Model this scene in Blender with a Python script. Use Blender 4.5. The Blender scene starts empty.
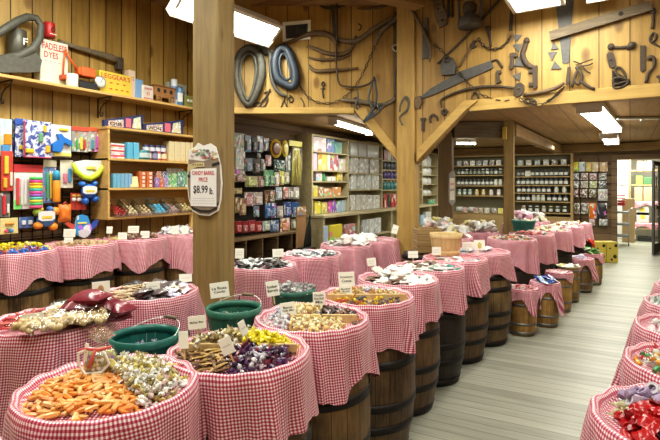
import bpy, math, random
from mathutils import Matrix, Vector, Euler
random.seed(7)
R = random.random
def U(a, b): return a + (b - a) * random.random()
sc = bpy.context.scene
COL = sc.collection
# ------------------------------------------------------------------ camera
F = 490.0; HOR = 184.0; CX = 330.0; CAMZ = 1.6
AZ = math.atan(300 / F)
SA, CA = math.sin(AZ), math.cos(AZ)
def ray(u, v):
    a = u - CX
    return Vector((-F * SA + a * CA, F * CA + a * SA, HOR - v))
CAM = Vector((0, 0, CAMZ))
def at_x(u, v, x): d = ray(u, v); return CAM + d * (x / d.x)
def at_y(u, v, y): d = ray(u, v); return CAM + d * (y / d.y)
def at_z(u, v, z): d = ray(u, v); return CAM + d * ((z - CAMZ) / d.z)
def at_d(u, v, dep): return CAM + ray(u, v) * (dep / F)
VR = Vector((CA, SA, 0)); VF = Vector((-SA, CA, 0))      # right / away directions used for laying out barrels
cam = bpy.data.cameras.new('camera'); co = bpy.data.objects.new('camera', cam); COL.objects.link(co)
co.location = CAM; co.rotation_euler = (math.pi / 2, 0, AZ)
cam.sensor_width = 36; cam.lens = F / 660 * 36; cam.shift_y = -(220 - HOR) / 660; cam.clip_start = .02
sc.camera = co
# ------------------------------------------------------------------ mesh builder
class MB:
    def __init__(s): s.v = []; s.f = []; s.m = []; s.s = []; s.uv = []
    def add(s, vs, fs, mi=0, sm=False, uvs=None, M=None):
        o = len(s.v)
        for p in vs:
            p = Vector(p)
            s.v.append(M @ p if M else p)
        for k, f in enumerate(fs):
            s.f.append([o + i for i in f]); s.m.append(mi); s.s.append(sm)
            s.uv.append(uvs[k] if uvs else None)
        return s
    def box(s, c, d, mi=0, M=None, b=None):
        hx, hy, hz = d[0] / 2, d[1] / 2, d[2] / 2
        if b is None: b = min(hx, hy, hz) * .22
        vs = []; idx = {}
        for sx in (-1, 1):
            for sy in (-1, 1):
                for sz in (-1, 1):
                    for ax in range(3):
                        q = [sx * (hx - b), sy * (hy - b), sz * (hz - b)]
                        q[ax] = (sx * hx, sy * hy, sz * hz)[ax]
                        idx[(sx, sy, sz, ax)] = len(vs); vs.append(Vector(q))
        fs = []
        S = (-1, 1)
        for ax in range(3):
            o1, o2 = [a for a in range(3) if a != ax]
            for sg in S:
                f = []
                for p, q in ((-1, -1), (1, -1), (1, 1), (-1, 1)):
                    k = [0, 0, 0]; k[ax] = sg; k[o1] = p; k[o2] = q
                    f.append(idx[(k[0], k[1], k[2], ax)])
                fs.append(f)
            for p in S:
                for q in S:
                    f = []
                    for e, a in ((-1, o1), (1, o1), (1, o2), (-1, o2)):
                        k = [0, 0, 0]; k[ax] = e; k[o1] = p; k[o2] = q
                        f.append(idx[(k[0], k[1], k[2], a)])
                    fs.append(f)
        for sx in S:
            for sy in S:
                for sz in S: fs.append([idx[(sx, sy, sz, a)] for a in range(3)])
        out = []
        for f in fs:
            n = (vs[f[1]] - vs[f[0]]).cross(vs[f[2]] - vs[f[0]]); ctr = sum((vs[i] for i in f), Vector()) / len(f)
            out.append(f if n.dot(ctr) > 0 else f[::-1])
        c = Vector(c)
        return s.add([p + c for p in vs], out, mi, False, None, M)
    def lathe(s, prof, seg=24, mi=0, M=None, sm=True, cap0=True, cap1=True, nu=1.0):
        vs = []; fs = []; uvs = []
        n = len(prof)
        for r, z in prof:
            for k in range(seg):
                a = 2 * math.pi * k / seg; vs.append((r * math.cos(a), r * math.sin(a), z))
        for i in range(n - 1):
            for k in range(seg):
                k2 = (k + 1) % seg
                fs.append([i * seg + k, i * seg + k2, (i + 1) * seg + k2, (i + 1) * seg + k])
                uvs.append([(k / seg * nu, prof[i][1]), ((k + 1) / seg * nu, prof[i][1]), ((k + 1) / seg * nu, prof[i + 1][1]), (k / seg * nu, prof[i + 1][1])])
        if cap0: fs.append(list(range(seg))[::-1]); uvs.append([(vs[i][0], vs[i][1]) for i in range(seg)][::-1])
        if cap1: fs.append([(n - 1) * seg + k for k in range(seg)]); uvs.append([(vs[i][0], vs[i][1]) for i in range(seg)])
        return s.add(vs, fs, mi, sm, uvs, M)
    def tube(s, pts, rad, seg=8, mi=0, closed=False, M=None, flat=1.0, up=(0, 1, 0)):
        pts = [Vector(p) for p in pts]; n = len(pts)
        if not isinstance(rad, (list, tuple)): rad = [rad] * n
        vs = []; fs = []
        up = Vector(up)
        for i, p in enumerate(pts):
            a = pts[(i - 1) % n] if closed or i > 0 else p
            b = pts[(i + 1) % n] if closed or i < n - 1 else p
            t = (b - a)
            t = t.normalized() if t.length > 1e-9 else Vector((0, 0, 1))
            w = up - t * up.dot(t)
            if w.length < 1e-3: w = Vector((1, 0, 0)) - t * t.x
            w.normalize(); q = t.cross(w)
            for k in range(seg):
                an = 2 * math.pi * k / seg
                vs.append(p + (q * math.cos(an) + w * math.sin(an) * flat) * rad[i])
        m = n if closed else n - 1
        for i in range(m):
            j = (i + 1) % n
            for k in range(seg):
                k2 = (k + 1) % seg
                fs.append([i * seg + k, i * seg + k2, j * seg + k2, j * seg + k])
        if not closed: fs.append(list(range(seg))[::-1]); fs.append([(n - 1) * seg + k for k in range(seg)])
        return s.add(vs, fs, mi, True, None, M)
    def prism(s, poly, y0, y1, mi=0, M=None, axis='y'):
        ar = sum(poly[i][0] * poly[(i + 1) % len(poly)][1] - poly[(i + 1) % len(poly)][0] * poly[i][1] for i in range(len(poly)))
        if ar < 0: poly = poly[::-1]
        n = len(poly)
        if axis == 'y': mk = lambda p, y: (p[0], y, p[1])
        elif axis == 'z': mk = lambda p, y: (p[0], p[1], y)
        else: mk = lambda p, y: (y, p[0], p[1])
        vs = [mk(p, y0) for p in poly] + [mk(p, y1) for p in poly]
        lo, hi = min(y0, y1), max(y0, y1)
        fs = [list(range(n)), [n + i for i in range(n)][::-1]] + [[i, n + i, n + (i + 1) % n, (i + 1) % n] for i in range(n)]
        # outward orientation check on the first cap
        def nrm(f):
            N = Vector()
            for i in range(len(f)):
                a, b = Vector(vs[f[i]]), Vector(vs[f[(i + 1) % len(f)]]); N += a.cross(b)
            return N
        d = Vector(vs[0]) - Vector(vs[n])
        if nrm(fs[0]).dot(d) < 0: fs = [f[::-1] for f in fs]
        return s.add(vs, fs, mi, False, None, M)
    def ball(s, c, r, mi=0, seg=10, ring=6, sc3=(1, 1, 1), M=None, jit=0):
        prof = []
        vs = []; fs = []
        c = Vector(c)
        for i in range(ring + 1):
            th = math.pi * i / ring
            for k in range(seg):
                a = 2 * math.pi * k / seg
                q = 1 + (U(-jit, jit) if jit else 0)
                vs.append(c + Vector((math.sin(th) * math.cos(a) * sc3[0], math.sin(th) * math.sin(a) * sc3[1], -math.cos(th) * sc3[2])) * r * q)
        for i in range(ring):
            for k in range(seg):
                k2 = (k + 1) % seg
                fs.append([i * seg + k, i * seg + k2, (i + 1) * seg + k2, (i + 1) * seg + k])
        return s.add(vs, fs, mi, True, None, M)
    def mesh(s, name, mats):
        me = bpy.data.meshes.new(name)
        me.from_pydata([tuple(p) for p in s.v], [], s.f)
        if not isinstance(mats, (list, tuple)): mats = [mats]
        for m in mats: me.materials.append(m)
        me.polygons.foreach_set('material_index', s.m)
        me.polygons.foreach_set('use_smooth', s.s)
        if any(u is not None for u in s.uv):
            l = me.uv_layers.new(name='UVMap')
            fl = []
            for f, u in zip(s.f, s.uv):
                for i in range(len(f)):
                    fl += list(u[i]) if u else [0, 0]
            l.data.foreach_set('uv', fl)
        me.update()
        return me
# ------------------------------------------------------------------ objects
def put(name, me, parent=None, loc=(0, 0, 0), rot=(0, 0, 0), color=None, label=None, cat=None, group=None, kind=None, mats=None):
    if isinstance(me, MB): me = me.mesh(name, mats)
    o = bpy.data.objects.new(name, me); COL.objects.link(o)
    o.location = loc; o.rotation_euler = rot
    if parent: o.parent = parent
    if color: o.color = (color[0], color[1], color[2], 1)
    tag(o, label, cat, group, kind)
    return o
def tag(o, label=None, cat=None, group=None, kind=None):
    if label: o['label'] = label
    if cat: o['category'] = cat
    if group: o['group'] = group
    if kind: o['kind'] = kind
    return o
def thing(name, label, cat, loc=(0, 0, 0), rz=0, group=None, rot=None):
    o = bpy.data.objects.new(name, None); COL.objects.link(o)
    o.empty_display_size = .05
    o.location = loc; o.rotation_euler = rot or (0, 0, rz)
    return tag(o, label, cat, group)
KIDS = {}
def copy_tree(o, parent=None, first=True, **kw):
    c = o.copy(); COL.objects.link(c)
    if parent: c.parent = parent
    if first:
        for k in ('loc', 'rot', 'color', 'label', 'cat', 'group'):
            if kw.get(k) is None: continue
            if k == 'loc': c.location = kw[k]
            elif k == 'rot': c.rotation_euler = kw[k]
            elif k == 'color': c.color = (*kw[k][:3], 1)
            elif k == 'cat': c['category'] = kw[k]
            else: c[k] = kw[k]
    for ch in KIDS.get(o.name, []):
        copy_tree(ch, c, False)
    return c
def proto_done(root):
    def rec(o):
        ks = [x for x in COL.objects if x.parent == o]
        KIDS[o.name] = ks
        for k in ks: rec(k)
    rec(root); return root
# ------------------------------------------------------------------ materials
class NT:
    def __init__(s, name):
        s.mat = bpy.data.materials.new(name); s.mat.use_nodes = True
        s.t = s.mat.node_tree; s.b = s.t.nodes['Principled BSDF']
    def n(s, typ, **kw):
        x = s.t.nodes.new(typ)
        for k, v in kw.items(): setattr(x, k, v)
        return x
    def l(s, a, b): s.t.links.new(a, b)
    def inp(s, sock, v):
        if hasattr(v, 'is_output') or isinstance(v, bpy.types.NodeSocket): s.l(v, sock)
        else: sock.default_value = v
    def math(s, op, a, b=0.0, c=None):
        x = s.n('ShaderNodeMath', operation=op); s.inp(x.inputs[0], a); s.inp(x.inputs[1], b)
        if c is not None: s.inp(x.inputs[2], c)
        return x.outputs[0]
    def mix(s, f, a, b, mode='MIX'):
        x = s.n('ShaderNodeMix', data_type='RGBA', blend_type=mode)
        s.inp(x.inputs[0], f); s.inp(x.inputs[6], c4(a)); s.inp(x.inputs[7], c4(b)); return x.outputs[2]
    def comb(s, x, y, z):
        q = s.n('ShaderNodeCombineXYZ'); s.inp(q.inputs[0], x); s.inp(q.inputs[1], y); s.inp(q.inputs[2], z); return q.outputs[0]
    def sep(s, v):
        q = s.n('ShaderNodeSeparateXYZ'); s.l(v, q.inputs[0]); return q.outputs
    def noise(s, vec, scale=5, detail=3, rough=.55):
        q = s.n('ShaderNodeTexNoise'); s.l(vec, q.inputs['Vector']); q.inputs['Scale'].default_value = scale
        q.inputs['Detail'].default_value = detail; q.inputs['Roughness'].default_value = rough; return q.outputs['Fac']
    def bump(s, h, st=.3, d=.01):
        q = s.n('ShaderNodeBump'); q.inputs['Strength'].default_value = st; q.inputs['Distance'].default_value = d
        s.l(h, q.inputs['Height']); s.l(q.outputs[0], s.b.inputs['Normal'])
    def ramp(s, f, stops):
        q = s.n('ShaderNodeValToRGB'); s.l(f, q.inputs[0]); e = q.color_ramp.elements
        while len(e) < len(stops): e.new(.5)
        for i, (p, c) in enumerate(stops): e[i].position = p; e[i].color = c4(c)
        return q.outputs[0]
    def fin(s, col=None, rough=.5, metal=0, spec=None):
        if col is not None: s.inp(s.b.inputs['Base Color'], c4(col))
        s.inp(s.b.inputs['Roughness'], rough); s.b.inputs['Metallic'].default_value = metal
        if spec is not None: s.b.inputs['Specular IOR Level'].default_value = spec
        return s.mat
def c4(c):
    if isinstance(c, (tuple, list)): return (c[0], c[1], c[2], 1) if len(c) == 3 else tuple(c)
    return c
def plank_mat(name, ca, cb, width=.2, across=0, along=2, rough=.6, gap=.02, gapcol=(.04, .02, .01), rot=0.0, knots=.5, coords='Object', grain=1.0, vary=.5):
    n = NT(name); tc = n.n('ShaderNodeTexCoord').outputs[coords]
    if rot:
        m = n.n('ShaderNodeMapping'); m.inputs['Rotation'].default_value = (0, 0, rot); n.l(tc, m.inputs[0]); tc = m.outputs[0]
    s = n.sep(tc); A = s[across]; L = s[along]; O = s[3 - across - along]
    t = n.math('DIVIDE', A, width); idx = n.math('FLOOR', t); fr = n.math('FRACT', t)
    wn = n.n('ShaderNodeTexWhiteNoise', noise_dimensions='1D'); n.l(idx, wn.inputs['W']); w = wn.outputs['Value']
    off = n.math('MULTIPLY', w, 37.0)
    v1 = n.comb(n.math('MULTIPLY', A, 22.0), n.math('ADD', n.math('MULTIPLY', L, 1.6), off), n.math('MULTIPLY', O, 22.0))
    g = n.noise(v1, 1.0, 5, .6)
    v2 = n.comb(n.math('MULTIPLY', A, 3.0), n.math('ADD', n.math('MULTIPLY', L, 1.1), off), O)
    g2 = n.noise(v2, 1.0, 3)
    f = n.math('ADD', n.math('MULTIPLY', n.math('SUBTRACT', g, .5), 1.5 * grain), n.math('ADD', n.math('MULTIPLY', w, vary), n.math('MULTIPLY', g2, .5)))
    x = n.n('ShaderNodeClamp'); n.l(f, x.inputs[0])
    col = n.mix(x.outputs[0], ca, cb)
    if knots:
        v3 = n.comb(n.math('MULTIPLY', A, 4.0), n.math('ADD', n.math('MULTIPLY', L, 2.2), off), n.math('MULTIPLY', O, 4.0))
        vo = n.n('ShaderNodeTexVoronoi'); n.l(v3, vo.inputs['Vector']); vo.inputs['Scale'].default_value = 1.0
        k = n.ramp(vo.outputs['Distance'], [(0.0, (1, 1, 1)), (.13, (.7, .7, .7)), (.21, (0, 0, 0))])
        col = n.mix(n.math('MULTIPLY', k, knots), col, (ca[0] * .3, ca[1] * .22, ca[2] * .15))
    gg = n.math('LESS_THAN', n.math('ABSOLUTE', n.math('SUBTRACT', fr, .5)), .5 - gap)
    col = n.mix(gg, gapcol, col)
    n.bump(n.math('ADD', n.math('MULTIPLY', g, .4), gg), .35, .004)
    return n.fin(col, rough)
def wood_mat(name, ca, cb, along=2, rough=.6, scale=1.0, coords='Object', knots=.5):
    n = NT(name); tc = n.n('ShaderNodeTexCoord').outputs[coords]
    oi = n.n('ShaderNodeObjectInfo').outputs['Random']
    s = list(n.sep(tc)); k = [20.0 * scale] * 3; k[along] = 1.5 * scale
    q = [n.math('ADD', n.math('MULTIPLY', s[i], k[i]), n.math('MULTIPLY', oi, 9.0)) for i in range(3)]
    v = n.comb(*q); g = n.noise(v, 1.0, 5, .6)
    g2 = n.noise(tc, 2.0 * scale, 3)
    f = n.math('ADD', n.math('MULTIPLY', n.math('SUBTRACT', g, .5), 1.8), n.math('MULTIPLY', g2, .9))
    x = n.n('ShaderNodeClamp'); n.l(f, x.inputs[0]); col = n.mix(x.outputs[0], ca, cb)
    if knots:
        k2 = [5.0] * 3; k2[along] = 2.2
        v3 = n.comb(*[n.math('MULTIPLY', s[i], k2[i]) for i in range(3)])
        vo = n.n('ShaderNodeTexVoronoi'); n.l(v3, vo.inputs['Vector']); vo.inputs['Scale'].default_value = 1.0
        kk = n.ramp(vo.outputs['Distance'], [(0.0, (1, 1, 1)), (.08, (.5, .5, .5)), (.15, (0, 0, 0))])
        col = n.mix(n.math('MULTIPLY', kk, knots), col, (ca[0] * .3, ca[1] * .22, ca[2] * .15))
    n.bump(g, .3, .004)
    return n.fin(col, rough)
def flat(name, col, rough=.5, metal=0, noise=.0, nscale=30):
    n = NT(name)
    if noise:
        tc = n.n('ShaderNodeTexCoord').outputs['Object']; g = n.noise(tc, nscale, 3)
        c = n.mix(g, tuple(x * (1 - noise) for x in col), tuple(min(1, x * (1 + noise)) for x in col)); n.bump(g, .2, .003)
        return n.fin(c, rough, metal)
    return n.fin(col, rough, metal)
def objcol(name, rough=.4, metal=0, noise=.25, nscale=40, spec=None, coat=0):
    n = NT(name); oi = n.n('ShaderNodeObjectInfo'); tc = n.n('ShaderNodeTexCoord').outputs['Object']
    v = n.n('ShaderNodeVectorMath', operation='ADD'); n.l(tc, v.inputs[0]); n.l(oi.outputs['Random'], v.inputs[1])
    g = n.noise(v.outputs[0], nscale, 2)
    c = n.mix(n.math('MULTIPLY', g, noise * 2), oi.outputs['Color'], n.mix(1.0, oi.outputs['Color'], (.35, .33, .33), 'MULTIPLY'))
    if coat: n.b.inputs['Coat Weight'].default_value = coat; n.b.inputs['Coat Roughness'].default_value = .1
    n.bump(g, .3, .004)
    return n.fin(c, rough, metal, spec)
def print_mat(name, amount=.5, scale=5.0, rough=.35, coords='Generated'):
    grey = name == 'grey_print'
    n = NT(name); oi = n.n('ShaderNodeObjectInfo'); tc = n.n('ShaderNodeTexCoord').outputs[coords]
    v = n.n('ShaderNodeVectorMath', operation='ADD'); n.l(tc, v.inputs[0])
    sh = n.math('MULTIPLY', oi.outputs['Random'], 23.0); n.l(sh, v.inputs[1])
    vo = n.n('ShaderNodeTexVoronoi', distance='CHEBYCHEV'); n.l(v.outputs[0], vo.inputs['Vector']); vo.inputs['Scale'].default_value = scale
    hs = n.n('ShaderNodeHueSaturation'); n.l(vo.outputs['Color'], hs.inputs['Color']); hs.inputs['Saturation'].default_value = .12 if grey else .95; hs.inputs['Value'].default_value = .8
    cr = n.sep(vo.outputs['Color'])[0]
    on = n.math('LESS_THAN', n.math('FRACT', n.math('MULTIPLY', cr, 17.3)), amount)
    sr = n.sep(vo.outputs['Color'])[1]
    c2 = n.mix(n.math('LESS_THAN', n.math('FRACT', n.math('MULTIPLY', sr, 13.7)), .4), hs.outputs[0], (.85, .85, .82))
    return n.fin(n.mix(n.math('MULTIPLY', on, .8), oi.outputs['Color'], c2), rough)
def camo_mat():
    n = NT('camouflage_print'); tc = n.n('ShaderNodeTexCoord').outputs['Object']
    g = n.noise(tc, 22, 1, .4); h = n.noise(tc, 35, 1, .4)
    c = n.ramp(g, [(.0, (.06, .09, .32)), (.46, (.07, .10, .36)), (.48, (.62, .64, .74)), (1, (.68, .70, .78))])
    return n.fin(n.mix(n.math('GREATER_THAN', h, .60), c, (.16, .22, .48)), .35)
def clear_mat(name, a=.3, tint=(1, 1, 1)):
    n = NT(name); t = n.t
    tr = n.n('ShaderNodeBsdfTransparent'); tr.inputs[0].default_value = c4(tint)
    gl = n.n('ShaderNodeBsdfGlossy'); gl.inputs['Roughness'].default_value = .12
    ms = n.n('ShaderNodeMixShader'); ms.inputs[0].default_value = a
    tc = n.n('ShaderNodeTexCoord').outputs['Object']; g = n.noise(tc, 25, 2)
    bu = n.n('ShaderNodeBump'); bu.inputs['Strength'].default_value = .8; bu.inputs['Distance'].default_value = .02
    n.l(g, bu.inputs['Height']); n.l(bu.outputs[0], gl.inputs['Normal'])
    n.l(tr.outputs[0], ms.inputs[1]); n.l(gl.outputs[0], ms.inputs[2])
    n.l(ms.outputs[0], t.nodes['Material Output'].inputs['Surface'])
    return n.mat
def emit_mat(name, col, st):
    n = NT(name); n.b.inputs['Emission Color'].default_value = c4(col); n.b.inputs['Emission Strength'].default_value = st
    return n.fin(col, .5)
def gingham_mat():
    n = NT('gingham_vinyl'); uv = n.n('ShaderNodeUVMap').outputs[0]; s = n.sep(uv)
    P = .0120
    a = n.math('LESS_THAN', n.math('FRACT', n.math('DIVIDE', s[0], P)), .51)
    b = n.math('LESS_THAN', n.math('FRACT', n.math('DIVIDE', s[1], P)), .51)
    f = n.math('MULTIPLY', n.math('ADD', a, b), .5)
    col = n.ramp(f, [(0.0, (.80, .75, .75)), (.5, (.58, .18, .245)), (1.0, (.31, .012, .048))])
    tc = n.n('ShaderNodeTexCoord').outputs['Object']; g = n.noise(tc, 9, 3); n.bump(g, .35, .012)
    n.b.inputs['Sheen Weight'].default_value = .1
    return n.fin(col, .38)
def barrel_mat():
    n = NT('barrel_staves'); uv = n.n('ShaderNodeUVMap').outputs[0]; s = n.sep(uv); oi = n.n('ShaderNodeObjectInfo')
    fr = n.math('FRACT', s[0]); idx = n.math('FLOOR', s[0])
    wn = n.n('ShaderNodeTexWhiteNoise', noise_dimensions='2D'); n.l(n.comb(idx, n.math('MULTIPLY', oi.outputs['Random'], 50), 0), wn.inputs['Vector']); w = wn.outputs['Value']
    v = n.comb(n.math('MULTIPLY', s[0], 6), n.math('ADD', n.math('MULTIPLY', s[1], 5), n.math('MULTIPLY', oi.outputs['Random'], 40)), 0)
    g = n.noise(v, 1.0, 5, .65)
    tc = n.n('ShaderNodeTexCoord').outputs['Object']
    st = n.n('ShaderNodeVectorMath', operation='ADD'); n.l(tc, st.inputs[0]); n.l(n.math('MULTIPLY', oi.outputs['Random'], 11), st.inputs[1])
    g2 = n.noise(st.outputs[0], 6, 4)
    f = n.math('ADD', n.math('ADD', n.math('MULTIPLY', w, .25), n.math('MULTIPLY', n.math('SUBTRACT', g, .5), 1.5)), n.math('MULTIPLY', n.math('SUBTRACT', g2, .28), 1.5))
    x = n.n('ShaderNodeClamp'); n.l(f, x.inputs[0])
    dark = n.mix(1.0, oi.outputs['Color'], (.16, .13, .11), 'MULTIPLY')
    col = n.mix(x.outputs[0], dark, oi.outputs['Color'])
    gp = n.math('LESS_THAN', n.math('ABSOLUTE', n.math('SUBTRACT', fr, .5)), 0.48)
    col = n.mix(gp, (.012, .008, .005), col)
    n.bump(n.math('ADD', n.math('MULTIPLY', g, .4), gp), .4, .004)
    return n.fin(col, .5)
M = {}
M['gingham'] = gingham_mat(); M['barrel'] = barrel_mat()
M['hoop'] = flat('black_hoop_iron', (.035, .032, .03), .5, .6, .4, 20)
M['steelhoop'] = flat('grey_hoop_iron', (.22, .22, .21), .45, .8, .3, 20)
M['wall'] = plank_mat('pine_wall_planks', (.56, .37, .11), (.28, .17, .042), .2, 1, 2, .5, .03, (.05, .024, .008), knots=.85, vary=.7)
M['wallx'] = plank_mat('pine_gable_planks', (.47, .305, .088), (.28, .165, .042), .27, 0, 2, .5, .016, (.05, .025, .008), knots=.95, vary=.7, grain=1.3)
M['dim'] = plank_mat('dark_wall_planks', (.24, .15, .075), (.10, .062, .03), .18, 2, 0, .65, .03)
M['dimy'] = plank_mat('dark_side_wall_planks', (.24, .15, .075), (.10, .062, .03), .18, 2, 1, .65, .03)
M['ceil'] = plank_mat('low_ceiling_boards', (.40, .245, .09), (.22, .13, .05), .40, 0, 1, .6, .012, (.06, .03, .015), knots=.2, vary=.5)
M['ceilhi'] = plank_mat('high_ceiling_boards', (.40, .25, .11), (.25, .14, .06), .25, 1, 0, .6, .02)
M['floor'] = plank_mat('worn_floor_boards', (.42, .42, .345), (.235, .235, .185), .105, 1, 0, .42, .028, (.15, .125, .09), rot=-.06, knots=.12, grain=.8, vary=.6)
M['timber'] = wood_mat('rough_timber', (.36, .255, .10), (.16, .108, .042), 2)
M['timber2'] = wood_mat('yellow_timber', (.48, .32, .10), (.27, .165, .045), 2)
M['timberd'] = wood_mat('dark_timber', (.20, .135, .06), (.09, .06, .028), 2)
M['timberx'] = wood_mat('rough_timber_beam', (.42, .27, .11), (.20, .12, .045), 0)
M['timbery'] = wood_mat('rough_timber_long', (.42, .27, .11), (.20, .12, .045), 1)
M['pine'] = wood_mat('shelf_pine', (.68, .46, .18), (.45, .27, .085), 1, .45, knots=.2)
M['pinex'] = wood_mat('trim_pine', (.54, .37, .12), (.38, .24, .065), 0, .5, knots=.5)
M['jarback'] = flat('jar_shelf_back', (.20, .18, .11), .7, 0, .1, 5)
M['sage'] = wood_mat('sage_shelf_wood', (.50, .44, .27), (.33, .27, .15), 1, .5, knots=.15)
M['jarshelf'] = wood_mat('brown_shelf_wood', (.40, .28, .13), (.24, .15, .06), 0, .55, knots=.2)
M['grey_wood'] = wood_mat('weathered_wood', (.21, .165, .105), (.09, .068, .042), 0, .75, 2.0)
M['iron'] = flat('rusty_iron', (.075, .055, .038), .75, .1, .5, 35)
M['oldwood'] = wood_mat('old_tool_wood', (.20, .13, .065), (.08, .05, .028), 0, .65, 3.0, knots=0)
M['steel'] = flat('dull_steel', (.10, .098, .092), .6, .15, .4, 25)
M['leather'] = flat('grey_leather', (.085, .082, .065), .55, 0, .4, 25)
M['bluel'] = flat('dark_blue_leather', (.028, .038, .052), .5, 0, .4, 25)
M['tanl'] = flat('tan_leather', (.36, .30, .20), .6, 0, .3, 25)
M['white'] = flat('white_enamel', (.80, .80, .76), .4)
M['card'] = flat('card_paper', (.82, .82, .74), .6)
M['ink'] = flat('black_ink', (.015, .015, .02), .6)
M['redink'] = flat('red_ink', (.50, .015, .03), .6)
M['greyink'] = flat('grey_ink', (.30, .30, .32), .6)
M['tube'] = emit_mat('fluorescent_tube', (1, .97, .88), 14)
M['wrap'] = objcol('candy_wrapper', .3, 0, .35, 60, coat=.3)
M['foil'] = objcol('foil_wrapper', .35, .2, .35, 60)
M['sugar'] = objcol('bare_candy', .35, 0, .3, 50)
M['plastic'] = objcol('moulded_plastic', .3, 0, .08, 10)
M['cardcol'] = objcol('printed_card', .5, 0, .08, 10)
M['metalcol'] = objcol('painted_metal', .4, .2, .15, 15)
M['woodcol'] = objcol('stained_wood', .6, 0, .35, 25)
M['print'] = print_mat('busy_print', .35, 4.5)
M['print2'] = print_mat('light_print', .2, 3.2)
M['fine'] = print_mat('fine_print', .33, 9)
M['film'] = clear_mat('clear_film', .09)
M['greyprint'] = print_mat('grey_print', .35, 6)
M['camo'] = camo_mat()
M['glassy'] = clear_mat('clear_tray_plastic', .2, (.95, .95, .93))
M['bagcol'] = objcol('shiny_bag', .3, 0, .22, 22, coat=.25)
M['jelly'] = objcol('jelly_sweet', .22, 0, .25, 22)
M['green'] = wood_mat('green_splint', (.035, .17, .115), (.015, .085, .06), 2, .4, 2.0, knots=0)
M['teal'] = wood_mat('teal_splint', (.01, .145, .115), (.005, .08, .07), 2, .35, 2.0, knots=0)
M['bushel'] = wood_mat('pale_splint', (.66, .50, .26), (.48, .33, .14), 2, .6, 2.0, knots=0)
M['wire'] = flat('steel_wire', (.55, .55, .52), .3, .8)
M['darkmetal'] = flat('black_wire', (.02, .02, .02), .5, .4)
M['black'] = flat('black_rubber', (.015, .015, .016), .5)
M['dark'] = flat('dark_recess', (.03, .024, .018), .8)
M['stone'] = flat('barn_stain', (.25, .2, .12), .8)
# ------------------------------------------------------------------ lettering
TX = {}
def text_mesh(s, w, h, mat, fit='both'):
    k = (s, round(w, 4), round(h, 4), mat.name)
    if k in TX: return TX[k]
    cu = bpy.data.curves.new('lettering', 'FONT'); cu.body = s; cu.align_x = 'CENTER'; cu.align_y = 'CENTER'; cu.resolution_u = 2; cu.offset = .012
    o = bpy.data.objects.new('lettering', cu); COL.objects.link(o)
    bpy.context.view_layer.update()
    me = bpy.data.meshes.new_from_object(o)
    bpy.data.objects.remove(o); bpy.data.curves.remove(cu)
    xs = [v.co.x for v in me.vertices]; ys = [v.co.y for v in me.vertices]
    cx, cy = (min(xs) + max(xs)) / 2, (min(ys) + max(ys)) / 2
    sx = w / max(1e-6, max(xs) - min(xs)); sy = h / max(1e-6, max(ys) - min(ys))
    for v in me.vertices: v.co = ((v.co.x - cx) * sx, -.0008, (v.co.y - cy) * sy)      # stands in the local XZ plane, facing -Y
    me.materials.clear(); me.materials.append(mat)
    TX[k] = me; return me
# ================================================================== the setting
def struct(name, mb, mats, loc=(0, 0, 0), rz=0):
    return put(name, mb, None, loc, (0, 0, rz), mats=mats, kind='structure')
XL = -5.05; YB = 14.0; ZC = 2.62; ZH = 3.85; DL = 6.19; YR = 5.70
def sbox(name, x0, x1, y0, y1, z0, z1, mat):
    mb = MB().box(((x0 + x1) / 2, (y0 + y1) / 2, (z0 + z1) / 2), (x1 - x0, y1 - y0, z1 - z0), b=.001)
    return struct(name, mb, mat)
sbox('floor', -5.3, 3.0, -1.6, 18.2, -.1, 0, M['floor'])
sbox('wall_left', XL - .1, XL, -1.6, 4.78, 0, ZH + .1, M['wall'])
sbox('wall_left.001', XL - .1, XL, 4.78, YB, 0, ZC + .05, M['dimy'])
sbox('wall_right', 2.6, 2.7, -1.6, YB, 0, ZH + .1, M['wall'])
sbox('wall_front', -5.15, 2.7, -1.7, -1.6, 0, ZH + .1, M['wallx'])
sbox('ceiling', -5.15, 2.7, -1.6, 5.95, ZH, ZH + .1, M['ceilhi'])
mb = MB().prism([(-5.1, 4.74), (-4.43, 4.74), (-2.35, 5.86), (2.65, 5.78), (2.65, YB), (-5.1, YB)], ZC, ZC + .06, axis='z')
struct('ceiling.001', mb, M['ceil'])
sbox('wall_left.002', XL, -4.42, 4.74, 4.80, 0, ZH, M['wallx'])           # short return behind the first post
DX0, DX1, DZ = -.27, .66, 2.2
mb = MB()
for x0, x1, z0, z1 in ((-5.15, DX0, 0, ZC + .05), (DX1, 2.7, 0, ZC + .05), (DX0, DX1, DZ, ZC + .05)):
    mb.box(((x0 + x1) / 2, YB + .06, (z0 + z1) / 2), (x1 - x0, .12, z1 - z0), b=.001)
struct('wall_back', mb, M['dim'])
# gable wall, left section: square to the view, hangs between the two posts above the low shop
def lat(u, dep=DL): return (u - CX) * dep / F
def zz(v, dep): return CAMZ + (HOR - v) * dep / F
mb = MB()
zb = zz(113.5, DL)
mb.prism([(lat(203), zb), (lat(357), zb), (lat(400), zz(164, DL)), (lat(412), zz(164, DL)), (lat(412), ZH + .02), (lat(203), ZH + .02)], 0, .08)
O_L = VF * DL
struct('wall_gable', mb, M['wallx'], O_L, AZ)
mb = MB()
mb.box(((lat(205) + lat(354)) / 2, -.012, zb + .035), (lat(354) - lat(205), .024, .075), b=.003)
struct('trim_1', mb, M['pinex'], O_L, AZ)
mb = MB()
mb.prism([(lat(354), zb + .055), (lat(357), zb), (lat(399), zz(163, DL)), (lat(404), zz(158, DL)), (lat(365), zb + .06)], -.035, .0)
struct('trim_2', mb, M['pinex'], O_L, AZ)
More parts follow.
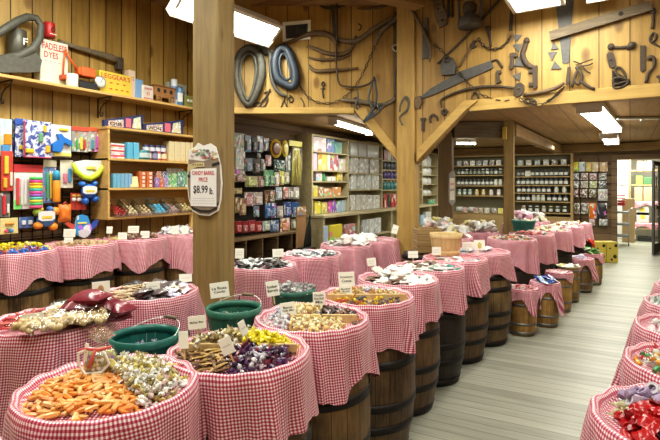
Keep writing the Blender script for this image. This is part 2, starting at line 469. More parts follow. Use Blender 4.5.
# right section: square to the aisle
def xr(u, v=184): return at_y(u, v, YR).x
def zr(u, v): return at_y(u, v, YR).z
z2 = 2.46
mb = MB()
mb.prism([(xr(410), zr(420, 166)), (xr(421), zr(420, 160)), (xr(466), z2), (2.6, z2), (2.6, ZH + .02), (xr(410), ZH + .02)], 0, .10)
struct('wall_gable.001', mb, M['wallx'], (0, YR, 0))
mb = MB().box(((xr(470) + 2.6) / 2, -.02, z2 + .045), (2.6 - xr(470), .04, .13), b=.004)
struct('trim_3', mb, M['pinex'], (0, YR, 0))
mb = MB().prism([(xr(419), zr(419, 150)), (xr(419), zr(419, 161)), (xr(466), z2 - .02), (xr(479), z2 + .09), (xr(466), z2 + .11)], -.07, .02)
struct('trim_4', mb, M['pinex'], (0, YR, 0))
# posts, beams
def post(name, label, x, y, w, z1, rz, group=None, mat='timber'):
    mb = MB().box((0, 0, z1 / 2), (w, w, z1), b=.008)
    return put(name, mb, None, (x, y, 0), (0, 0, rz), mats=M[mat], label=label, cat='post')
pp = at_d(214, 184, 3.64)
post('timber_post', 'square rough sawn post carrying the candy barrel price sign', pp.x, pp.y, .222, ZH, math.radians(11))
post('timber_post', 'yellowish centre post between the two diagonal braces below the tool wall', -2.38, 5.77, .232, ZH, math.radians(6), mat='timber2')
p2 = at_d(446, 184, 8.1)
post('timber_post', 'brown post with a small white tag sign, left of the back jar shelves', p2.x, p2.y, .22, ZC, math.radians(10), mat='timberd')
p3 = at_d(509, 184, 8.0)
post('timber_post', 'slim post in front of the jar shelves with a yellow box at its top', p3.x, p3.y, .16, ZC, math.radians(8))
def beam(label, a, b, w, h, mat='timberx'):
    a = Vector(a); b = Vector(b); L = (b - a).length; rz = math.atan2(b.y - a.y, b.x - a.x)
    mb = MB().box((0, 0, 0), (L, w, h), b=.008)
    return put('ceiling_beam', mb, None, (a + b) / 2, (0, 0, rz), mats=M[mat], label=label, cat='beam')
beam('dark cross beam between the two far posts under the low ceiling', (p2.x + .13, p2.y - .02, 2.48), (p3.x - .1, p3.y - .02, 2.48), .14, .25, 'grey_wood')
beam('long ceiling beam running from the slim post to the back wall', (p3.x + .02, p3.y + .12, 2.50), (at_y(557, 152, 13.5).x, 13.95, 2.48), .15, .2)
beam('dark header beam along the top of the back wall', (-5.0, YB - .09, 2.50), (2.58, YB - .09, 2.50), .16, .2)
beam('brown tie beam high over the centre post', (-2.12, 5.5, 3.76), (-3.6, 2.85, 3.76), .2, .17)
mb = MB().box((0, 0, 0), (.07, .05, .2), b=.008)
put('junction_box', mb, None, (p3.x - .045, p3.y - .125, 2.42), (0, 0, .1), mats=[flat('yellowed_box', (.55, .40, .08), .5)], label='yellow electrical box at the top of the slim post', cat='electrical box')
# door casing and the open door
mb = MB()
mb.box((DX0 - .06, YB - .03, DZ / 2), (.13, .08, DZ), b=.006); mb.box((DX1 + .06, YB - .03, DZ / 2), (.13, .08, DZ), b=.006); mb.box(((DX0 + DX1) / 2, YB - .03, DZ + .06), (DX1 - DX0 + .25, .08, .13), b=.006)
struct('trim_5', mb, M['dim'])
mb = MB()
w_ = .86
for x0, x1, z0, z1 in ((0, .1, 0, 2.1), (w_ - .1, w_, 0, 2.1), (.1, w_ - .1, 0, .22), (.1, w_ - .1, 2.0, 2.1), (.1, w_ - .1, 1.0, 1.1)):
    mb.box(((x0 + x1) / 2, 0, (z0 + z1) / 2 + .02), (x1 - x0, .045, z1 - z0), b=.004)
door = put('door_1', mb, None, (DX1 - .06, YB - .05, 0), (0, 0, math.radians(-101)), mats=M['steel'], kind='structure')
mb = MB().box((w_ / 2, 0, 1.1), (w_ - .2, .006, 1.8), b=.001); put('door_glass', mb, door, mats=M['glassy'])
mb = MB().box((0, 0, 0), (.02, .02, .3), b=.004); mb.box((0, .03, .13), (.015, .05, .02)); mb.box((0, .03, -.13), (.015, .05, .02)); put('door_handle', mb, door, (w_ - .05, .05, 1.0), mats=M['wire'])
mb = MB().box((0, 0, 0), (.16, .003, .3), b=.001); put('door_notice', mb, door, (.4, -.006, 1.62), mats=M['card'], label='white paper notice')
# store room seen through the doorway
sw = flat('store_room_paint', (.72, .70, .62), .7, 0, .05, 3)
mb = MB(); mb.box((-1.35, 16.05, 1.3), (.1, 4.0, 2.6), b=.001); mb.box((1.75, 16.05, 1.3), (.1, 4.0, 2.6), b=.001); mb.box((.2, 18.1, 1.3), (3.2, .1, 2.6), b=.001)
struct('wall_storeroom', mb, sw)
sbox('ceiling.002', -1.4, 1.8, YB + .12, 18.15, 2.55, 2.62, sw)
# dark slat panel behind the toys, low platform along the left wall
mb = MB()
for k in range(15):
    z = .80 + k * .098
    mb.box((XL + .012, 1.9, z), (.024, 2.72, .085), b=.004)
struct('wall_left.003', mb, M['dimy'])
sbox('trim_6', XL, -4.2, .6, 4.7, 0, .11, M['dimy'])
# ================================================================== lights
def fixture(label, a, b, z, width, tubes, power, housing_h=.06, name='ceiling_light', watt=None, lens=False):
    a = Vector((a[0], a[1], 0)); b = Vector((b[0], b[1], 0)); L = (b - a).length; rz = math.atan2(b.y - a.y, b.x - a.x)
    c = (a + b) / 2; c.z = z
    t = thing(name, label, 'ceiling light', c, rz)
    mb = MB().box((0, 0, .03 + housing_h / 2), (L, width, housing_h), b=.008)
    if lens:
        for s in (-1, 1):
            mb.box((0, s * (width / 2 - .02), .005), (L, .04, .07), b=.004); mb.box((s * (L / 2 - .02), 0, .005), (.04, width - .04, .07), b=.004)
    else:
        for s in (-1, 1): mb.box((s * (L / 2 - .012), 0, 0), (.024, width * .9, .075), b=.004)
    put('housing', mb, t, mats=M['white'])
    if lens:
        mb = MB().box((0, 0, 0), (L - .085, width - .085, .03), b=.006); put('diffuser', mb, t, mats=M['tube'])
    else:
        for k in range(tubes):
            y = (k - (tubes - 1) / 2) * width / tubes
            mb = MB().tube([(-L / 2 + .02, y, 0), (L / 2 - .02, y, 0)], .019, 10)
            put('tube', mb, t, mats=M['tube'])
    ld = bpy.data.lights.new('fixture_and_fill_glow', 'AREA'); ld.shape = 'RECTANGLE'; ld.size = L; ld.size_y = width; ld.energy = power * .36; ld.color = (.985, 1, .90)
    lo = bpy.data.objects.new('fixture_and_fill_glow', ld); COL.objects.link(lo); lo.location = (c.x, c.y, z - .06); lo.rotation_euler = (0, 0, rz)
    return t
def ld2(l, d): p = VR * l + VF * d; return (p.x, p.y)
def mid(p, q): return ((p[0] + q[0]) / 2, (p[1] + q[1]) / 2)
pa = VR * (-.76) + VF * 6.03; ax = VR * (-.596) + VF * (-.803); sd = VR * .803 + VF * (-.596)
cm = pa + ax * .71 + sd * (.15 * math.cos(.72)); 
t_ = fixture('bright fluorescent light box behind the price sign post, above the horse collars', (cm.x + ax.x * .71, cm.y + ax.y * .71), (cm.x - ax.x * .71, cm.y - ax.y * .71), 3.30 + .15 * math.sin(.72), .32, 0, 110, lens=True)
t_.rotation_euler = Euler((-.72, 0, t_.rotation_euler.z), 'XYZ')
fixture('white fluorescent box at the top edge above the tool wall', (-.80, 4.1), (-.80, 5.42), 3.42, .5, 0, 34, lens=True)
fixture('small white fixture at the very top, right of the wide blade', (-.27, 4.2), (-.27, 5.47), 3.42, .22, 2, 24)
fixture('long three tube light on the low ceiling over the aisle', (-.44, 6.95), (-.27, 9.9), 2.53, .33, 3, 120)
fixture('twin tube light farthest down the aisle ceiling', (-.36, 11.1), (-.36, 12.9), 2.53, .34, 2, 90)
fixture('narrow tube light under the gable, left of the centre post', (-3.84, 6.35), (-4.08, 8.06), 2.53, .16, 2, 70)
a = at_d(455, 145, 11.3); b = at_d(476, 145, 11.3)
fixture('short tube light beyond the brown post by the jar shelves', (a.x, a.y), (b.x, b.y), 2.53, .12, 1, 40)
# added lamps without fixtures high overhead, standing in for unseen room lights
K_ = .36
for x, y, pw in ((-3.5, .5, 170), (-1.2, .2, 110), (1.2, .6, 110), (1.2, 3.2, 90), (-.9, 2.2, 95), (-3.6, 2.4, 190)):
    ld = bpy.data.lights.new('fixture_and_fill_glow', 'AREA'); ld.shape = 'RECTANGLE'; ld.size = .5; ld.size_y = 1.2; ld.energy = pw * K_; ld.color = (.985, 1, .90)
    lo = bpy.data.objects.new('fixture_and_fill_glow', ld); COL.objects.link(lo); lo.location = (x, y, 3.7)
for x, y, pw in ((.2, 15.7, 300), (-3.6, 12.6, 60), (-2.6, 10.2, 60), (1.6, 9.0, 60), (-1.9,12.4,40)):  # added fill lamps without fixtures, in the low shop and the store room
    ld = bpy.data.lights.new('fixture_and_fill_glow', 'AREA'); ld.shape = 'RECTANGLE'; ld.size = 1.2; ld.size_y = .3; ld.energy = pw * K_; ld.color = (.985, 1, .90)
    lo = bpy.data.objects.new('fixture_and_fill_glow', ld); COL.objects.link(lo); lo.location = (x, y, 2.48)
# grey channel across the low ceiling
a = at_d(616, 118.5, 7.4); b = at_d(668, 118.5, 7.4)
rzc = math.atan2(b.y - a.y, b.x - a.x)
mb = MB().box((0, 0, 0), ((b - a).length, .10, .045), b=.01); mb.lathe([(.02, -.05), (.03, -.03), (.03, 0)], 12)
put('metal_channel', mb, None, Vector(((a.x + b.x) / 2, (a.y + b.y) / 2, 2.595)), (0, 0, rzc), mats=M['wire'], label='grey unlit metal channel fixed across the low ceiling', cat='fixture')
w = bpy.data.worlds.new('world'); sc.world = w; w.use_nodes = True
w.node_tree.nodes['Background'].inputs[0].default_value = (.9, .85, .75, 1); w.node_tree.nodes['Background'].inputs[1].default_value = .05
# ================================================================== barrels and gingham cloths
def barrel_profile(H=.90, re=.245, rb=.295, n=12):
    out = []
    for i in range(n + 1):
        t = i / n; out.append((re + (rb - re) * (1 - (2 * t - 1) ** 2), t * H))
    return out
def brad(z, H, re, rb): t = z / H; return re + (rb - re) * (1 - (2 * t - 1) ** 2)
def barrel_meshes(H, re, rb, hoops, hoopmat, key):
    prof = barrel_profile(H, re, rb)
    mb = MB().lathe(prof, 44, nu=22, cap1=False)
    mb.lathe([(re, H), (re - .018, H), (re - .018, H - .03), (.001, H - .03)], 44, nu=22, cap0=False, cap1=False)
    me = mb.mesh('barrel', M['barrel'])
    hs = []
    for z, w in hoops:
        r0, r1 = brad(z - w / 2, H, re, rb), brad(z + w / 2, H, re, rb)
        h = MB().lathe([(r0 + .0005, z - w / 2), (r0 + .005, z - w / 2), (r1 + .005, z + w / 2), (r1 + .0005, z + w / 2)], 44, cap0=False, cap1=False)
        hs.append(h.mesh('hoop', hoopmat))
    return me, hs
BIG = barrel_meshes(.86, .245, .303, [(.03, .05), (.20, .045), (.33, .045), (.57, .045), (.68, .045), (.83, .05)], M['hoop'], 'big')
KEG = barrel_meshes(.46, .125, .15, [(.035, .03), (.13, .025), (.33, .025), (.425, .03)], M['steelhoop'], 'keg')
TONE = {'dark brown': (.19, .118, .054), 'black stained': (.045, .036, .026), 'dark oak': (.27, .17, .07), 'brown': (.30, .185, .075), 'honey': (.55, .33, .10), 'grey brown': (.26, .175, .08)}
def make_barrel(x, y, tone, label, kind=BIG, z=0, name='barrel'):
    me, hs = kind
    o = put(name, me, None, (x, y, z), (0, 0, U(0, 6.28)), TONE[tone], label, 'barrel')
    for h in hs: put('hoop', h, o)
    return o
def cloth_mesh(R_=.285, L=.27, corner=.08, seed=0, tray=.035, mound=.02, re=.24, rb=.295, H=.9, flare=.05, NT_=112, dirc=0.0, hem=.02):
    rnd = random.Random(seed)
    ph = [rnd.uniform(0, 6.28) for _ in range(8)]
    def Ln(th):
        c = abs(math.cos(2 * (th - dirc)))
        return L + corner * c ** 3 + hem * math.sin(5 * th + ph[0]) + .6 * hem * math.sin(9 * th + ph[1])
    rings = []
    inner = [0.0001, .35, .65, .85, .95, 1.0]
    vs = []; uvs_v = []
    rt = R_ - .022
    for q in inner:
        r = q * rt
        z = -tray + mound * (1 - q * q) if q < .96 else (-tray if q < 1 else -.006)
        for k in range(NT_):
            th = 2 * math.pi * k / NT_ + math.pi / 2 - 0
            vs.append(((r) * math.cos(th), (r) * math.sin(th), z)); uvs_v.append((r * math.cos(th), r * math.sin(th)))
    for r, z in ((R_ - .010, .010), (R_, .012), (R_ + .008, .003)):
        for k in range(NT_):
            th = 2 * math.pi * k / NT_ + math.pi / 2
            w = .003 * math.sin(14 * th + ph[2])
            vs.append(((r + w) * math.cos(th), (r + w) * math.sin(th), z + w)); uvs_v.append((k / NT_ * 2 * math.pi * R_, r))
    ns = 9
    for i in range(1, ns + 1):
        for k in range(NT_):
            th = 2 * math.pi * k / NT_ + math.pi / 2
            h = Ln(th) * i / ns
            zc = H - h
            base = max(R_ + .008, brad(max(0, zc), H, re, rb) + .012)
            c = abs(math.cos(2 * (th - dirc)))
            env = min(1, h / .22)
            fold = (.011 * math.sin(11 * th + ph[3]) + .009 * math.sin(17 * th + ph[4]) + .012 * c ** 6 * math.sin(30 * th + ph[5])) * env
            spike = .035 * max(0, math.cos(4 * (th - dirc))) ** 9 * env
            r = base + flare * h * (.3 + .7 * c) + fold + spike + .006
            vs.append((r * math.cos(th), r * math.sin(th), .002 - h))
            sk = .10 * math.sin(2 * th + ph[6]) + .05 * math.sin(5 * th + ph[7])
            uvs_v.append((k / NT_ * 2 * math.pi * R_ + sk * h, R_ + h))
    nr = len(inner) + 3 + ns
    mb = MB(); fs = []; uv = []
    for i in range(nr - 1):
        for k in range(NT_):
            k2 = (k + 1) % NT_
            f = [i * NT_ + k, i * NT_ + k2, (i + 1) * NT_ + k2, (i + 1) * NT_ + k]
            u = [list(uvs_v[j]) for j in f]
            if i >= len(inner) - 1:
                per = 2 * math.pi * R_
                if i == len(inner) - 1:            # lip: switch from the planar tray to the wrapped skirt coordinates
                    for jj, j in enumerate(f[:2]):
                        kk = k if jj == 0 else k2
                        u[jj] = [kk / NT_ * per, R_ - .022]
                if k2 == 0:
                    for jj in (1, 2): u[jj][0] += per
            fs.append(f[::-1]); uv.append(u[::-1])
    mb.add(vs, fs, 0, True, uv)
    return mb.mesh('tablecloth', M['gingham'])
BARRELS = {}
def station(key, x, y, tone, desc, L=.26, corner=.07, z=0, R_=.285, body=True, dirc=.6, mound=.022, flare=.05, tray=.022):
    if body: make_barrel(x, y, tone, f'{tone} barrel under {desc}', z=z)
    me = cloth_mesh(R_=R_, L=L, corner=corner, seed=hash(key) % 1000 if False else sum(ord(c) * (i + 3) for i, c in enumerate(key)), mound=mound, dirc=dirc, flare=flare, tray=tray)
    put('tablecloth', me, None, (x, y, z + .905), (0, 0, AZ), None, f'gingham cloth over {desc}', 'tablecloth')
    BARRELS[key] = (x, y, z + .905, R_ - .03, tray, mound)
st = station
def ar(x, y, key, tone, desc, **kw): station(key, x, y, tone, desc, **kw)
ar(-1.47, .38, 'A0', 'dark brown', 'the barrel cut off at the bottom left corner')
ar(-1.53, 1.045, 'A1', 'dark brown', 'the nearest barrel, with orange sticks and foil mints', dirc=.35)
ar(-1.39, 1.545, 'A2', 'dark brown', 'the second front barrel, with yellow and purple candies', dirc=.5, L=.25)
ar(-1.41, 2.125, 'A3', 'dark oak', 'the third front barrel, with cream and dark wrapped candies', dirc=.2, L=.25)
ar(-1.40, 2.715, 'A4', 'dark brown', 'the fourth front barrel, with golden toffees', dirc=.9, L=.22)
ar(-1.455, 3.33, 'A5', 'dark brown', 'the fifth front barrel, heaped with white bags', dirc=.3, L=.24)
ar(-1.44, 3.925, 'A6', 'black stained', 'the sixth front barrel, left of the pale bushel basket', dirc=.7, L=.26)
ar(-1.40, 4.52, 'A7', 'dark brown', 'the barrel holding the pale bushel basket', dirc=.4, L=.24)
ar(-1.315, 5.115, 'A8', 'grey brown', 'the last tall barrel before the small kegs', dirc=.9, L=.2)
ar(-2.51, 1.39, 'B1', 'dark brown', 'the back row barrel of bagged nuts at the left edge', L=.45, dirc=.5)
ar(-2.63, 2.09, 'B2', 'dark brown', 'the back row barrel of liquorice bags left of the sign post', L=.40, dirc=.5)
ar(-2.69, 3.28, 'B3', 'dark brown', 'the back row barrel of black packets right of the sign post', L=.36, dirc=.2)
ar(-2.69, 4.05, 'B4', 'dark brown', 'the back row barrel of silver and white packets', L=.30, dirc=.9)
ar(-2.78, 4.90, 'B5', 'dark brown', 'the back row barrel before the sage shelves', L=.34, dirc=.3)
ar(-2.72, 5.52, 'B6', 'dark brown', 'the back row barrel beside the centre post', L=.4, dirc=.7)
for k, y, ds in (('C1', 2.22, 'the wall barrel of yellow and blue candy'), ('C2', 2.83, 'the wall barrel of tan candy below the blue bird toy'), ('C3', 3.45, 'the wall barrel of brown candy under the shelf unit'), ('C4', 4.07, 'the wall barrel of white packets beside the sign post')):
    ar(-4.60, y, k, 'brown', ds, z=.11, R_=.315, L=.24 if k != 'C4' else .36, dirc=.5)
for k, x, y, ds in (('D1', .185, 1.74, 'the right hand barrel of red candy nearest the camera'), ('D2', .27, 2.32, 'the right hand barrel of bright mixed candy'), ('D3', .31, 2.90, 'the right hand barrel of pink and white candy'),
                    ('D4', .36, 3.48, 'the right hand barrel of pale green candy'), ('D5', .44, 4.08, 'the right hand barrel fifth along the aisle'), ('D6', .52, 4.70, 'the right hand barrel sixth along the aisle'), ('D7', .60, 5.32, 'the right hand barrel farthest up the aisle')):
    ar(x, y, k, 'dark brown', ds, L=.38, dirc=.95, body=False)
    make_barrel(x, y, 'dark brown', 'dark barrel under ' + ds)
for k, x, y, ds, L in (('E1', -1.28, 6.50, 'the barrel of orange and white candy behind the blue keg', .33), ('E1b', -1.17, 7.28, 'the far barrel of red and white candy', .33), ('E2', -1.03, 8.04, 'the far barrel left of the round white tin keg', .25), ('E3', -.93, 8.85, 'the far barrel behind the green candy keg', .25), ('E4', -.86, 9.6, 'the farthest barrel along the aisle', .25),
                    ('F0', -2.02, 6.30, 'the middle barrel with white bags beyond the bushel basket', .3), ('F1', -1.89, 7.22, 'the middle barrel heaped with yellow and white bags', .33), ('F2', -1.62, 8.95, 'the far barrel with the pink bundle', .3), ('F3', -1.55, 9.8, 'the far barrel below the jar shelves', .3), ('F4', -2.55, 7.35, 'the barrel of white bags left of the slim post', .3)):
    ar(x, y, k, 'black stained' if k[0] == 'E' else 'dark brown', ds, L=L, dirc=.6)
# ------------------------------------------------------------------ candies
def tw(rx=.011, ln=.020, fan=.011):          # twist-wrapped sweet with two fanned ends
    mb = MB(); seg = 8
    prof = [(.001, -ln * .62), (rx * .8, -ln * .5), (rx, -ln * .2), (rx, ln * .2), (rx * .8, ln * .5), (.001, ln * .62)]
    Mx = Matrix.Rotation(math.pi / 2, 4, 'Y')
    mb.lathe([(r * U(.85, 1.12), z) for r, z in prof], seg, M=Mx @ Matrix.Diagonal((1, .8, 1, 1)), sm=False)
    for s in (-1, 1):
        x0 = s * ln * .58; x1 = s * (ln * .58 + fan)
        pts = [(x0, 0, 0)]; n = 7
        for k in range(n): y = (k / (n - 1) - .5) * fan * 2.0; pts.append((x1 + s * .002 * (k % 2), y, .004 * (1 if k % 2 else -1)))
        mb.add(pts, [[0, i + 1, i + 2] for i in range(n - 1)], 0, False)
    return mb
def stick():
    mb = MB(); L, w, h = .056, .0095, .0085
    vs = []
    for x, q in ((-L / 2, .25), (-L * .42, .8), (0, 1.05), (L * .38, .95), (L / 2, .55)):
        for y, z in ((-w, -h), (w, -h), (w, h * .35), (0, h), (-w, h * .35)): vs.append((x, y * q, z * q))
    fs = [[i * 5 + k, i * 5 + (k + 1) % 5, (i + 1) * 5 + (k + 1) % 5, (i + 1) * 5 + k] for i in range(4) for k in range(5)]
    fs = [f[::-1] for f in fs] + [[0, 1, 2, 3, 4], [24, 23, 22, 21, 20]]
    return mb.add(vs, fs)
def barpack(l=.05, w=.02, h=.009):
    mb = MB(); vs = []; fs = []
    xs = [-.5, -.42, -.36, -.15, .15, .36, .42, .5]; hs = [.08, .1, .75, 1, 1, .75, .1, .08]
    for x, q in zip(xs, hs):
        for y, z in ((-1, 0), (-.7, 1), (.7, 1), (1, 0), (.7, -1), (-.7, -1)): vs.append((x * l, y * w / 2 * (1.05 if q < .2 else 1), z * h / 2 * q))
    n = len(xs)
    for i in range(n - 1):
        for k in range(6): fs.append([i * 6 + k, i * 6 + (k + 1) % 6, (i + 1) * 6 + (k + 1) % 6, (i + 1) * 6 + k])
    fs += [[5, 4, 3, 2, 1, 0], [(n - 1) * 6 + k for k in range(6)]]
    return mb.add(vs, fs, 0, False)
def nugget(r=.013, j=.2, s3=(1, .85, .75)):
    m = MB().ball((0, 0, 0), r, seg=8, ring=5, sc3=s3, jit=j); m.s = [False] * len(m.s); return m
def ringroll(r=.02, h=.022):
    return MB().lathe([(r * .5, -h / 2), (r * .9, -h / 2), (r, -h * .3), (r, h * .3), (r * .9, h / 2), (r * .5, h / 2), (r * .46, 0), (r * .5, -h / 2)], 14, cap0=False, cap1=False, sm=False)
def pillow(l=.11, w=.08, h=.03, seed=1, nx=9, ny=7, wr=.12):
    rnd = random.Random(seed); mb = MB(); top = []; bot = []
    def hh(i, j):
        a = i / (nx - 1) * 2 - 1; b = j / (ny - 1) * 2 - 1
        if abs(a) > .99 or abs(b) > .99: return 0
        return (1 - a ** 4) * (1 - b ** 4) * (1 + rnd.uniform(-wr * 3, wr * 3))
    for i in range(nx):
        for j in range(ny):
            x = (i / (nx - 1) - .5) * l; y = (j / (ny - 1) - .5) * w
            q = hh(i, j); ed = .004 * rnd.uniform(-1, 1)
            top.append((x + ed, y + ed, h * .6 * q + .002 * (i % 2 if q == 0 else 0))); bot.append((x + ed, y + ed, -h * .4 * q - .0015))
    vs = top + bot; N = nx * ny; fs = []
    for i in range(nx - 1):
        for j in range(ny - 1):
            a, b, c, d = i * ny + j, (i + 1) * ny + j, (i + 1) * ny + j + 1, i * ny + j + 1
            fs.append([a, b, c, d]); fs.append([N + d, N + c, N + b, N + a])
    return mb.add(vs, fs, 0, True)
def gem(): return MB().box((0, 0, 0), (.027, .023, .013), b=.004)
P = {}
P['stick'] = [stick().mesh('candy_stick', M['sugar'])]
P['twist'] = [tw(fan=.014).mesh('wrapped_candy', M['wrap']), tw(.010, .024, .013).mesh('wrapped_candy', M['wrap']), tw(.011, .02, .015).mesh('wrapped_candy', M['wrap'])]
P['mint'] = [tw(.011, .018, .016).mesh('wrapped_candy', M['foil']), tw(.012, .016, .018).mesh('wrapped_candy', M['wrap']), gem().mesh('wrapped_candy', M['wrap'])]
P['foil'] = [tw(.010, .018, .013).mesh('wrapped_candy', M['foil']), tw(.011, .02, .015).mesh('wrapped_candy', M['foil'])]
P['bar'] = [barpack().mesh('candy_bar', M['wrap'])]
P['strip'] = [barpack(.075, .014, .006).mesh('candy_strip', M['foil'])]
P['nug'] = [nugget().mesh('candy_piece', M['sugar']), nugget(.014, .25, (1, .7, .8)).mesh('candy_piece', M['sugar'])]
P['kiss'] = [nugget(.014, .28, (1.1, .8, .8)).mesh('candy_piece', M['wrap']), tw(.012, .018, .008).mesh('candy_piece', M['wrap'])]
P['ring'] = [ringroll().mesh('candy_roll', M['sugar'])]
P['redp'] = [pillow(.055, .045, .022, 3, 5, 5, .2).mesh('jelly_candy', M['jelly']), nugget(.02, .3).mesh('jelly_candy', M['jelly'])]
P['packet'] = [pillow(.12, .085, .03, 5).mesh('candy_packet', M['bagcol']), pillow(.13, .08, .026, 6).mesh('candy_packet', M['bagcol'])]
P['smallpacket'] = [pillow(.075, .055, .022, 8, 6, 5).mesh('candy_packet', M['bagcol']), pillow(.085, .05, .02, 9, 6, 5).mesh('candy_packet', M['bagcol'])]
P['sack'] = [pillow(.15, .10, .06, 15, 8, 6, .15).mesh('candy_bag', M['bagcol']), pillow(.13, .10, .065, 16, 8, 6, .15).mesh('candy_bag', M['bagcol'])]
P['rope'] = [MB().tube([(-.06, 0, 0), (-.03, .008, .004), (0, -.004, .006), (.03, .006, .003), (.06, -.003, 0)], .0055, 6).mesh('candy_rope', M['sugar'])]
def jit(c, j=.12): 
    q = U(1 - j, 1 + j); return (min(1, c[0] * q), min(1, c[1] * q), min(1, c[2] * q))
import re as _re
def kindname(label):
    return '_'.join(_re.split(r' in | on | at | heaped | beside the rings| beside the centre| with ', label)[0].replace(',', '').replace(' and ', ' ').replace(' or ', ' ').split())
def pile(key, mask, typ, cols, n, label, group, cat='candy', layers=2, dmin=.02, th=.011, tilt=.45, mound=0.0, sc_=(.9, 1.1), name=None, base=.006):
    x0, y0, zt, rt, tray, md = BARRELS[key]
    pts = []; tries = 0
    per = max(1, n // layers)
    for L in range(layers):
        cur = []; tries = 0
        while len(cur) < per and tries < per * 60:
            tries += 1
            a = U(-1, 1); b = U(-1, 1)
            lim = (.99 - .10 * L)
            if a * a + b * b > lim * lim or not mask(a, b): continue
            if any((a - p[0]) ** 2 + (b - p[1]) ** 2 < (dmin / rt) ** 2 for p in cur): continue
            cur.append((a, b, L))
        pts += cur
    for a, b, L in pts:
        q = a * a + b * b
        z = zt - tray + md * max(0, 1 - q) + base + L * th + mound * max(0, 1 - q) + U(0, .004)
        p = VR * (a * rt) + VF * (b * rt)
        me = random.choice(P[typ])
        o = put(name or kindname(label), me, None, (x0 + p.x, y0 + p.y, z), (U(-tilt, tilt), U(-tilt, tilt), U(0, 6.28)), jit(random.choice(cols)), label, cat, group)
        s = U(*sc_); o.scale = (s, s, s)
ALL = lambda a, b: True
OR = [(.86, .36, .08), (.88, .45, .14), (.80, .30, .06), (.90, .55, .25)]
WG = [(.86, .85, .78), (.88, .87, .82), (.84, .83, .78), (.66, .56, .20), (.60, .50, .20), (.84, .66, .64), (.82, .80, .68), (.50, .42, .20)]
pile('A1', lambda a, b: b + 1.2 * a < .20, 'stick', OR, 300, 'orange taffy stick in the pile on the nearest barrel', 'orange sticks on the nearest barrel', layers=3, dmin=.0165, th=.008, tilt=.35, sc_=(.66, .86))
pile('A1', lambda a, b: b + 1.2 * a > .16, 'mint', WG, 260, 'white, pink and gold wrapped mint in the pile on the nearest barrel', 'foil mints on the nearest barrel', layers=3, dmin=.020, th=.012, mound=.02, tilt=.9, sc_=(.8, 1.05))
GB = [(.55, .45, .20), (.70, .66, .50), (.20, .14, .06), (.62, .55, .32), (.80, .78, .68)]
pile('A2', lambda a, b: a < .02 and b > .0, 'foil', GB, 100, 'gold and brown foil twist in the back left pile of the second front barrel', 'gold twists on the second front barrel', layers=3, dmin=.024, th=.013, mound=.02, tilt=.9)
pile('A2', lambda a, b: a < -.05 and b < .0, 'strip', [(.20, .10, .035), (.30, .17, .05), (.12, .06, .025), (.50, .33, .10)], 60, 'brown and gold strip in the front left pile of the second front barrel', 'brown strips on the second front barrel', layers=2, dmin=.024, tilt=.2)
pile('A2', lambda a, b: a > .06 and b > .0, 'twist', [(.92, .80, .02), (.95, .86, .08), (.85, .70, .02)], 90, 'bright yellow twist in the back right pile of the second front barrel', 'yellow twists on the second front barrel', layers=3, dmin=.024, th=.012, tilt=.8, mound=.01)
pile('A2', lambda a, b: a > .0 and b < -.06, 'twist', [(.09, .035, .12), (.75, .72, .76), (.14, .05, .17), (.22, .03, .06), (.07, .03, .08), (.62, .6, .66)], 100, 'purple and white twist in the front right pile of the second front barrel', 'purple twists on the second front barrel', layers=3, dmin=.024, th=.011, tilt=.8)
pile('A3', lambda a, b: a < -.40, 'twist', [(.80, .82, .86), (.75, .78, .85), (.35, .42, .60), (.85, .85, .85), (.62, .40, .30)], 60, 'white and blue twist in the left pile of the third front barrel', 'white twists on the third front barrel', layers=3, dmin=.025, tilt=.9, th=.012)
CR = [(.88, .74, .40), (.90, .80, .50), (.85, .66, .28), (.82, .70, .45)]
pile('A3', lambda a, b: -.38 < a < .18 and b > .10, 'kiss', CR, 60, 'cream yellow taffy in the back pile of the third front barrel', 'cream taffies at the back of the third front barrel', layers=3, dmin=.027, th=.013, tilt=.9)
pile('A3', lambda a, b: a > -.38 and b < -.22 - .1 * a and a < .62, 'kiss', CR, 70, 'cream yellow taffy in the front pile of the third front barrel', 'cream taffies at the front of the third front barrel', layers=2, dmin=.027, th=.013, tilt=.9)
pile('A3', lambda a, b: a > .14 and b > -.18 - .1 * a, 'foil', [(.10, .07, .06), (.16, .10, .08), (.55, .50, .48), (.55, .22, .08), (.08, .06, .08), (.35, .25, .22)], 90, 'dark brown wrapped candy in the right pile of the third front barrel', 'dark candies on the third front barrel', layers=2, dmin=.024, tilt=.9, th=.012)
GO = [(.66, .42, .12), (.75, .55, .22), (.50, .28, .08), (.80, .66, .36)]
pile('A4', lambda a, b: a < -.05 and b > -.35, 'kiss', GO, 70, 'golden toffee in the left pile of the fourth front barrel', 'golden toffees left on the fourth front barrel', layers=2, dmin=.027, tilt=.9, th=.013)
pile('A4', lambda a, b: a > .12 and -.30 < b < .42, 'kiss', GO, 50, 'golden toffee in the right pile of the fourth front barrel', 'golden toffees right on the fourth front barrel', layers=2, dmin=.027, tilt=.9, th=.013)
pile('A4', lambda a, b: a > -.02 and b > .45, 'twist', [(.85, .86, .88), (.70, .75, .85), (.90, .90, .90)], 34, 'white and blue twist in the back pile of the fourth front barrel', 'white twists on the fourth front barrel', layers=2, dmin=.027)
pile('A4', lambda a, b: b < -.38, 'foil', [(.85, .65, .05), (.15, .15, .16), (.80, .45, .06), (.60, .12, .08), (.30, .25, .2)], 50, 'yellow and black candy in the front pile of the fourth front barrel', 'yellow and black candies on the fourth front barrel', layers=2, dmin=.026, tilt=.8)
WB = [(.82, .80, .76), (.88, .87, .84), (.75, .72, .66)]
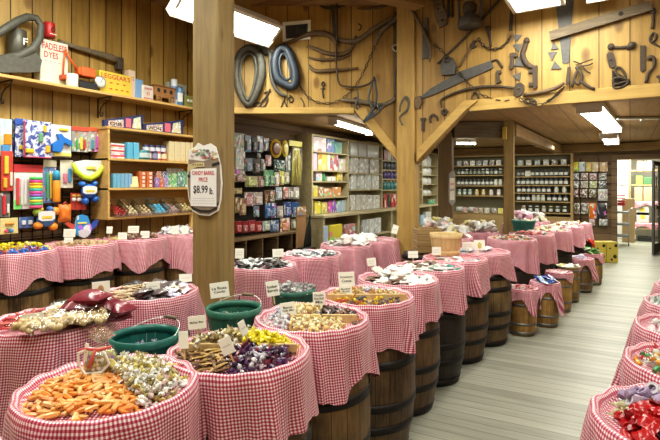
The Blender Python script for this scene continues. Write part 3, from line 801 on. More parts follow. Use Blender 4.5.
pile('A5', lambda a, b: b > -.1 and a < .5, 'sack', WB, 10, 'white bag of candy heaped at the back of the fifth front barrel', 'white bags on the fifth front barrel', cat='candy bag', layers=2, dmin=.08, th=.022, tilt=.22, base=.02, sc_=(.65, .85))
pile('A5', lambda a, b: b < .0 and a < .15, 'smallpacket', [(.20, .12, .08), (.80, .78, .74), (.30, .2, .14), (.85, .84, .8)], 22, 'brown and white packet at the front of the fifth front barrel', 'brown packets on the fifth front barrel', layers=2, dmin=.04, th=.014, tilt=.3)
pile('A5', lambda a, b: b < .2 and a > .15, 'smallpacket', WB, 22, 'white packet at the right front of the fifth front barrel', 'white packets on the fifth front barrel', layers=2, dmin=.04, th=.014, tilt=.3)
PK = [(.80, .80, .80), (.86, .84, .82), (.78, .66, .66), (.30, .30, .32)]
pile('A6', lambda a, b: a < .35, 'smallpacket', [(.85, .84, .8), (.80, .78, .72), (.2, .14, .1)], 26, 'white packet on the sixth front barrel', 'white packets on the sixth front barrel', layers=2, dmin=.045, th=.014, tilt=.3)
pile('A6', lambda a, b: a > .1, 'smallpacket', [(.06, .30, .25), (.75, .80, .80), (.80, .78, .75)], 12, 'teal and white packet on the right of the sixth front barrel', 'teal packets on the sixth front barrel', layers=1, dmin=.05, tilt=.2)
pile('A7', lambda a, b: b < -.1, 'smallpacket', [(.70, .12, .08), (.60, .60, .62), (.8, .78, .76), (.3, .3, .32)], 14, 'small packet in front of the pale bushel basket', 'packets before the bushel basket', layers=1, dmin=.05, tilt=.3)
pile('A8', ALL, 'packet', [(.55, .66, .78), (.80, .84, .86), (.70, .76, .8)], 10, 'pale blue packet on the last tall barrel before the kegs', 'blue packets on the last tall barrel', layers=2, dmin=.08, th=.018, tilt=.25)
pile('B1', lambda a, b: a < -.25 and b > -.65, 'rope', [(.72, .12, .12), (.80, .22, .18), (.65, .10, .12)], 60, 'red candy rope on the back row barrel at the left edge', 'red ropes on the left edge barrel', layers=3, dmin=.02, tilt=.25, th=.009)
PEA = [(.72, .56, .30), (.80, .66, .42), (.66, .48, .24)]
pile('B2', lambda a, b: a < -.15 and b < .35, 'rope', [(.62, .48, .30), (.70, .58, .40), (.55, .42, .26)], 45, 'tan candy rope in the left pile of the liquorice barrel', 'tan ropes on the liquorice barrel', layers=3, dmin=.022, tilt=.25, th=.01)
pile('B2', lambda a, b: b > .30 and a < .6, 'packet', [(.06, .055, .06), (.10, .10, .11), (.05, .05, .06)], 12, 'black liquorice bag at the back of the liquorice barrel', 'black bags on the liquorice barrel', cat='candy bag', layers=2, dmin=.07, th=.02, tilt=.3)
pile('B2', lambda a, b: -.15 < a < .5 and b < .3, 'packet', [(.14, .11, .11), (.10, .08, .09), (.2, .17, .17)], 16, 'dark brown liquorice bag at the front of the liquorice barrel', 'brown bags on the liquorice barrel', cat='candy bag', layers=3, dmin=.06, th=.016, tilt=.35)
pile('B2', lambda a, b: a > .45, 'smallpacket', [(.82, .78, .82), (.60, .66, .85), (.86, .70, .76), (.88, .84, .6), (.7, .65, .85)], 26, 'pastel packet in the right pile of the liquorice barrel', 'pastel packets on the liquorice barrel', layers=3, dmin=.04, th=.014, tilt=.4)
pile('B3', ALL, 'smallpacket', [(.05, .05, .05), (.08, .08, .08), (.72, .72, .72), (.5, .5, .5), (.85, .85, .85)], 66, 'black and silver packet on the barrel right of the sign post', 'black packets right of the sign post', layers=3, dmin=.045, th=.014, tilt=.45)
pile('B4', lambda a, b: a < .1, 'smallpacket', [(.70, .72, .74), (.80, .80, .80), (.4, .42, .45)], 30, 'silver packet on the back row barrel of silver and white packets', 'silver packets', layers=2, dmin=.045, th=.014, tilt=.4)
pile('B4', lambda a, b: a >= .1, 'smallpacket', [(.84, .84, .82), (.06, .06, .07), (.88, .87, .85), (.15, .18, .22)], 30, 'white or black packet on the back row barrel of silver and white packets', 'white and black packets', layers=2, dmin=.045, th=.014, tilt=.4)
pile('B5', lambda a, b: a < .0, 'smallpacket', [(.80, .78, .74), (.20, .16, .13), (.60, .58, .55), (.85, .84, .82)], 36, 'brown and white packet on the barrel before the shelves', 'packets left on the barrel before the shelves', layers=3, dmin=.05, th=.016, tilt=.5)
pile('B5', lambda a, b: a > -.1, 'sack', [(.84, .80, .76), (.78, .66, .62), (.86, .84, .82)], 14, 'whitish bag on the barrel before the shelves', 'bags on the barrel before the shelves', cat='candy bag', layers=2, dmin=.09, th=.04, tilt=.4, base=.03)
pile('B6', lambda a, b: a < .2, 'sack', WB, 6, 'white bag on the barrel beside the centre post', 'bags beside the centre post', cat='candy bag', layers=1, dmin=.09, tilt=.4, base=.03)
pile('C1', lambda a, b: a < .2 or b > .3, 'kiss', [(.90, .78, .03), (.85, .70, .02), (.92, .84, .2)], 60, 'yellow wrapped candy on the wall barrel at the left edge', 'yellow candies on the left wall barrel', layers=3, dmin=.03, th=.016, sc_=(1.2, 1.5), mound=.02)
pile('C1', lambda a, b: a >= .2 or b < -.4, 'kiss', [(.05, .14, .55), (.08, .22, .65), (.5, .1, .1)], 60, 'blue wrapped candy on the wall barrel at the left edge', 'blue candies on the left wall barrel', layers=2, dmin=.03, th=.016, sc_=(1.1, 1.4))
pile('C2', ALL, 'nug', [(.60, .45, .25), (.70, .55, .35), (.5, .38, .2)], 100, 'tan candy piece on the wall barrel below the blue bird toy', 'tan candies on the wall barrel', layers=2, dmin=.032, sc_=(1.2, 1.4))
pile('C3', lambda a, b: a < -.2, 'kiss', [(.80, .66, .2), (.70, .55, .25), (.85, .78, .5)], 40, 'yellowish candy on the wall barrel under the shelf unit', 'yellowish candies under the shelf unit', layers=2, dmin=.032, sc_=(1.1, 1.4))
pile('C3', lambda a, b: a >= -.2, 'kiss', [(.22, .12, .08), (.30, .18, .12), (.55, .42, .35)], 70, 'brown candy on the wall barrel under the shelf unit', 'brown candies under the shelf unit', layers=3, dmin=.032, sc_=(1.1, 1.4), th=.016)
pile('C4', ALL, 'smallpacket', [(.82, .82, .82), (.75, .76, .78), (.9, .9, .9)], 60, 'white packet on the wall barrel beside the sign post', 'white packets beside the sign post', layers=4, dmin=.045, th=.02, tilt=.8)
RED_ = [(.36, .006, .010), (.44, .012, .014), (.26, .004, .008)]
pile('D1', lambda a, b: b < .30, 'redp', RED_, 150, 'glossy red jelly in the pile on the nearest right hand barrel', 'red jellies on the right hand barrel', layers=3, dmin=.030, th=.016, tilt=.7)
pile('D1', lambda a, b: b > .26 and a > -.5, 'ring', [(.48, .36, .50), (.62, .58, .64), (.38, .28, .44), (.68, .66, .62)], 60, 'lilac and white candy ring on the nearest right hand barrel', 'candy rings on the right hand barrel', layers=3, dmin=.04, th=.02, tilt=1.0)
pile('D1', lambda a, b: b > .3 and a <= -.45, 'twist', [(.75, .74, .62), (.70, .66, .4)], 12, 'white twist beside the rings on the nearest right hand barrel', 'white twists on the right hand barrel', layers=2, dmin=.03)
MULTI = [(.80, .80, .76), (.85, .75, .10), (.10, .38, .14), (.75, .10, .08), (.10, .10, .12), (.85, .45, .08), (.80, .40, .50), (.85, .84, .8), (.35, .15, .10)]
pile('D2', ALL, 'foil', MULTI, 190, 'small brightly wrapped candy on the second right hand barrel', 'mixed candies on the right hand barrel', layers=3, dmin=.027, tilt=.9, sc_=(1.1, 1.5), th=.012)
pile('D3', ALL, 'twist', [(.86, .80, .80), (.80, .55, .58), (.85, .84, .84), (.7, .25, .3)], 150, 'pink and white candy on the third right hand barrel', 'pink candies on the right hand barrel', layers=3, dmin=.028, tilt=.9, sc_=(1.1, 1.4))
pile('D4', ALL, 'twist', [(.80, .84, .80), (.50, .66, .55), (.75, .78, .76), (.3, .4, .35)], 130, 'pale green and white candy on the fourth right hand barrel', 'green candies on the right hand barrel', layers=3, dmin=.03, tilt=.9, sc_=(1.1, 1.5))
for k, nm in (('D5', 'fifth'), ('D6', 'sixth'), ('D7', 'seventh')):
    pile(k, ALL, 'smallpacket', [(.84, .84, .82), (.78, .76, .76), (.8, .62, .62)], 40, f'white packet on the {nm} right hand barrel', f'packets on the {nm} right hand barrel', layers=2, dmin=.05, th=.016, tilt=.6)
FC = [(.86, .86, .83), (.84, .80, .62), (.80, .80, .78), (.88, .86, .84), (.80, .70, .30), (.82, .60, .55)]
pile('E1', lambda a, b: b < .3, 'kiss', [(.80, .40, .10), (.84, .80, .7), (.75, .2, .12), (.86, .85, .8), (.3, .25, .2)], 100, 'orange and white candy on the barrel behind the blue keg', 'orange and white candies behind the blue keg', layers=3, dmin=.035, sc_=(1.2, 1.6), th=.016)
pile('E1', lambda a, b: b >= .3, 'smallpacket', FC, 20, 'white packet at the back of the barrel behind the blue keg', 'white packets behind the blue keg', layers=2, dmin=.05, th=.02, tilt=.6)
pile('E1b', ALL, 'smallpacket', [(.85, .30, .28), (.86, .84, .82), (.84, .78, .76), (.8, .45, .4)], 50, 'red and white packet on the far barrel of red and white candy', 'red and white packets', layers=3, dmin=.05, th=.016, tilt=.5)
pile('E2', ALL, 'smallpacket', [(.86, .84, .76), (.84, .80, .5), (.55, .75, .6), (.86, .6, .4)], 50, 'pale packet on the far barrel left of the tin keg', 'pale packets on the far barrel', layers=3, dmin=.05, th=.018, tilt=.6)
pile('E3', ALL, 'smallpacket', FC, 40, 'whitish packet on the far barrel behind the green candy keg', 'whitish packets behind the green keg', layers=2, dmin=.05, th=.018, tilt=.6)
pile('E4', ALL, 'smallpacket', FC, 30, 'packet on the farthest barrel along the aisle', 'packets on the farthest barrel', layers=2, dmin=.055, th=.018, tilt=.6)
pile('F0', ALL, 'sack', FC, 24, 'white and yellow bag on the middle barrel beyond the bushel basket', 'bags beyond the bushel basket', cat='candy bag', layers=3, dmin=.085, th=.045, tilt=.6, base=.03)
pile('F1', ALL, 'sack', FC, 26, 'white and yellow bag heaped on the middle barrel', 'bags heaped on the middle barrel', cat='candy bag', layers=3, dmin=.085, th=.045, tilt=.6, base=.03)
pile('F4', ALL, 'sack', FC, 24, 'white bag on the barrel left of the slim post', 'bags left of the slim post', cat='candy bag', layers=3, dmin=.085, th=.05, tilt=.7, base=.03)
pile('F2', ALL, 'sack', [(.78, .42, .55), (.80, .56, .64), (.84, .80, .82), (.70, .35, .5)], 34, 'pink bag in the heap on the far barrel', 'pink bags on the far barrel', cat='candy bag', layers=4, dmin=.08, th=.055, tilt=.8, base=.03)
pile('F3', ALL, 'sack', FC, 22, 'white bag on the far barrel below the jar shelves', 'bags below the jar shelves', cat='candy bag', layers=3, dmin=.085, th=.05, tilt=.7, base=.03)
# ================================================================== left wall: high shelf and what stands on it
PXW = math.pi / 2                      # objects on the left wall face +X
def wr(u0, v0, u1, v1, x):             # pixel rectangle read as a rectangle standing at that x: centre, width, height
    a = at_x(u0, (v0 + v1) / 2, x); b = at_x(u1, (v0 + v1) / 2, x); uc = (u0 + u1) / 2
    t = at_x(uc, v0, x); q = at_x(uc, v1, x)
    return Vector((x, (a.y + b.y) / 2, (t.z + q.z) / 2)), abs(b.y - a.y), abs(t.z - q.z)
ZS = 2.585
put('wall_shelf', MB().box((0, 0, 0), (.27, 4.1, .03), b=.004), None, (XL + .137, 2.68, ZS - .015), mats=M['pine'], label='long pine shelf high on the left wall carrying old tins', cat='shelf')
br = None
for u, ds in ((7, 'left end of the long high shelf'), (106, 'middle of the long high shelf'), (187, 'far end of the long high shelf')):
    y = at_x(u, 95, -4.9).y
    if br is None:
        mb = MB()
        mb.tube([(0, 0, -.005), (.25, 0, -.005)], .008, 6, up=(0, 0, 1)); mb.tube([(.006, 0, 0), (.006, 0, -.22)], .008, 6)
        mb.tube([(.24, 0, -.01), (.20, 0, -.05), (.12, 0, -.07), (.06, 0, -.11), (.04, 0, -.17), (.055, 0, -.205), (.085, 0, -.205), (.095, 0, -.18), (.075, 0, -.165)], .007, 6)
        bm_ = mb.mesh('shelf_bracket', M['iron'])
        br = bm_
    put('shelf_bracket', br, None, (XL, y, ZS - .03), label='black scrolled iron bracket under the ' + ds, cat='bracket')
# grey leather collar at the left end
X0 = -4.90
px = [(-14, 40), (-3, 34), (8, 27), (18, 21), (28, 17), (36, 18), (41, 25), (40, 38), (33, 49), (20, 56), (4, 60), (-14, 62)]
t = thing('leather_collar', 'grey leather horse collar with a hanging flap at the shelf left end', 'horse collar', at_x(20, 73, X0))
base = at_x(20, 73, X0)
mb = MB().tube([at_x(u, v, X0 + .03 * math.sin(i)) - base for i, (u, v) in enumerate(px)], [.035, .036, .037, .038, .038, .036, .034, .036, .04, .044, .05, .05], 10, up=(1, 0, 0), flat=.8)
put('collar_pad', mb, t, mats=M['leather'])
mb = MB(); poly = [at_x(u, v, X0) - base for u, v in ((-12, 58), (16, 55), (30, 48), (40, 61), (37, 72), (26, 73), (-12, 73))]
mb.prism([(p.y, p.z) for p in poly], .04, .0, axis='x'); put('collar_flap', mb, t, mats=M['leather'])
# helper for upright boxes/tins on the left wall
def wbox(name, label, cat, u0, v0, u1, v1, x, depth, col, mat='cardcol', texts=(), group=None, rz=0, rx=0, sit=None):
    c, w, h = wr(u0, v0, u1, v1, x)
    if sit is not None: c.z = sit + h / 2
    o = put(name, MB().box((0, 0, 0), (w, depth, h), b=min(.006, w * .08)), None, c, (rx, 0, PXW + rz), col, label, cat, group, mats=M[mat])
    for s, tx, tz, tw_, th_, m in texts:
        put('lettering', text_mesh(s, tw_ * w, th_ * h, M[m]), o, (tx * w, -depth / 2 - .001, tz * h))
    return o
def wcan(name, label, cat, u0, v0, u1, v1, x, col, mat='metalcol', band=None, texts=(), group=None, sit=None, lid=None):
    c, w, h = wr(u0, v0, u1, v1, x)
    if sit is not None: c.z = sit + h / 2
    r = w / 2
    o = put(name, MB().lathe([(r * .96, -h / 2), (r, -h / 2 + .004), (r, h / 2 - .006), (r * .96, h / 2 - .002), (r * .9, h / 2)], 20), None, c, (0, 0, PXW), col, label, cat, group, mats=M[mat])
    if band: put('paper_label', MB().lathe([(r + .001, -h * .28), (r + .001, h * .22)], 20, cap0=False, cap1=False), o, color=band, mats=M['cardcol'])
    if lid: put('lid', MB().lathe([(r * 1.02, h / 2 - .012), (r * 1.02, h / 2 + .004), (r * .9, h / 2 + .006)], 20), o, color=lid, mats=M['metalcol'])
    for s, tx, tz, tw_, th_, m in texts:
        put('lettering', text_mesh(s, tw_ * w, th_ * h, M[m]), o, (tx * w, -r - .002, tz * h))
    return o
XS = -4.92
wcan('storage_tin', 'dark old tin with a pale letter behind the leather collar', 'tin', 7, 30, 26, 60, -4.99, (.10, .095, .07), texts=[('F', .22, .1, .25, .22, 'card')])
wbox('dye_box', 'faded white dye carton with brown lettering beside the leather collar', 'box', 37, 36, 65, 80, -4.97, .12, (.66, .64, .52), sit=ZS, texts=[('FADELESS', 0, .36, .86, .15, 'redink'), ('DYES', -.12, .17, .5, .14, 'redink'), ('- - - - -', 0, 0.02, .7, .02, 'greyink')])
wcan('red_tin', 'small red tin with a dark emblem standing on the dye carton', 'tin', 43.5, 23, 54.5, 37.5, -4.97, (.50, .03, .03), texts=[('O', .1, .0, .4, .35, 'ink'), ('----', .1, -.32, .6, .06, 'card')])
ww = put('wooden_tongue', MB().tube([at_x(u, v, -5.0) - at_x(62, 43, -5.0) for u, v in ((58, 41), (75, 47), (95, 53), (112, 58), (119, 61))], [.022, .026, .032, .045, .04], 8, up=(1, 0, 0), flat=.7), None, at_x(62, 43, -5.0), mats=M['grey_wood'], label='long grey wooden wagon tongue leaning along the wall behind the yellow tin', cat='wagon part')
put('tongue_bracket', MB().box((0, 0, 0), (.09, .07, .14)), ww, at_x(119, 64, -5.0) - at_x(62, 43, -5.0), mats=M['iron'])
# orange toy shovel
base = at_x(85, 87, -4.88); base.z = ZS
t = thing('toy_excavator', 'orange metal toy power shovel on black tracks', 'toy', base)
def rel(u, v, x=-4.88): return at_x(u, v, x) - base
OC = (.72, .13, .025)
mb = MB(); c, w, h = wr(77, 79, 96, 87, -4.88)
for s in (-1, 1): mb.box((s * .05, 0, h / 2), (.035, w, h), b=.012)
put('tracks', mb, t, mats=M['black'])
mb = MB(); p = rel(86, 73); mb.box((0, p.y, p.z), (.12, .15, .10), b=.01); p = rel(79, 72); mb.box((0, p.y, p.z + .005), (.09, .05, .08), b=.008); put('cab', mb, t, color=OC, mats=M['metalcol'])
mb = MB().tube([rel(80, 73), rel(72, 62), rel(65, 50)], .012, 6, up=(1, 0, 0)); put('boom', mb, t, color=OC, mats=M['metalcol'])
mb = MB().tube([rel(66, 49), rel(64, 60), rel(63, 76)], .010, 6, up=(1, 0, 0)); put('dipper_arm', mb, t, color=OC, mats=M['metalcol'])
mb = MB(); p = rel(64, 79); mb.box((0, p.y, p.z + .015), (.08, .07, .05), b=.008); put('bucket', mb, t, color=(.5, .09, .02), mats=M['metalcol'])
wcan('enamel_mug', 'plain white enamel mug in front of the toy shovel', 'mug', 66.5, 71, 77.5, 84, -4.84, (.75, .74, .68), 'plastic', sit=ZS)
# yellow tin with a round dial
o = wbox('yellow_tin', 'large yellow tin with red lettering behind a round dial', 'tin', 96, 69, 128, 91, -4.93, .13, (.72, .56, .06), 'metalcol', sit=ZS, texts=[("LEGGEAR'S", 0, .3, .9, .22, 'redink'), ('- - -', .05, .02, .5, .05, 'redink'), ('- - - -', .1, -.25, .6, .05, 'redink')])
c = at_x(100, 82, -4.83); c.z = max(c.z, ZS + .075)
t = thing('round_dial', 'round chrome rimmed dial leaning on the yellow tin', 'gauge', c, PXW)
Rx = Matrix.Rotation(math.pi / 2, 4, 'X')
put('rim', MB().lathe([(.05, -.02), (.062, -.02), (.066, .01), (.058, .022), (.052, .02)], 24, M=Rx, cap0=True, cap1=False), t, mats=M['wire'])
put('dial_face', MB().lathe([(.054, .012), (.053, .014)], 24, M=Rx), t, mats=M['white'])
put('pointer', MB().box((0, 0, 0), (.006, .003, .05), M=Matrix.Translation((.008, -.016, .012)) @ Matrix.Rotation(.5, 4, 'Y')), t, mats=M['ink'])
wbox('pink_box', 'narrow faded pink carton right of the yellow tin', 'box', 126.5, 63, 133, 91, -4.93, .09, (.62, .48, .38), sit=ZS, texts=[('::', 0, .2, .5, .12, 'redink')])
wbox('blue_box', 'light blue carton between the pink carton and the small red and white tin', 'box', 133, 72, 140.5, 92, -4.93, .10, (.17, .33, .55), sit=ZS)
wcan('brown_bottle', 'dark bottle with a pale cap behind the small white tin', 'bottle', 140, 76, 144, 92, -4.99, (.04, .025, .02), 'plastic', sit=ZS, lid=(.7, .7, .65))
wbox('spice_tin', 'small white tin with red print left of the toy stagecoach', 'tin', 141, 82, 152, 97, -4.88, .06, (.72, .66, .58), 'metalcol', sit=ZS, texts=[('ooo', 0, .28, .7, .14, 'redink'), ('O', 0, -.05, .3, .22, 'redink'), ('----', 0, -.36, .8, .06, 'redink')])
# stagecoach
c0, w, h = wr(151, 77, 173, 100, -4.88); base = Vector((-4.88, c0.y, ZS))
t = thing('toy_stagecoach', 'brown wooden toy stagecoach with spoked wheels', 'toy', base, PXW)
W = w
mb = MB(); prof = [(-W * .46, .08), (-W * .30, .065), (W * .30, .065), (W * .46, .08), (W * .48, .19), (-W * .48, .19)]
mb.prism(prof, -.05, .05); put('coach_body', mb, t, color=(.40, .19, .06), mats=M['woodcol'])
put('coach_roof', MB().box((0, 0, .197), (W * 1.02, .12, .016), b=.006), t, color=(.30, .14, .05), mats=M['woodcol'])
for k in (-1, 0, 1): put('coach_window', MB().box((k * W * .28, -.051, .145), (W * .12, .006, .045), b=.002), t, mats=M['dark'])
for x, r in ((-W * .30, .038), (W * .30, .048)):
    for y in (-.062, .062):
        mb = MB().tube([(x + r * math.cos(a * .3927), y, r + .002 + r * math.sin(a * .3927)) for a in range(16)], .006, 6, closed=True)
        for a in range(5): mb.tube([(x - r * math.cos(a * .628), y, r + .002 - r * math.sin(a * .628)), (x + r * math.cos(a * .628), y, r + .002 + r * math.sin(a * .628))], .003, 5)
        put('wheel', mb, t, color=(.50, .28, .10), mats=M['woodcol'])
wbox('grey_carton', 'tall grey carton with dark lettering behind the blue tubes', 'box', 167, 68, 185, 92, -5.0, .07, (.42, .43, .38), sit=ZS, texts=[('PULP', 0, .32, .5, .12, 'ink'), ('SUGARS', 0, .15, .75, .12, 'ink'), ('II', .0, -.15, .2, .3, 'greyink')])
wcan('paper_tube', 'tall slim blue and white tube at the far end of the shelf', 'tube', 171.5, 75, 176.5, 101, -4.88, (.62, .66, .72), 'plastic', sit=ZS, band=(.15, .22, .42))
wcan('paper_tube', 'shorter blue tube with a pale band right of the tall slim tube', 'tube', 176.8, 85, 182, 103, -4.86, (.10, .25, .42), 'plastic', sit=ZS, band=(.70, .72, .70))
wbox('green_box', 'small olive and yellow box at the far end of the high shelf', 'box', 182.5, 92, 193, 104, -4.9, .07, (.30, .30, .10), sit=ZS, texts=[('--', 0, .1, .5, .2, 'card')])
# ================================================================== shelf unit beside the sign post
XF = -4.72; y0, y1 = at_x(108, 150, XF).y, at_x(194, 150, XF).y + .25
dp = XF - XL
t = thing('shelf_unit', 'open pine shelf unit with three tiers between the toys and the sign post', 'shelf unit', (XL + dp / 2, (y0 + y1) / 2, 1.23), 0)
wy = y1 - y0; zt_ = [1.23, 1.545, 1.865, 2.20]
put('side_panel', MB().box((0, -wy / 2 + .012, .50), (dp, .024, .98), b=.003), t, mats=M['pine'])
put('side_panel', MB().box((0, wy / 2 - .012, .50), (dp, .024, .98), b=.003), t, mats=M['pine'])
put('back_panel', MB().box((-dp / 2 + .008, 0, .50), (.012, wy - .05, .95), b=.001), t, mats=M['pine'])
for z in zt_: put('shelf', MB().box((.004, 0, z - 1.23 + (.0 if z < 2 else .0)), (dp + .008, wy + (.03 if z > 2 else 0), .026), b=.003), t, mats=M['pine'])
put('support_post', MB().box((dp / 2 - .03, wy / 2 - .26, -.55), (.05, .06, 1.08), b=.005), t, mats=M['pine'])
# pennant packages on top
for (u0, v0, u1, v1), ds in (((103, 112, 142, 130), 'nearer of the two pennant packages on the shelf unit'), ((141, 119, 182, 136), 'farther of the two pennant packages on the shelf unit')):
    c, w, h = wr(u0, v0, u1, v1, -4.80); zb_ = 2.214
    t = thing('pennant_package', 'navy and white ' + ds, 'pennant package', (-4.80, c.y, zb_), PXW)
    put('pennant', MB().prism([(-w / 2, .0), (w / 2, .0), (w / 2, h * .92), (-w / 2, h * .36)], -.02, .02), t, color=(.035, .04, .13), mats=M['cardcol'])
    put('pennant_panel', MB().prism([(-w * .40, h * .06), (-w * .02, h * .06), (-w * .02, h * .50), (-w * .40, h * .34)], -.022, -.02), t, color=(.55, .40, .33), mats=M['fine'])
    put('pennant_emblem', MB().prism([(w * .20, h * .08), (w * .44, h * .08), (w * .42, h * .78), (w * .24, h * .62)], -.024, -.02), t, color=(.62, .56, .40), mats=M['fine'])
    put('lettering', text_mesh('OIB' if u0 < 120 else 'WON', w * .30, h * .20, M['ink']), t, (-w * .22, -.024, h * .20))
    put('price_flag', MB().box((w * .1, -.023, h * .34), (w * .14, .003, h * .5), b=.001), t, color=(.70, .16, .22), mats=M['cardcol'])
XI = -4.79
z1_, z2_, z3_ = 1.879, 1.559, 1.244
cnt = 0
# upper tier
for k in range(3):
    c, w, h = wr(109.5, 139, 123.5, 157, XI)
    o = put('toy_box', MB().box((0, 0, 0), (w, .16, .052), b=.003), None, (XI - .06, c.y, z1_ + .028 + k * .055), (0, 0, PXW), (.72, .70, .68), f'red and white box, {["bottom", "middle", "top"][k]} of its stack on the upper tier', 'box', 'red and white boxes', mats=M['print2'])
    put('red_stripe', MB().box((0, -.081, .0), (w * .96, .003, .016), b=.001), o, color=(.62, .05, .07), mats=M['cardcol'])
wbox('blue_carton', 'pale blue carton left of its twin on the upper tier', 'box', 123.5, 141, 129, 157.5, XI - .04, .15, (.12, .42, .62), sit=z1_)
wbox('blue_carton', 'pale blue carton beside the teal can on the upper tier', 'box', 129.5, 141, 135, 157.5, XI - .04, .15, (.14, .46, .66), sit=z1_, rz=.05)
CANS = [(136, 148.5, 143.5, 'teal', (.05, .20, .22), (.5, .6, .6), 0), (144, 150.5, 150.5, 'red and white', (.60, .12, .08), (.80, .78, .74), 0), (151, 157, 154, 'navy', (.06, .06, .16), (.25, .25, .4), 0), (154.6, 160, 160.5, 'red and white', (.60, .12, .08), (.8, .78, .74), 0), (160.6, 166, 166, 'brick red', (.50, .14, .06), (.75, .6, .4), 0)]
for i, (u0, u1, _, nm, c1, c2, r) in enumerate(CANS):
    o_ = ['beside the blue cartons', 'second in the bottom can row', 'in the middle of the bottom can row', 'fourth in the bottom can row', 'nearest the ivory books in the bottom row'][i]
    wcan('food_can', f'{nm} can {o_}', 'can', u0, 148.5, u1, 158, XI - .02, c1, band=c2, sit=z1_, group='cans on the upper tier')
for i, (u0, u1) in enumerate(((143, 148.5), (149, 154), (154.6, 159.6), (160, 165))):
    wcan('food_can', f'navy can with a pale label, {["leftmost", "second", "third", "rightmost"][i]} of the upper can row', 'can', u0, 140, u1, 148, XI - .02, (.045, .045, .12), band=(.62, .62, .68), sit=z1_ + .085, group='cans on the upper tier')
for i in range(5):
    u0 = 166.2 + i * 5.4
    wbox('ivory_carton', f'tall ivory carton, {["leftmost", "second", "middle", "fourth", "rightmost"][i]} of five on the upper tier', 'box', u0, 141, u0 + 5, 160.5, XI - .03, .13, (.68, .58, .36), sit=z1_, group='ivory cartons', texts=[('--', 0, -.2, .3, .02, 'greyink')])
# middle tier
for i in range(5):
    u0 = 109.5 + i * 3.9
    wbox('blue_book', f'light blue thin box, {["leftmost", "second", "third", "fourth", "rightmost"][i]} of the blue row on the middle tier', 'box', u0, 174, u0 + 3.6, 188, XI - .02, .13, (.16 + .02 * i, .42, .60), sit=z2_, group='blue boxes on the middle tier')
wbox('comb_pack', 'cream and yellow pack leaning by the blue boxes on the middle tier', 'pack', 129.5, 177, 138, 188.3, XI + .03, .02, (.78, .64, .36), 'print2', sit=z2_, rx=-.2)
for i in range(2):
    for k in range(4):
        c, w, h = wr(137.5 + i * 7, 168, 143.7 + i * 7, 188, XI)
        o = put('orange_carton', MB().box((0, 0, 0), (w, .12, .044), b=.003), None, (XI - .02, c.y, z2_ + .023 + k * .046), (0, 0, PXW), (.62, .17, .05), f'orange carton, {["bottom", "second", "third", "top"][k]} of the {["left", "right"][i]} orange stack', 'box', 'orange cartons', mats=M['cardcol'])
        put('white_panel', MB().box((.01, -.061, 0), (w * .4, .003, .03), b=.001), o, color=(.75, .7, .66), mats=M['cardcol'])
for i, (u0, u1, v0, c1, nm) in enumerate(((152.5, 157, 177, (.28, .14, .42), 'purple'), (157.2, 161.5, 176, (.55, .14, .08), 'red'), (161.7, 166, 178, (.30, .20, .50), 'violet'), (154, 159, 170, (.5, .2, .12), 'rust'), (160, 165, 169.5, (.12, .12, .22), 'dark blue'))):
    wbox('small_carton', f'small {nm} printed carton right of the orange stacks', 'box', u0, v0, u1, v0 + (10 if i < 3 else 7), XI - (.02 if i < 3 else .04), .1, c1, 'fine', sit=z2_ + (0 if i < 3 else .11))
for i, (u0, u1, c1, nm) in enumerate(((166.5, 171, (.08, .35, .10), 'green'), (171.3, 176.5, (.16, .40, .14), 'bright green'), (177, 183, (.10, .24, .2), 'dark green'), (183.3, 190, (.12, .3, .15), 'leaf green'))):
    wbox('toy_packet', f'{nm} packet on the middle tier beside the barrel sign', 'packet', u0, 176 - i, u1, 189, XI, .03, c1, 'fine', sit=z2_, rx=-.12)
    if i < 3: wbox('toy_card', f'white and red card behind the {nm} packet on the middle tier', 'card', u0, 167, u1 + 1, 180, XI - .12, .01, (.62, .6, .56), 'fine', sit=z2_ + .08, rx=-.05)
# lower tier: tilted clear bins of candy
for i, (u0, u1, c1, nm, n) in enumerate(((109, 121, (.60, .03, .05), 'red', 14), (121.5, 134, (.80, .70, .42), 'cream', 14), (134.5, 148, (.72, .56, .32), 'tan', 12), (148.5, 162, (.10, .42, .62), 'sky blue', 13), (162.5, 175, (.56, .42, .40), 'mauve', 14), (175.5, 188, (.76, .66, .34), 'pale yellow', 12))):
    c, w, h = wr(u0, 195, u1, 217, XI)
    o = thing('candy_bin', f'clear tilted bin of {nm} candy on the lowest tier', 'bin', (XI, c.y, z3_), PXW)
    mb = MB(); T = .004; D = .22; H_ = .09
    mb.box((0, D / 2, H_ / 2), (w, T, H_), b=.001); mb.box((-w / 2, 0, H_ / 2), (T, D, H_), b=.001); mb.box((w / 2, 0, H_ / 2), (T, D, H_), b=.001); mb.box((0, -D / 2, H_ * .3), (w, T, H_ * .6), b=.001); mb.box((0, 0, .003), (w, D, T), b=.001)
    Mt = Matrix.Translation((0, 0, .055)) @ Matrix.Rotation(math.radians(32), 4, 'X')
    mb2 = MB(); mb2.add(mb.v, mb.f, 0, False, None, Mt)
    put('bin_shell', mb2, o, mats=M['glassy'])
    ball = (P['nug'][0] if nm != 'sky blue' else None)
    if nm == 'sky blue': ball = MB().ball((0, 0, 0), .022, seg=12, ring=8).mesh('gumball', M['plastic'])
    for q in range(n):
        row, cl = divmod(q, 3)
        lx = (cl - 1) * w * .3 + U(-.006, .006); ly = -.085 + row * .042; lz = .022 + U(0, .01)
        p = Mt @ Vector((lx, ly, lz)); y_ = p.x; x_ = -p.y
        b = put(f'{nm.replace(" ", "_")}_candy', ball, None, (XI + x_, c.y + y_, z3_ + p.z), (U(0, 6), U(0, 6), 0), jit(c1), f'{nm} candy in the tilted bin on the lowest tier', 'candy', f'{nm} candies in the bin')
        s_ = U(1.3, 1.7) if nm != 'sky blue' else 1.0
        b.scale = (s_, s_, s_)
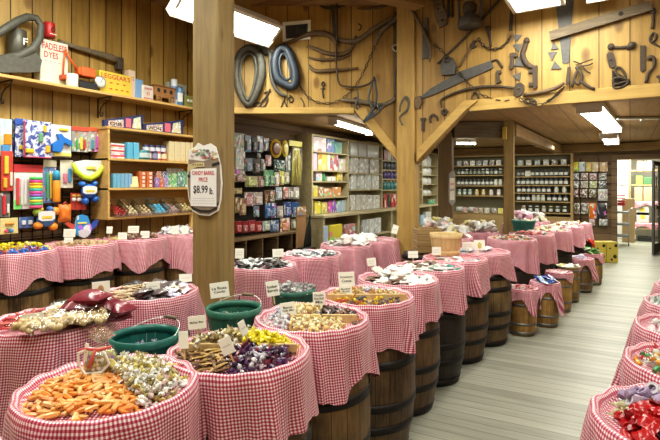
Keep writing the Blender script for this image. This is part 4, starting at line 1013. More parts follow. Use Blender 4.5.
# ================================================================== toys hung on the slat wall left of the unit
def hook(par, depth, h): put('hanging_hook', MB().tube([(0, depth * .3, h), (0, .10, h)], .003, 5), par, mats=M['darkmetal'])
XT = -4.90
def pack(label, u0, v0, u1, v1, col, mat='print', x=XT, header=None, toy=None, cat='toy pack', name='toy_pack', rx=0, depth=.02, rz=0):
    c, w, h = wr(u0, v0, u1, v1, x)
    o = thing(name, label, cat, (c.x, c.y, c.z), PXW, rot=(rx, 0, PXW + rz))
    put('backing_card', MB().box((0, 0, 0), (w, depth * .4, h), b=.003), o, color=col, mats=M[mat])
    if header: put('header', MB().box((0, -depth * .3, h * .42), (w * 1.02, depth * .4, h * .17), b=.002), o, color=header, mats=M['cardcol'])
    if toy:
        for tx, tz, tw2, th2, tc in toy: put('packed_toy', MB().box((tx * w, -depth * .6, tz * h), (tw2 * w, depth, th2 * h), b=min(tw2 * w, depth, th2 * h) * .3), o, color=tc, mats=M['plastic'])
    hook(o, depth, h * .47)
    return o
pack('white and blue bag with an orange triangle at the left edge of the toy wall', 0, 119, 12, 156, (.55, .66, .74), 'print2', toy=[(.1, -.05, .6, .3, (.75, .30, .03)), (-.1, -.3, .7, .2, (.1, .3, .55))])
pack('narrow navy toy card right of the orange triangle bag', 11, 119, 20, 157, (.04, .05, .16), 'fine', x=XT - .04)
pack('blue toy card with a red border behind the camouflage pack', 15, 119, 27, 157, (.05, .09, .30), 'camo', header=(.05, .12, .45), x=XT + .0,  toy=[(.1, -.25, .6, .12, (.75, .55, .05))])
pack('big navy and white camouflage toy pack with a red edge', 23, 121, 51, 158, (.62, .64, .72), 'camo', x=XT + .05, toy=[(0, -.485, .98, .03, (.55, .08, .15)), (-.485, 0, .03, .96, (.55, .08, .15)), (-.3, -.32, .3, .12, (.75, .55, .05)), (.36, -.25, .16, .2, (.8, .45, .05)), (.25, .3, .1, .2, (.75, .5, .05)), (.1, .05, .15, .25, (.15, .35, .2))], depth=.025)
o = pack('white pack holding a bright blue toy aeroplane', 48, 125, 71, 157, (.78, .78, .78), 'cardcol', x=XT + .03, toy=[(.15, .36, .4, .08, (.8, .6, .05)), (.1, -.42, .75, .12, (.80, .70, .2))])
c, w, h = wr(48, 125, 71, 157, XT + .03)
mb = MB().prism([(-.40 * w, -.33 * h), (-.05 * w, -.36 * h), (.1 * w, -.05 * h), (.45 * w, -.15 * h), (.42 * w, .02 * h), (.1 * w, .12 * h), (-.02 * w, .22 * h), (-.2 * w, .2 * h), (-.12 * w, .02 * h), (-.42 * w, -.12 * h)], -.045, -.012); put('toy_plane', mb, o, color=(.03, .20, .62), mats=M['plastic'])
pack('party favour bag with a red header left of its twin', 71.5, 127, 88, 152, (.35, .33, .28), 'fine', header=(.62, .10, .06), toy=[(-.2, -.2, .12, .4, (.1, .4, .1)), (.05, -.15, .14, .5, (.75, .65, .1)), (.25, -.2, .12, .4, (.65, .08, .06))])
pack('party favour bag with a red and white header beside the shelf unit', 88, 128, 107, 152, (.40, .38, .36), 'fine', header=(.66, .14, .06), toy=[(-.3, -.2, .12, .4, (.1, .35, .5)), (-.05, -.1, .14, .5, (.55, .15, .45)), (.2, -.2, .16, .4, (.35, .2, .6))])
pack('long red and yellow toy pack at the left edge', 1, 151, 13, 191, (.60, .07, .05), 'cardcol', x=XT + .02, toy=[(-.1, .15, .35, .45, (.75, .58, .08)), (.3, -.2, .2, .35, (.78, .74, .66)), (-.2, -.3, .3, .25, (.72, .5, .06))])
pack('red carded set with pale sticks left of the rainbow spring', 13.5, 165, 43, 209, (.72, .70, .68), 'print2', header=(.60, .05, .06), x=XT - .01, toy=[(-.38, -.1, .10, .6, (.68, .08, .1)), (-.25, -.1, .07, .6, (.78, .74, .74)), (-.12, -.1, .07, .6, (.78, .78, .8))])
# rainbow spring
c, w, h = wr(30, 177, 42, 208, XT + .05)
t = thing('rainbow_spring', 'rainbow striped spring tube toy', 'toy', (c.x, c.y, c.z), PXW)
RB = [(.1, .6, .15), (.75, .08, .35), (.8, .4, .03), (.85, .75, .05), (.08, .55, .45), (.75, .1, .4), (.35, .15, .55), (.1, .55, .5), (.80, .68, .08), (.1, .55, .2), (.8, .12, .3)]
for i, cc in enumerate(RB):
    zc = h / 2 - (i + .5) * h / len(RB); hh_ = h / len(RB)
    put('coil', MB().lathe([(w * .44, zc - hh_ / 2), (w * .5, zc - hh_ * .3), (w * .5, zc + hh_ * .3), (w * .44, zc + hh_ / 2)], 18), t, color=cc, mats=M['plastic'])
hook(t, .02, h * .5)
pack('blue bag of colourful strips behind the orange tube', 43, 160, 56, 203, (.14, .24, .42), 'fine', header=(.55, .5, .36), toy=[(-.2, -.1, .15, .6, (.1, .45, .2)), (.05, -.1, .15, .6, (.7, .5, .08)), (.28, -.1, .15, .6, (.6, .08, .1))])
c, w, h = wr(53, 180, 60, 202, XT + .05)
t = thing('foam_tube', 'orange foam tube toy with a blue top', 'toy', (c.x, c.y, c.z), PXW)
put('tube', MB().lathe([(w * .45, -h / 2), (w / 2, -h * .45), (w / 2, h * .45), (w * .4, h / 2)], 14), t, color=(.80, .30, .03), mats=M['plastic'])
put('tube_tip', MB().lathe([(w * .5, h * .5), (w * .46, h * .85), (w * .2, h * .95)], 14), t, color=(.05, .35, .55), mats=M['plastic']); hook(t, .02, h * .6)
pack('pale card with pink and blue figures', 60, 160, 73, 188, (.72, .68, .56), 'print2', toy=[(-.15, -.15, .3, .35, (.75, .25, .35)), (.2, -.05, .25, .5, (.1, .35, .6))])
# big yellow green hoop pack
base = at_x(89, 171, XT + .05)
t = thing('swim_goggle_pack', 'white pouch with a yellow and green rim hanging by the shelf unit', 'toy pack', base)
pl = [at_x(u, v, XT + .05) - base for u, v in ((73, 162), (85, 160), (100, 160.5), (106.5, 161), (105, 168), (97, 177), (90, 180), (82, 178), (75, 171))]
put('pouch', MB().prism([(p.y, p.z) for p in pl], -.015, .012, axis='x'), t, color=(.72, .74, .74), mats=M['print2'])
pl2 = [at_x(u, v, XT + .075) - base for u, v in ((73, 163), (76, 171), (83, 177), (90, 178.5), (97, 175), (104, 166), (106.5, 161.5))]
put('yellow_green_rim', MB().tube(pl2, [.02, .025, .028, .03, .03, .028, .02], 8, up=(1, 0, 0)), t, color=(.55, .70, .04), mats=M['plastic'])
put('blue_pocket', MB().ball(at_x(88, 177, XT + .03) - base, .05, seg=12, ring=8, sc3=(.5, 1.5, .55)), t, color=(.03, .10, .35), mats=M['plastic'])
put('printed_panel', MB().box(at_x(91, 168, XT + .07) - base, (.006, .10, .03), b=.002), t, color=(.75, .62, .1), mats=M['cardcol'])
def plush(label, cu, cv, x, parts, cat='toy', name='splash_toy', panel=None):
    base = at_x(cu, cv, x)
    t = thing(name, label, cat, base)
    for nm, u, v, ru, rv, col in parts:
        p = at_x(u, v, x) - base; k = abs(at_x(u + 1, v, x).y - at_x(u, v, x).y); kz = abs(at_x(u, v + 1, x).z - at_x(u, v, x).z)
        put(nm, MB().ball((0, 0, 0), 1, seg=12, ring=8, sc3=(.045, ru * k, rv * kz)), t, p, color=col, mats=M['plastic'])
    if panel:
        u0, v0, u1, v1, c1, c2 = panel
        c, w, h = wr(u0, v0, u1, v1, x + .05); q = c - base
        pn = put('packaging_card', MB().prism([(-w / 2, -h * .3), (-w * .3, -h / 2), (w * .3, -h / 2), (w / 2, -h * .3), (w / 2, h * .35), (w * .3, h / 2), (-w * .3, h / 2), (-w / 2, h * .35)], -.004, .004), t, q, (0, 0, PXW), c1, mats=M['cardcol'])
        put('card_stripe', MB().box((.0, -.006, -h * .12), (w * .6, .004, h * .26), b=.001), pn, color=c2, mats=M['cardcol'])
    return t
plush('orange limbed round toy on a blue and white card', 46, 219, XT + .05, [('toy_body', 46, 219, 9.5, 8, (.06, .22, .55)), ('arm', 37, 212, 4, 4, (.30, .45, .06)), ('arm', 55, 211, 4.2, 4.2, (.78, .30, .04)), ('toy_leg', 38, 225.5, 4.5, 3.8, (.80, .30, .04)), ('toy_leg', 53, 226.5, 4.5, 4, (.82, .30, .04)), ('ear', 40, 209.5, 3, 3, (.75, .5, .05)), ('ear', 50, 209, 3, 3, (.08, .2, .5))], panel=(38.5, 211, 55, 221, (.74, .76, .78), (.80, .55, .06)))
plush('bright blue bear toy on a white card beside the shelf unit', 89, 191, XT + .05, [('toy_body', 89, 191, 8, 7.5, (.03, .16, .58)), ('ear', 82, 184, 3, 3, (.05, .22, .65)), ('ear', 94, 183.5, 3, 3, (.05, .22, .65)), ('paw', 85, 201, 3.2, 4, (.03, .15, .55)), ('paw', 95, 199, 3.6, 3.4, (.03, .15, .55))], panel=(83, 186, 97, 194, (.76, .78, .78), (.72, .60, .08)))
c, w, h = wr(58, 204, 71, 222, XT + .04)
o = put('orange_pouch', pillow(h, w, .07, 21, 8, 8, .1), None, c, (math.pi / 2, math.pi / 2, PXW), (.82, .24, .04), 'orange drawstring pouch toy below the foam tube', 'toy', mats=M['bagcol'])
put('drawstring', MB().tube([(-h * .48, -.03, .01), (-h * .62, 0, .015), (-h * .48, .03, .01)], .006, 6), o, color=(.7, .1, .08), mats=M['plastic'])
for i in range(3):
    u0 = 70.5 + i * 5.3
    pack(f'small red and white card, {["left", "middle", "right"][i]} of three beside the blue bear', u0, 193, u0 + 4.9, 210, (.55, .07, .05), 'cardcol', toy=[(0, .12, .8, .22, (.78, .76, .7)), (0, .34, .8, .15, (.7, .45, .1))], depth=.03, x=XT - .02)
c, w, h = wr(1, 193, 10, 217, XT + .02)
pack('red and white toy tool pack at the lower left edge', 0, 193, 10, 217, (.16, .16, .17), 'print2', toy=[(-.15, .0, .3, .8, (.68, .05, .06)), (.25, -.15, .25, .4, (.80, .78, .75))])
pack('wide yellow card of colourful pieces at the lower left edge', 0, 218, 18, 234, (.68, .60, .28), 'print2', toy=[(-.2, -.3, .2, .2, (.7, .1, .2)), (.1, -.3, .2, .2, (.1, .3, .6)), (0, .15, .5, .12, (.72, .3, .06))])
pack('small blue and white mask card left of the orange limbed toy', 19, 217, 34, 228, (.10, .18, .42), 'print2', toy=[(-.22, 0, .28, .4, (.7, .74, .8)), (.22, 0, .28, .4, (.7, .74, .8))])
# blue bird glider
base = at_x(83, 228, XT + .06)
t = thing('bird_glider', 'blue bird shaped glider with red and blue wing tips', 'toy', base)
f = lambda L_: [((at_x(u, v, XT + .06) - base).y, (at_x(u, v, XT + .06) - base).z) for u, v in L_]
put('glider_body', MB().prism(f([(77, 216), (82, 214.5), (87, 216), (91, 228), (89, 235), (83, 238), (76, 235), (74, 228)]), -.01, .015, axis='x'), t, color=(.05, .30, .66), mats=M['print2'])
put('wing', MB().prism(f([(75, 225), (68, 222), (65, 224), (74, 232)]), -.008, .006, axis='x'), t, color=(.60, .10, .08), mats=M['plastic'])
put('wing', MB().prism(f([(90, 226), (95, 220), (98.5, 220), (97, 225), (91, 231)]), -.008, .006, axis='x'), t, color=(.05, .12, .5), mats=M['plastic'])
put('beak_panel', MB().prism(f([(77, 231), (83, 229), (89, 231), (87, 236), (83, 238), (78, 236)]), .015, .022, axis='x'), t, color=(.62, .58, .64), mats=M['cardcol'])
put('yellow_marks', MB().box(at_x(82.5, 223, XT + .08) - base, (.004, .10, .018), b=.001), t, color=(.78, .7, .2), mats=M['cardcol'])
# wire grid behind the toys
ya, yb_ = at_x(0, 180, -5.0).y - .3, at_x(99, 180, -5.0).y
mb = MB()
for k in range(14):
    y = ya + (yb_ - ya) * k / 13; mb.tube([(0, y, 1.05), (0, y, 2.14)], .004, 5, up=(1, 0, 0))
for k in range(11):
    z = 1.06 + k * .107; mb.tube([(.006, ya, z), (.006, yb_, z)], .004, 5, up=(1, 0, 0))
put('wire_grid', mb, None, (XL + .034, 0, 0), mats=M['darkmetal'], label='black wire display grid on the dark slats behind the toys', cat='display grid')
# ================================================================== barrel shaped price sign on the sign post
c = at_d(205, 180, 3.50); k = 3.50 / F
t = thing('price_sign', 'barrel shaped cut-out sign priced $8.99 hanging on the square post', 'sign', c, math.radians(18))
PX = lambda x, y: ((180 + x / 5.18 - 205) * k * 1.03, (180 - (135 + y / 5.18)) * k)
outl = [(38, 112), (44, 78), (75, 60), (92, 40), (120, 56), (160, 44), (190, 64), (202, 110), (216, 160), (223, 250), (216, 340), (202, 392), (155, 418), (100, 414), (60, 394), (40, 330), (30, 240), (36, 170)]
put('sign_board', MB().prism([PX(*p) for p in outl], -.004, .008), t, color=(.80, .80, .78), mats=M['cardcol'])
body = [(40, 125), (120, 135), (203, 118), (211, 160), (217, 250), (211, 338), (198, 388), (152, 412), (102, 408), (64, 388), (45, 328), (35, 240), (41, 170)]
put('painted_barrel', MB().prism([PX(*p) for p in body], -.007, -.003), t, color=(.34, .27, .21), mats=M['woodcol'])
for a in ([(170, 150), (210, 138), (214, 152), (172, 166)], [(36, 205), (52, 208), (52, 222), (36, 219)], [(195, 355), (209, 342), (205, 358), (195, 370)], [(48, 350), (66, 372), (64, 388), (50, 365)], [(60, 372), (110, 388), (160, 388), (200, 368), (196, 384), (158, 402), (108, 402), (66, 386)]):
    put('painted_band', MB().prism([PX(*p) for p in a], -.009, -.006), t, color=(.03, .03, .03), mats=M['cardcol'])
rs = random.Random(3)
for i in range(34):
    x = rs.uniform(50, 192); y = rs.uniform(78, 122); r = rs.uniform(6, 10)
    q = [PX(x + r * math.cos(j * 1.257 + i), y + r * .8 * math.sin(j * 1.257 + i)) for j in range(5)]
    put('painted_candy', MB().prism(q, -.010 - .0001 * i, -.005), t, color=rs.choice([(.55, .1, .12), (.2, .35, .2), (.7, .6, .3), (.75, .72, .7), (.3, .3, .35), (.62, .4, .45), (.15, .15, .12)]), mats=M['cardcol'])
rb = put('painted_ribbon', MB().prism([PX(*p) for p in ((36, 172), (44, 152), (90, 142), (128, 142), (132, 164), (90, 166), (52, 182), (42, 196))], -.013, -.008), t, color=(.60, .50, .28), mats=M['cardcol'])
put('sign_card', MB().prism([PX(*p) for p in ((54, 176), (196, 172), (196, 370), (54, 368))], -.013, -.0095), t, color=(.82, .82, .82), mats=M['cardcol'])
for s, x, y, w, h, m in (('CANDY BARREL', 125, 197, 128, 22, 'redink'), ('PRICE', 125, 231, 50, 22, 'redink'), ('$8.99', 110, 284, 82, 46, 'ink'), ('lb.', 170, 290, 22, 34, 'ink'), ('- - - - - - - - - -', 125, 328, 118, 3, 'greyink'), ('- - - - - - - - - -', 125, 341, 124, 3, 'greyink'), ('- - - - - - - - - - - -', 125, 354, 118, 2.5, 'greyink'), ('- - -  - - - -', 92, 154, 60, 7, 'ink')):
    a, b = PX(x, y)
    o = put('lettering', text_mesh(s, w / 5.18 * k, h / 5.18 * k, M[m]), t, (a, -.0138, b))
# ================================================================== old tools on the gable boards
class WP:
    def __init__(s, left): s.left = left; s.rz = AZ if left else 0.0
    def st(s, u, v):
        if s.left: return ((u - CX) * DL / F, CAMZ + (HOR - v) * DL / F)
        p = at_y(u, v, YR); return (p.x, p.z)
    def world(s, u, v, off=0):
        a, b = s.st(u, v)
        if s.left: p = VR * a + VF * (DL - off)
        else: p = Vector((a, YR - off, 0))
        return Vector((p.x, p.y, b))
WL_, WR_ = WP(True), WP(False); MPX = .0122
def tool(pl, name, label, cat, parts, group=None, off=.0):
    allp = [q for _, _, sh in parts for s in sh for q in s[1]]
    bu = sum(p[0] for p in allp) / len(allp); bv = sum(p[1] for p in allp) / len(allp)
    s0, t0 = pl.st(bu, bv); base = pl.world(bu, bv, off)
    def L(p):
        a, b = pl.st(p[0], p[1]); return (a - s0, b - t0)
    root = None
    if len(parts) > 1: root = thing(name, label, cat, base, pl.rz, group)
    for nm, mat, shapes in parts:
        mb = MB()
        for sh in shapes:
            if sh[0] == 'tube' or sh[0] == 'loop':
                r = sh[2]; r = [x * MPX for x in r] if isinstance(r, (list, tuple)) else r * MPX
                rm = max(r) if isinstance(r, list) else r
                fl = sh[3] if len(sh) > 3 else 1.0; o_ = sh[4] if len(sh) > 4 else 0
                pts = [Vector((L(p)[0], -rm * fl - .002 - o_, L(p)[1])) for p in sh[1]]
                if len(pts) > 2: pts, r = smooth(pts, r, sh[0] == 'loop')
                mb.tube(pts, r, 7, closed=sh[0] == 'loop', flat=fl)
            elif sh[0] == 'plate':
                o_ = sh[3] if len(sh) > 3 else 0
                mb.prism([L(p) for p in sh[1]], -o_ - sh[2], -o_)
            elif sh[0] == 'disc':
                (a, b), = [L(sh[1][0])]; r = sh[2] * MPX; o_ = sh[4] if len(sh) > 4 else 0
                mb.lathe([(r * .97, 0), (r, .004), (r * .97, sh[3])], 20, M=Matrix.Translation((a, -o_, b)) @ Matrix.Rotation(math.pi / 2, 4, 'X'))
        if root: put(nm, mb, root, mats=M[mat])
        else: root = put(name, mb, None, base, (0, 0, pl.rz), None, label, cat, group, mats=M[mat])
    return root
def smooth(pts, r, closed, k=3):
    n = len(pts); R_ = r if isinstance(r, list) else [r] * n; out = []; ro = []
    m = n if closed else n - 1
    for i in range(m):
        p0 = pts[(i - 1) % n] if closed or i > 0 else pts[0]; p1 = pts[i]; p2 = pts[(i + 1) % n]; p3 = pts[(i + 2) % n] if closed or i + 2 < n else pts[-1]
        for j in range(k):
            q = j / k
            out.append(.5 * ((2 * p1) + (p2 - p0) * q + (2 * p0 - 5 * p1 + 4 * p2 - p3) * q * q + (3 * p1 - p0 - 3 * p2 + p3) * q ** 3)); ro.append(R_[i] * (1 - q) + R_[(i + 1) % n] * q)
    if not closed: out.append(pts[-1]); ro.append(R_[-1])
    return out, ro
LINK = MB().tube([(.026, 0, 0), (.020, 0, .012), (0, 0, .0135), (-.020, 0, .012), (-.026, 0, 0), (-.020, 0, -.012), (0, 0, -.0135), (.020, 0, -.012)], .0048, 6, closed=True).mesh('link', M['iron'])
def chain(pl, label, px, step=.044, off=.02, extra=()):
    bu, bv = px[0]; s0, t0 = pl.st(bu, bv); base = pl.world(bu, bv, 0)
    t = thing('iron_chain', label, 'chain', base, pl.rz)
    pts = [Vector((pl.st(*p)[0] - s0, -off, pl.st(*p)[1] - t0)) for p in px]
    pts, _ = smooth(pts, 1.0, False, 6)
    acc = 0; k = 0
    for a, b in zip(pts, pts[1:]):
        L = (b - a).length; d = 0
        while acc + (L - d) >= step:
            d += step - acc; acc = 0
            p = a + (b - a) * (d / L); an = math.atan2((b - a).z, (b - a).x)
            o = put('link', LINK, t, p); o.rotation_euler = Euler((math.pi / 2 * (k % 2) * .8, -an, 0), 'XYZ'); k += 1
        acc += L - d
    return t
T, PL, LP = 'tube', 'plate', 'loop'
tool(WL_, 'horse_collar', 'grey leather horse collar at the left end of the gable wall', 'horse collar', [
    ('collar_pad', 'leather', [(LP, [(247, 104), (240, 92), (237, 74), (239, 60), (246, 51), (254, 50), (260, 58), (262, 72), (259, 88), (252, 103)], [3, 3.6, 4.3, 4.5, 4.5, 4.5, 4.7, 4.8, 4.3, 3.4], .9)]),
    ('collar_lining', 'tanl', [(T, [(244, 97), (241, 80), (242, 64), (246, 58)], [1.2, 1.8, 1.8, 1.2], .8, .05)]),
    ('collar_rim', 'leather', [(LP, [(247.5, 100), (243, 88), (241, 74), (243, 62), (248, 56), (253, 56), (256, 62), (257, 73), (255, 86), (251, 99)], 1.5, 1, .06)]),
    ('buckle', 'iron', [(PL, [(243, 100), (253, 99), (252, 107), (246, 109)], .03)])])
tool(WL_, 'horse_collar', 'smaller dark blue horse collar right of the grey collar', 'horse collar', [
    ('collar_pad', 'bluel', [(LP, [(287, 86), (278, 80), (275, 66), (277, 55), (282, 49), (288, 52), (293, 64), (296, 76), (294, 87)], [4.2, 4.4, 4.5, 4.4, 4.4, 4.5, 4.7, 5, 4.6], .9)]),
    ('collar_rim', 'bluel', [(LP, [(287, 81), (282, 76), (280, 66), (281, 58), (284, 55), (287, 58), (290, 68), (291, 78)], 1.4, 1, .05)]),
    ('buckle', 'wire', [(PL, [(284, 81), (287, 81), (287, 85), (284, 85)], .05), (PL, [(290, 83), (293, 83), (293, 87), (290, 87)], .05)])])
tool(WL_, 'harness_hame', 'curved grey leather hame between the two horse collars', 'harness', [
    (None, 'leather', [(T, [(257, 44), (263, 49), (270, 54), (271, 68), (272, 80), (278, 92), (287, 97)], [2, 4, 3, 2.2, 2, 2, 1.2], .8), (T, [(262, 50), (268, 53)], [4.2, 3], .8)])])
tool(WL_, 'bridle_bit', 'tangled iron bridle bit with loops below the curved hame', 'harness', [
    ('bit_bar', 'iron', [(T, [(270, 89), (267, 96), (262, 102)], 1.0), (T, [(271, 91), (264, 93)], .8)]),
    ('bit_ring', 'iron', [(LP, [(254, 106), (257, 103), (261, 103), (259, 107)], .8)]), ('bit_ring', 'iron', [(LP, [(261, 107), (263, 100), (268, 98), (265, 106)], .8)])])
tool(WL_, 'iron_hook', 'small iron wishbone hook below the blue collar', 'hook', [(None, 'iron', [(T, [(281, 108), (284, 101), (287, 107)], .6), (T, [(284, 101), (285, 97)], .6)])])
tool(WL_, 'iron_hook', 'tiny double ring hook right of the wishbone hook', 'hook', [(None, 'iron', [(LP, [(289, 98), (292, 97), (293, 101), (290, 102)], .7), (T, [(291, 98), (290, 95)], .6)])])
tool(WL_, 'iron_hook', 'thin bent wire hook at the lower gable trim', 'hook', [(None, 'iron', [(T, [(297, 108), (301, 109), (304, 107), (303, 101), (300, 98)], .5)])])
tool(WL_, 'iron_key', 'slim iron latch key hanging below the four grey bars', 'key', [(None, 'iron', [(LP, [(321.5, 84), (323.5, 82), (324.5, 85), (322.5, 86)], .7), (T, [(323, 86), (322.5, 92), (323.5, 98)], .7), (T, [(320.5, 89), (325, 89)], .6)])])
# air vent
s0, t0 = WL_.st(296.5, 32)
t = thing('air_vent', 'white framed wall vent with dark slats right of the light panel', 'vent', WL_.world(296.5, 32), AZ)
def lr(u, v): a, b = WL_.st(u, v); return (a - s0, b - t0)
fr = [lr(282.5, 23), lr(311, 20.5), lr(310.5, 39.5), lr(283, 42.5)]; fi = [lr(285.5, 26), lr(308, 24), lr(307.5, 37), lr(286, 39.5)]
mb = MB()
for i in range(4): mb.prism([fr[i], fr[(i + 1) % 4], fi[(i + 1) % 4], fi[i]], -.03, 0)
put('vent_frame', mb, t, mats=M['card'])
put('vent_recess', MB().prism(fi, -.004, 0), t, mats=flat('vent_dark', (.06, .065, .08), .7))
for i in range(9):
    q = (i + .6) / 9.2; a = (fi[0][0] + (fi[1][0] - fi[0][0]) * q, fi[0][1] + (fi[1][1] - fi[0][1]) * q); b = (fi[3][0] + (fi[2][0] - fi[3][0]) * q, fi[3][1] + (fi[2][1] - fi[3][1]) * q)
    put('vent_slat', MB().tube([(a[0], -.012, a[1]), (b[0], -.012, b[1])], .010, 5, flat=.5), t, mats=M['steel'])
GW = 'grey_wood'
tool(WL_, 'curved_yoke', 'thick curved wooden yoke, topmost of the bars right of the vent', 'yoke', [(None, 'oldwood', [(T, [(283, 44), (292, 42), (303, 37), (315, 34), (326, 35), (333, 39), (337, 46)], [1, 1.6, 2.2, 3, 3.2, 2.8, 2], .9)])])
tool(WL_, 'singletree', 'wavy wooden singletree under the thick curved yoke', 'singletree', [('bar', 'oldwood', [(T, [(307, 47), (314, 49), (324, 53), (336, 55), (347, 53), (353, 47), (356, 41)], [1.2, 2, 2.2, 2.2, 2, 1.6, 1], .9)]), ('iron_band', 'iron', [(T, [(335, 52), (341, 58)], 1.6)])])
tool(WL_, 'singletree', 'straight slim bar third down right of the vent', 'singletree', [(None, 'oldwood', [(T, [(308, 57.5), (318, 60), (330, 60), (341, 58.5), (350, 55)], [1, 1.4, 1.5, 1.4, 1], .9)])])
tool(WL_, 'singletree', 'dark bar with an upturned left end, lowest of the four stacked bars', 'singletree', [(None, 'oldwood', [(T, [(308.5, 65), (311, 69), (317, 71.5), (330, 71), (345, 70), (358, 68.5)], [1, 1.7, 2.1, 2, 1.6, 1], .9)])])
tool(WL_, 'hanging_rod', 'thin iron rod with a curved foot hanging past the stacked bars', 'rod', [(None, 'iron', [(T, [(336.5, 2), (337, 20), (336.5, 40), (336, 60), (337, 75), (339, 84), (343, 87), (356, 88), (366, 86), (372, 82), (374, 78)], 1.0, .9, .05)])])
tool(WL_, 'strap_weight', 'narrow dark strap at the top of the hanging rod', 'strap', [(None, 'leather', [(PL, [(331, 6), (334, 6), (336, 28), (338, 40), (334, 40), (332, 24)], .03)])])
tool(WL_, 'wagon_yoke', 'long grey yoke bar slanting up to the right above the chain', 'yoke', [(None, GW, [(T, [(338, 40), (347, 42), (356, 42), (364, 37), (376, 28), (388, 21), (394, 18)], [1.6, 2.4, 2.8, 2.6, 2.6, 2.4, 1.6], .9), (T, [(352, 44), (356, 37)], 1.8, .9, .01)])])
tool(WL_, 'hame_bar', 'slanting grey bar from which the long chain hangs', 'harness', [(None, GW, [(T, [(411, 9), (402, 14), (394, 21), (383, 31), (378, 38), (375, 46)], [1.2, 2, 2.4, 2.4, 2.4, 1.6], .9, .02)])])
chain(WL_, 'long iron chain looping from the slanting bar to the blue collar', [(375, 44), (371, 55), (364, 71), (357, 84), (346, 96), (336, 102), (325, 103.5), (314, 101), (305, 94), (297, 80)], step=.06)
tool(WL_, 'harness_strap', 'straight leather strap with a ring left of the centre post', 'strap', [('strap', 'leather', [(T, [(395, 12), (396, 30), (395.5, 50), (396, 66), (395, 80), (396, 97)], [1.2, 1.3, 1.2, 1.3, 1.2, 1], .5)]), ('strap_ring', 'wire', [(LP, [(392, 48.5), (395, 45.5), (398.5, 48), (395.5, 52)], .9, 1, .02)])], off=0)
tool(WL_, 'harness_strap', 'second strap close to the centre post, right of the ringed strap', 'strap', [(None, 'leather', [(T, [(399, 14), (401.5, 30), (402, 50), (401, 70), (400, 85)], [1.5, 1.5, 1.3, 1.3, 1], .5)])], off=.02)
tool(WL_, 'doubletree', 'thick wooden bar with iron tips along the lower gable', 'singletree', [('bar', GW, [(T, [(341, 100.5), (352, 101), (366, 103), (379, 106), (389, 103), (397, 97)], [1.5, 2.2, 2.5, 2.6, 2.4, 1.8], .9)]), ('iron_tip', 'iron', [(T, [(395, 99), (398, 95)], 2.4)]), ('iron_band', 'iron', [(T, [(355, 98), (356, 104)], 2), (T, [(372, 102), (373, 108)], 2)])])
tool(WL_, 'hanging_strap', 'looped strap hanging from the thick wooden bar at left', 'strap', [(None, 'leather', [(T, [(357, 90), (358, 99), (355, 106), (358, 110)], [.8, 1, 1.2, .8], .7, .04), (T, [(357, 97), (360, 108)], .8, .7, .04)])])
tool(WL_, 'strap_tangle', 'tangle of dark straps and buckles over the thick wooden bar', 'harness', [('strap', 'leather', [(T, [(373, 79), (370, 90), (368, 100), (372, 110), (365, 120), (363, 123)], [1, 1.2, 1.2, 1.4, 1.2, .8], .6, .05)]), ('strap', 'bluel', [(T, [(374, 80), (376, 95), (374, 108), (366, 119)], 1.1, .6, .07)]), ('strap', 'leather', [(T, [(363, 122), (372, 117), (380, 110), (382, 105)], [1, 1.6, 1.6, 1], .6, .06)]), ('buckle', 'steel', [(LP, [(377, 106), (381, 105), (382, 109), (378, 110)], .8, 1, .09)]), ('strap_end', 'bluel', [(PL, [(363, 121), (372, 113), (375, 116), (366, 122.5)], .05, .05)])])
tool(WL_, 'hand_sickle', 'rusty sickle blade at the top of the left gable', 'sickle', [(None, 'iron', [(T, [(319, 5), (325, 8), (335, 8), (345, 5), (352, 1)], [.8, 1.5, 1.8, 1.5, .6], .5)])])
tool(WL_, 'wooden_bar', 'short dark bar under the brown tie beam', 'bar', [(None, 'oldwood', [(T, [(357, 9), (370, 9), (382, 7), (391, 4)], [1, 1.4, 1.4, 1], .9)])])
tool(WL_, 'small_hook', 'tiny curled hook between the rod and the slanting yoke', 'hook', [(None, 'iron', [(T, [(358, 24), (361, 26), (360, 30), (358, 30)], .6)])])
tool(WL_, 'strap_loop', 'looped leather strap nailed low on the centre post', 'strap', [(None, 'leather', [(T, [(398, 114), (399, 106), (404, 99), (407, 104), (405, 112), (398, 119), (401, 127)], [.8, 1.1, 1.3, 1.3, 1.2, 1.1, .7], .6), (T, [(405, 101), (410, 107), (413, 115)], [.8, .8, .6], .6)])], off=.14)
# right section
tool(WR_, 'scythe_handle', 'long curved wooden scythe handle right of the centre post', 'tool handle', [(None, 'oldwood', [(T, [(411, 8), (418, 19), (425, 32), (431, 45), (432, 55), (431, 63)], [1.2, 1.6, 1.9, 1.9, 1.6, .8], .9, .03)])])
tool(WR_, 'grain_cradle', 'flat grey iron bar behind the curved scythe handle', 'tool', [(None, 'steel', [(PL, [(424, 32), (429, 32), (431, 58), (423, 59)], .025), (PL, [(426, 18), (428, 18), (429, 33), (426, 33)], .025)])])
tool(WR_, 'wooden_block', 'grey wooden plate with two holes at the top right of the centre post', 'block', [('plate', GW, [(PL, [(433, -2), (442, -3), (444, 8), (448, 14), (447, 25), (440, 28.5), (436, 20)], .03)]), ('bolt', 'iron', [('disc', [(439, 10)], 1.1, .04)]), ('bolt', 'iron', [('disc', [(443, 21)], 1.1, .04)])])
for dx, ds in ((0, 'left'), (3.6, 'right')):
    tool(WR_, 'iron_strap', f'{ds} one of two dark iron hinge straps left of the lantern', 'hinge strap', [(None, 'iron', [(T, [(449 + dx, -2), (448.5 + dx, 8), (448.5 + dx, 15)], [1, 1.2, 1.5], .6), ('disc', [(448.5 + dx, 16)], 1.7, .025)])])
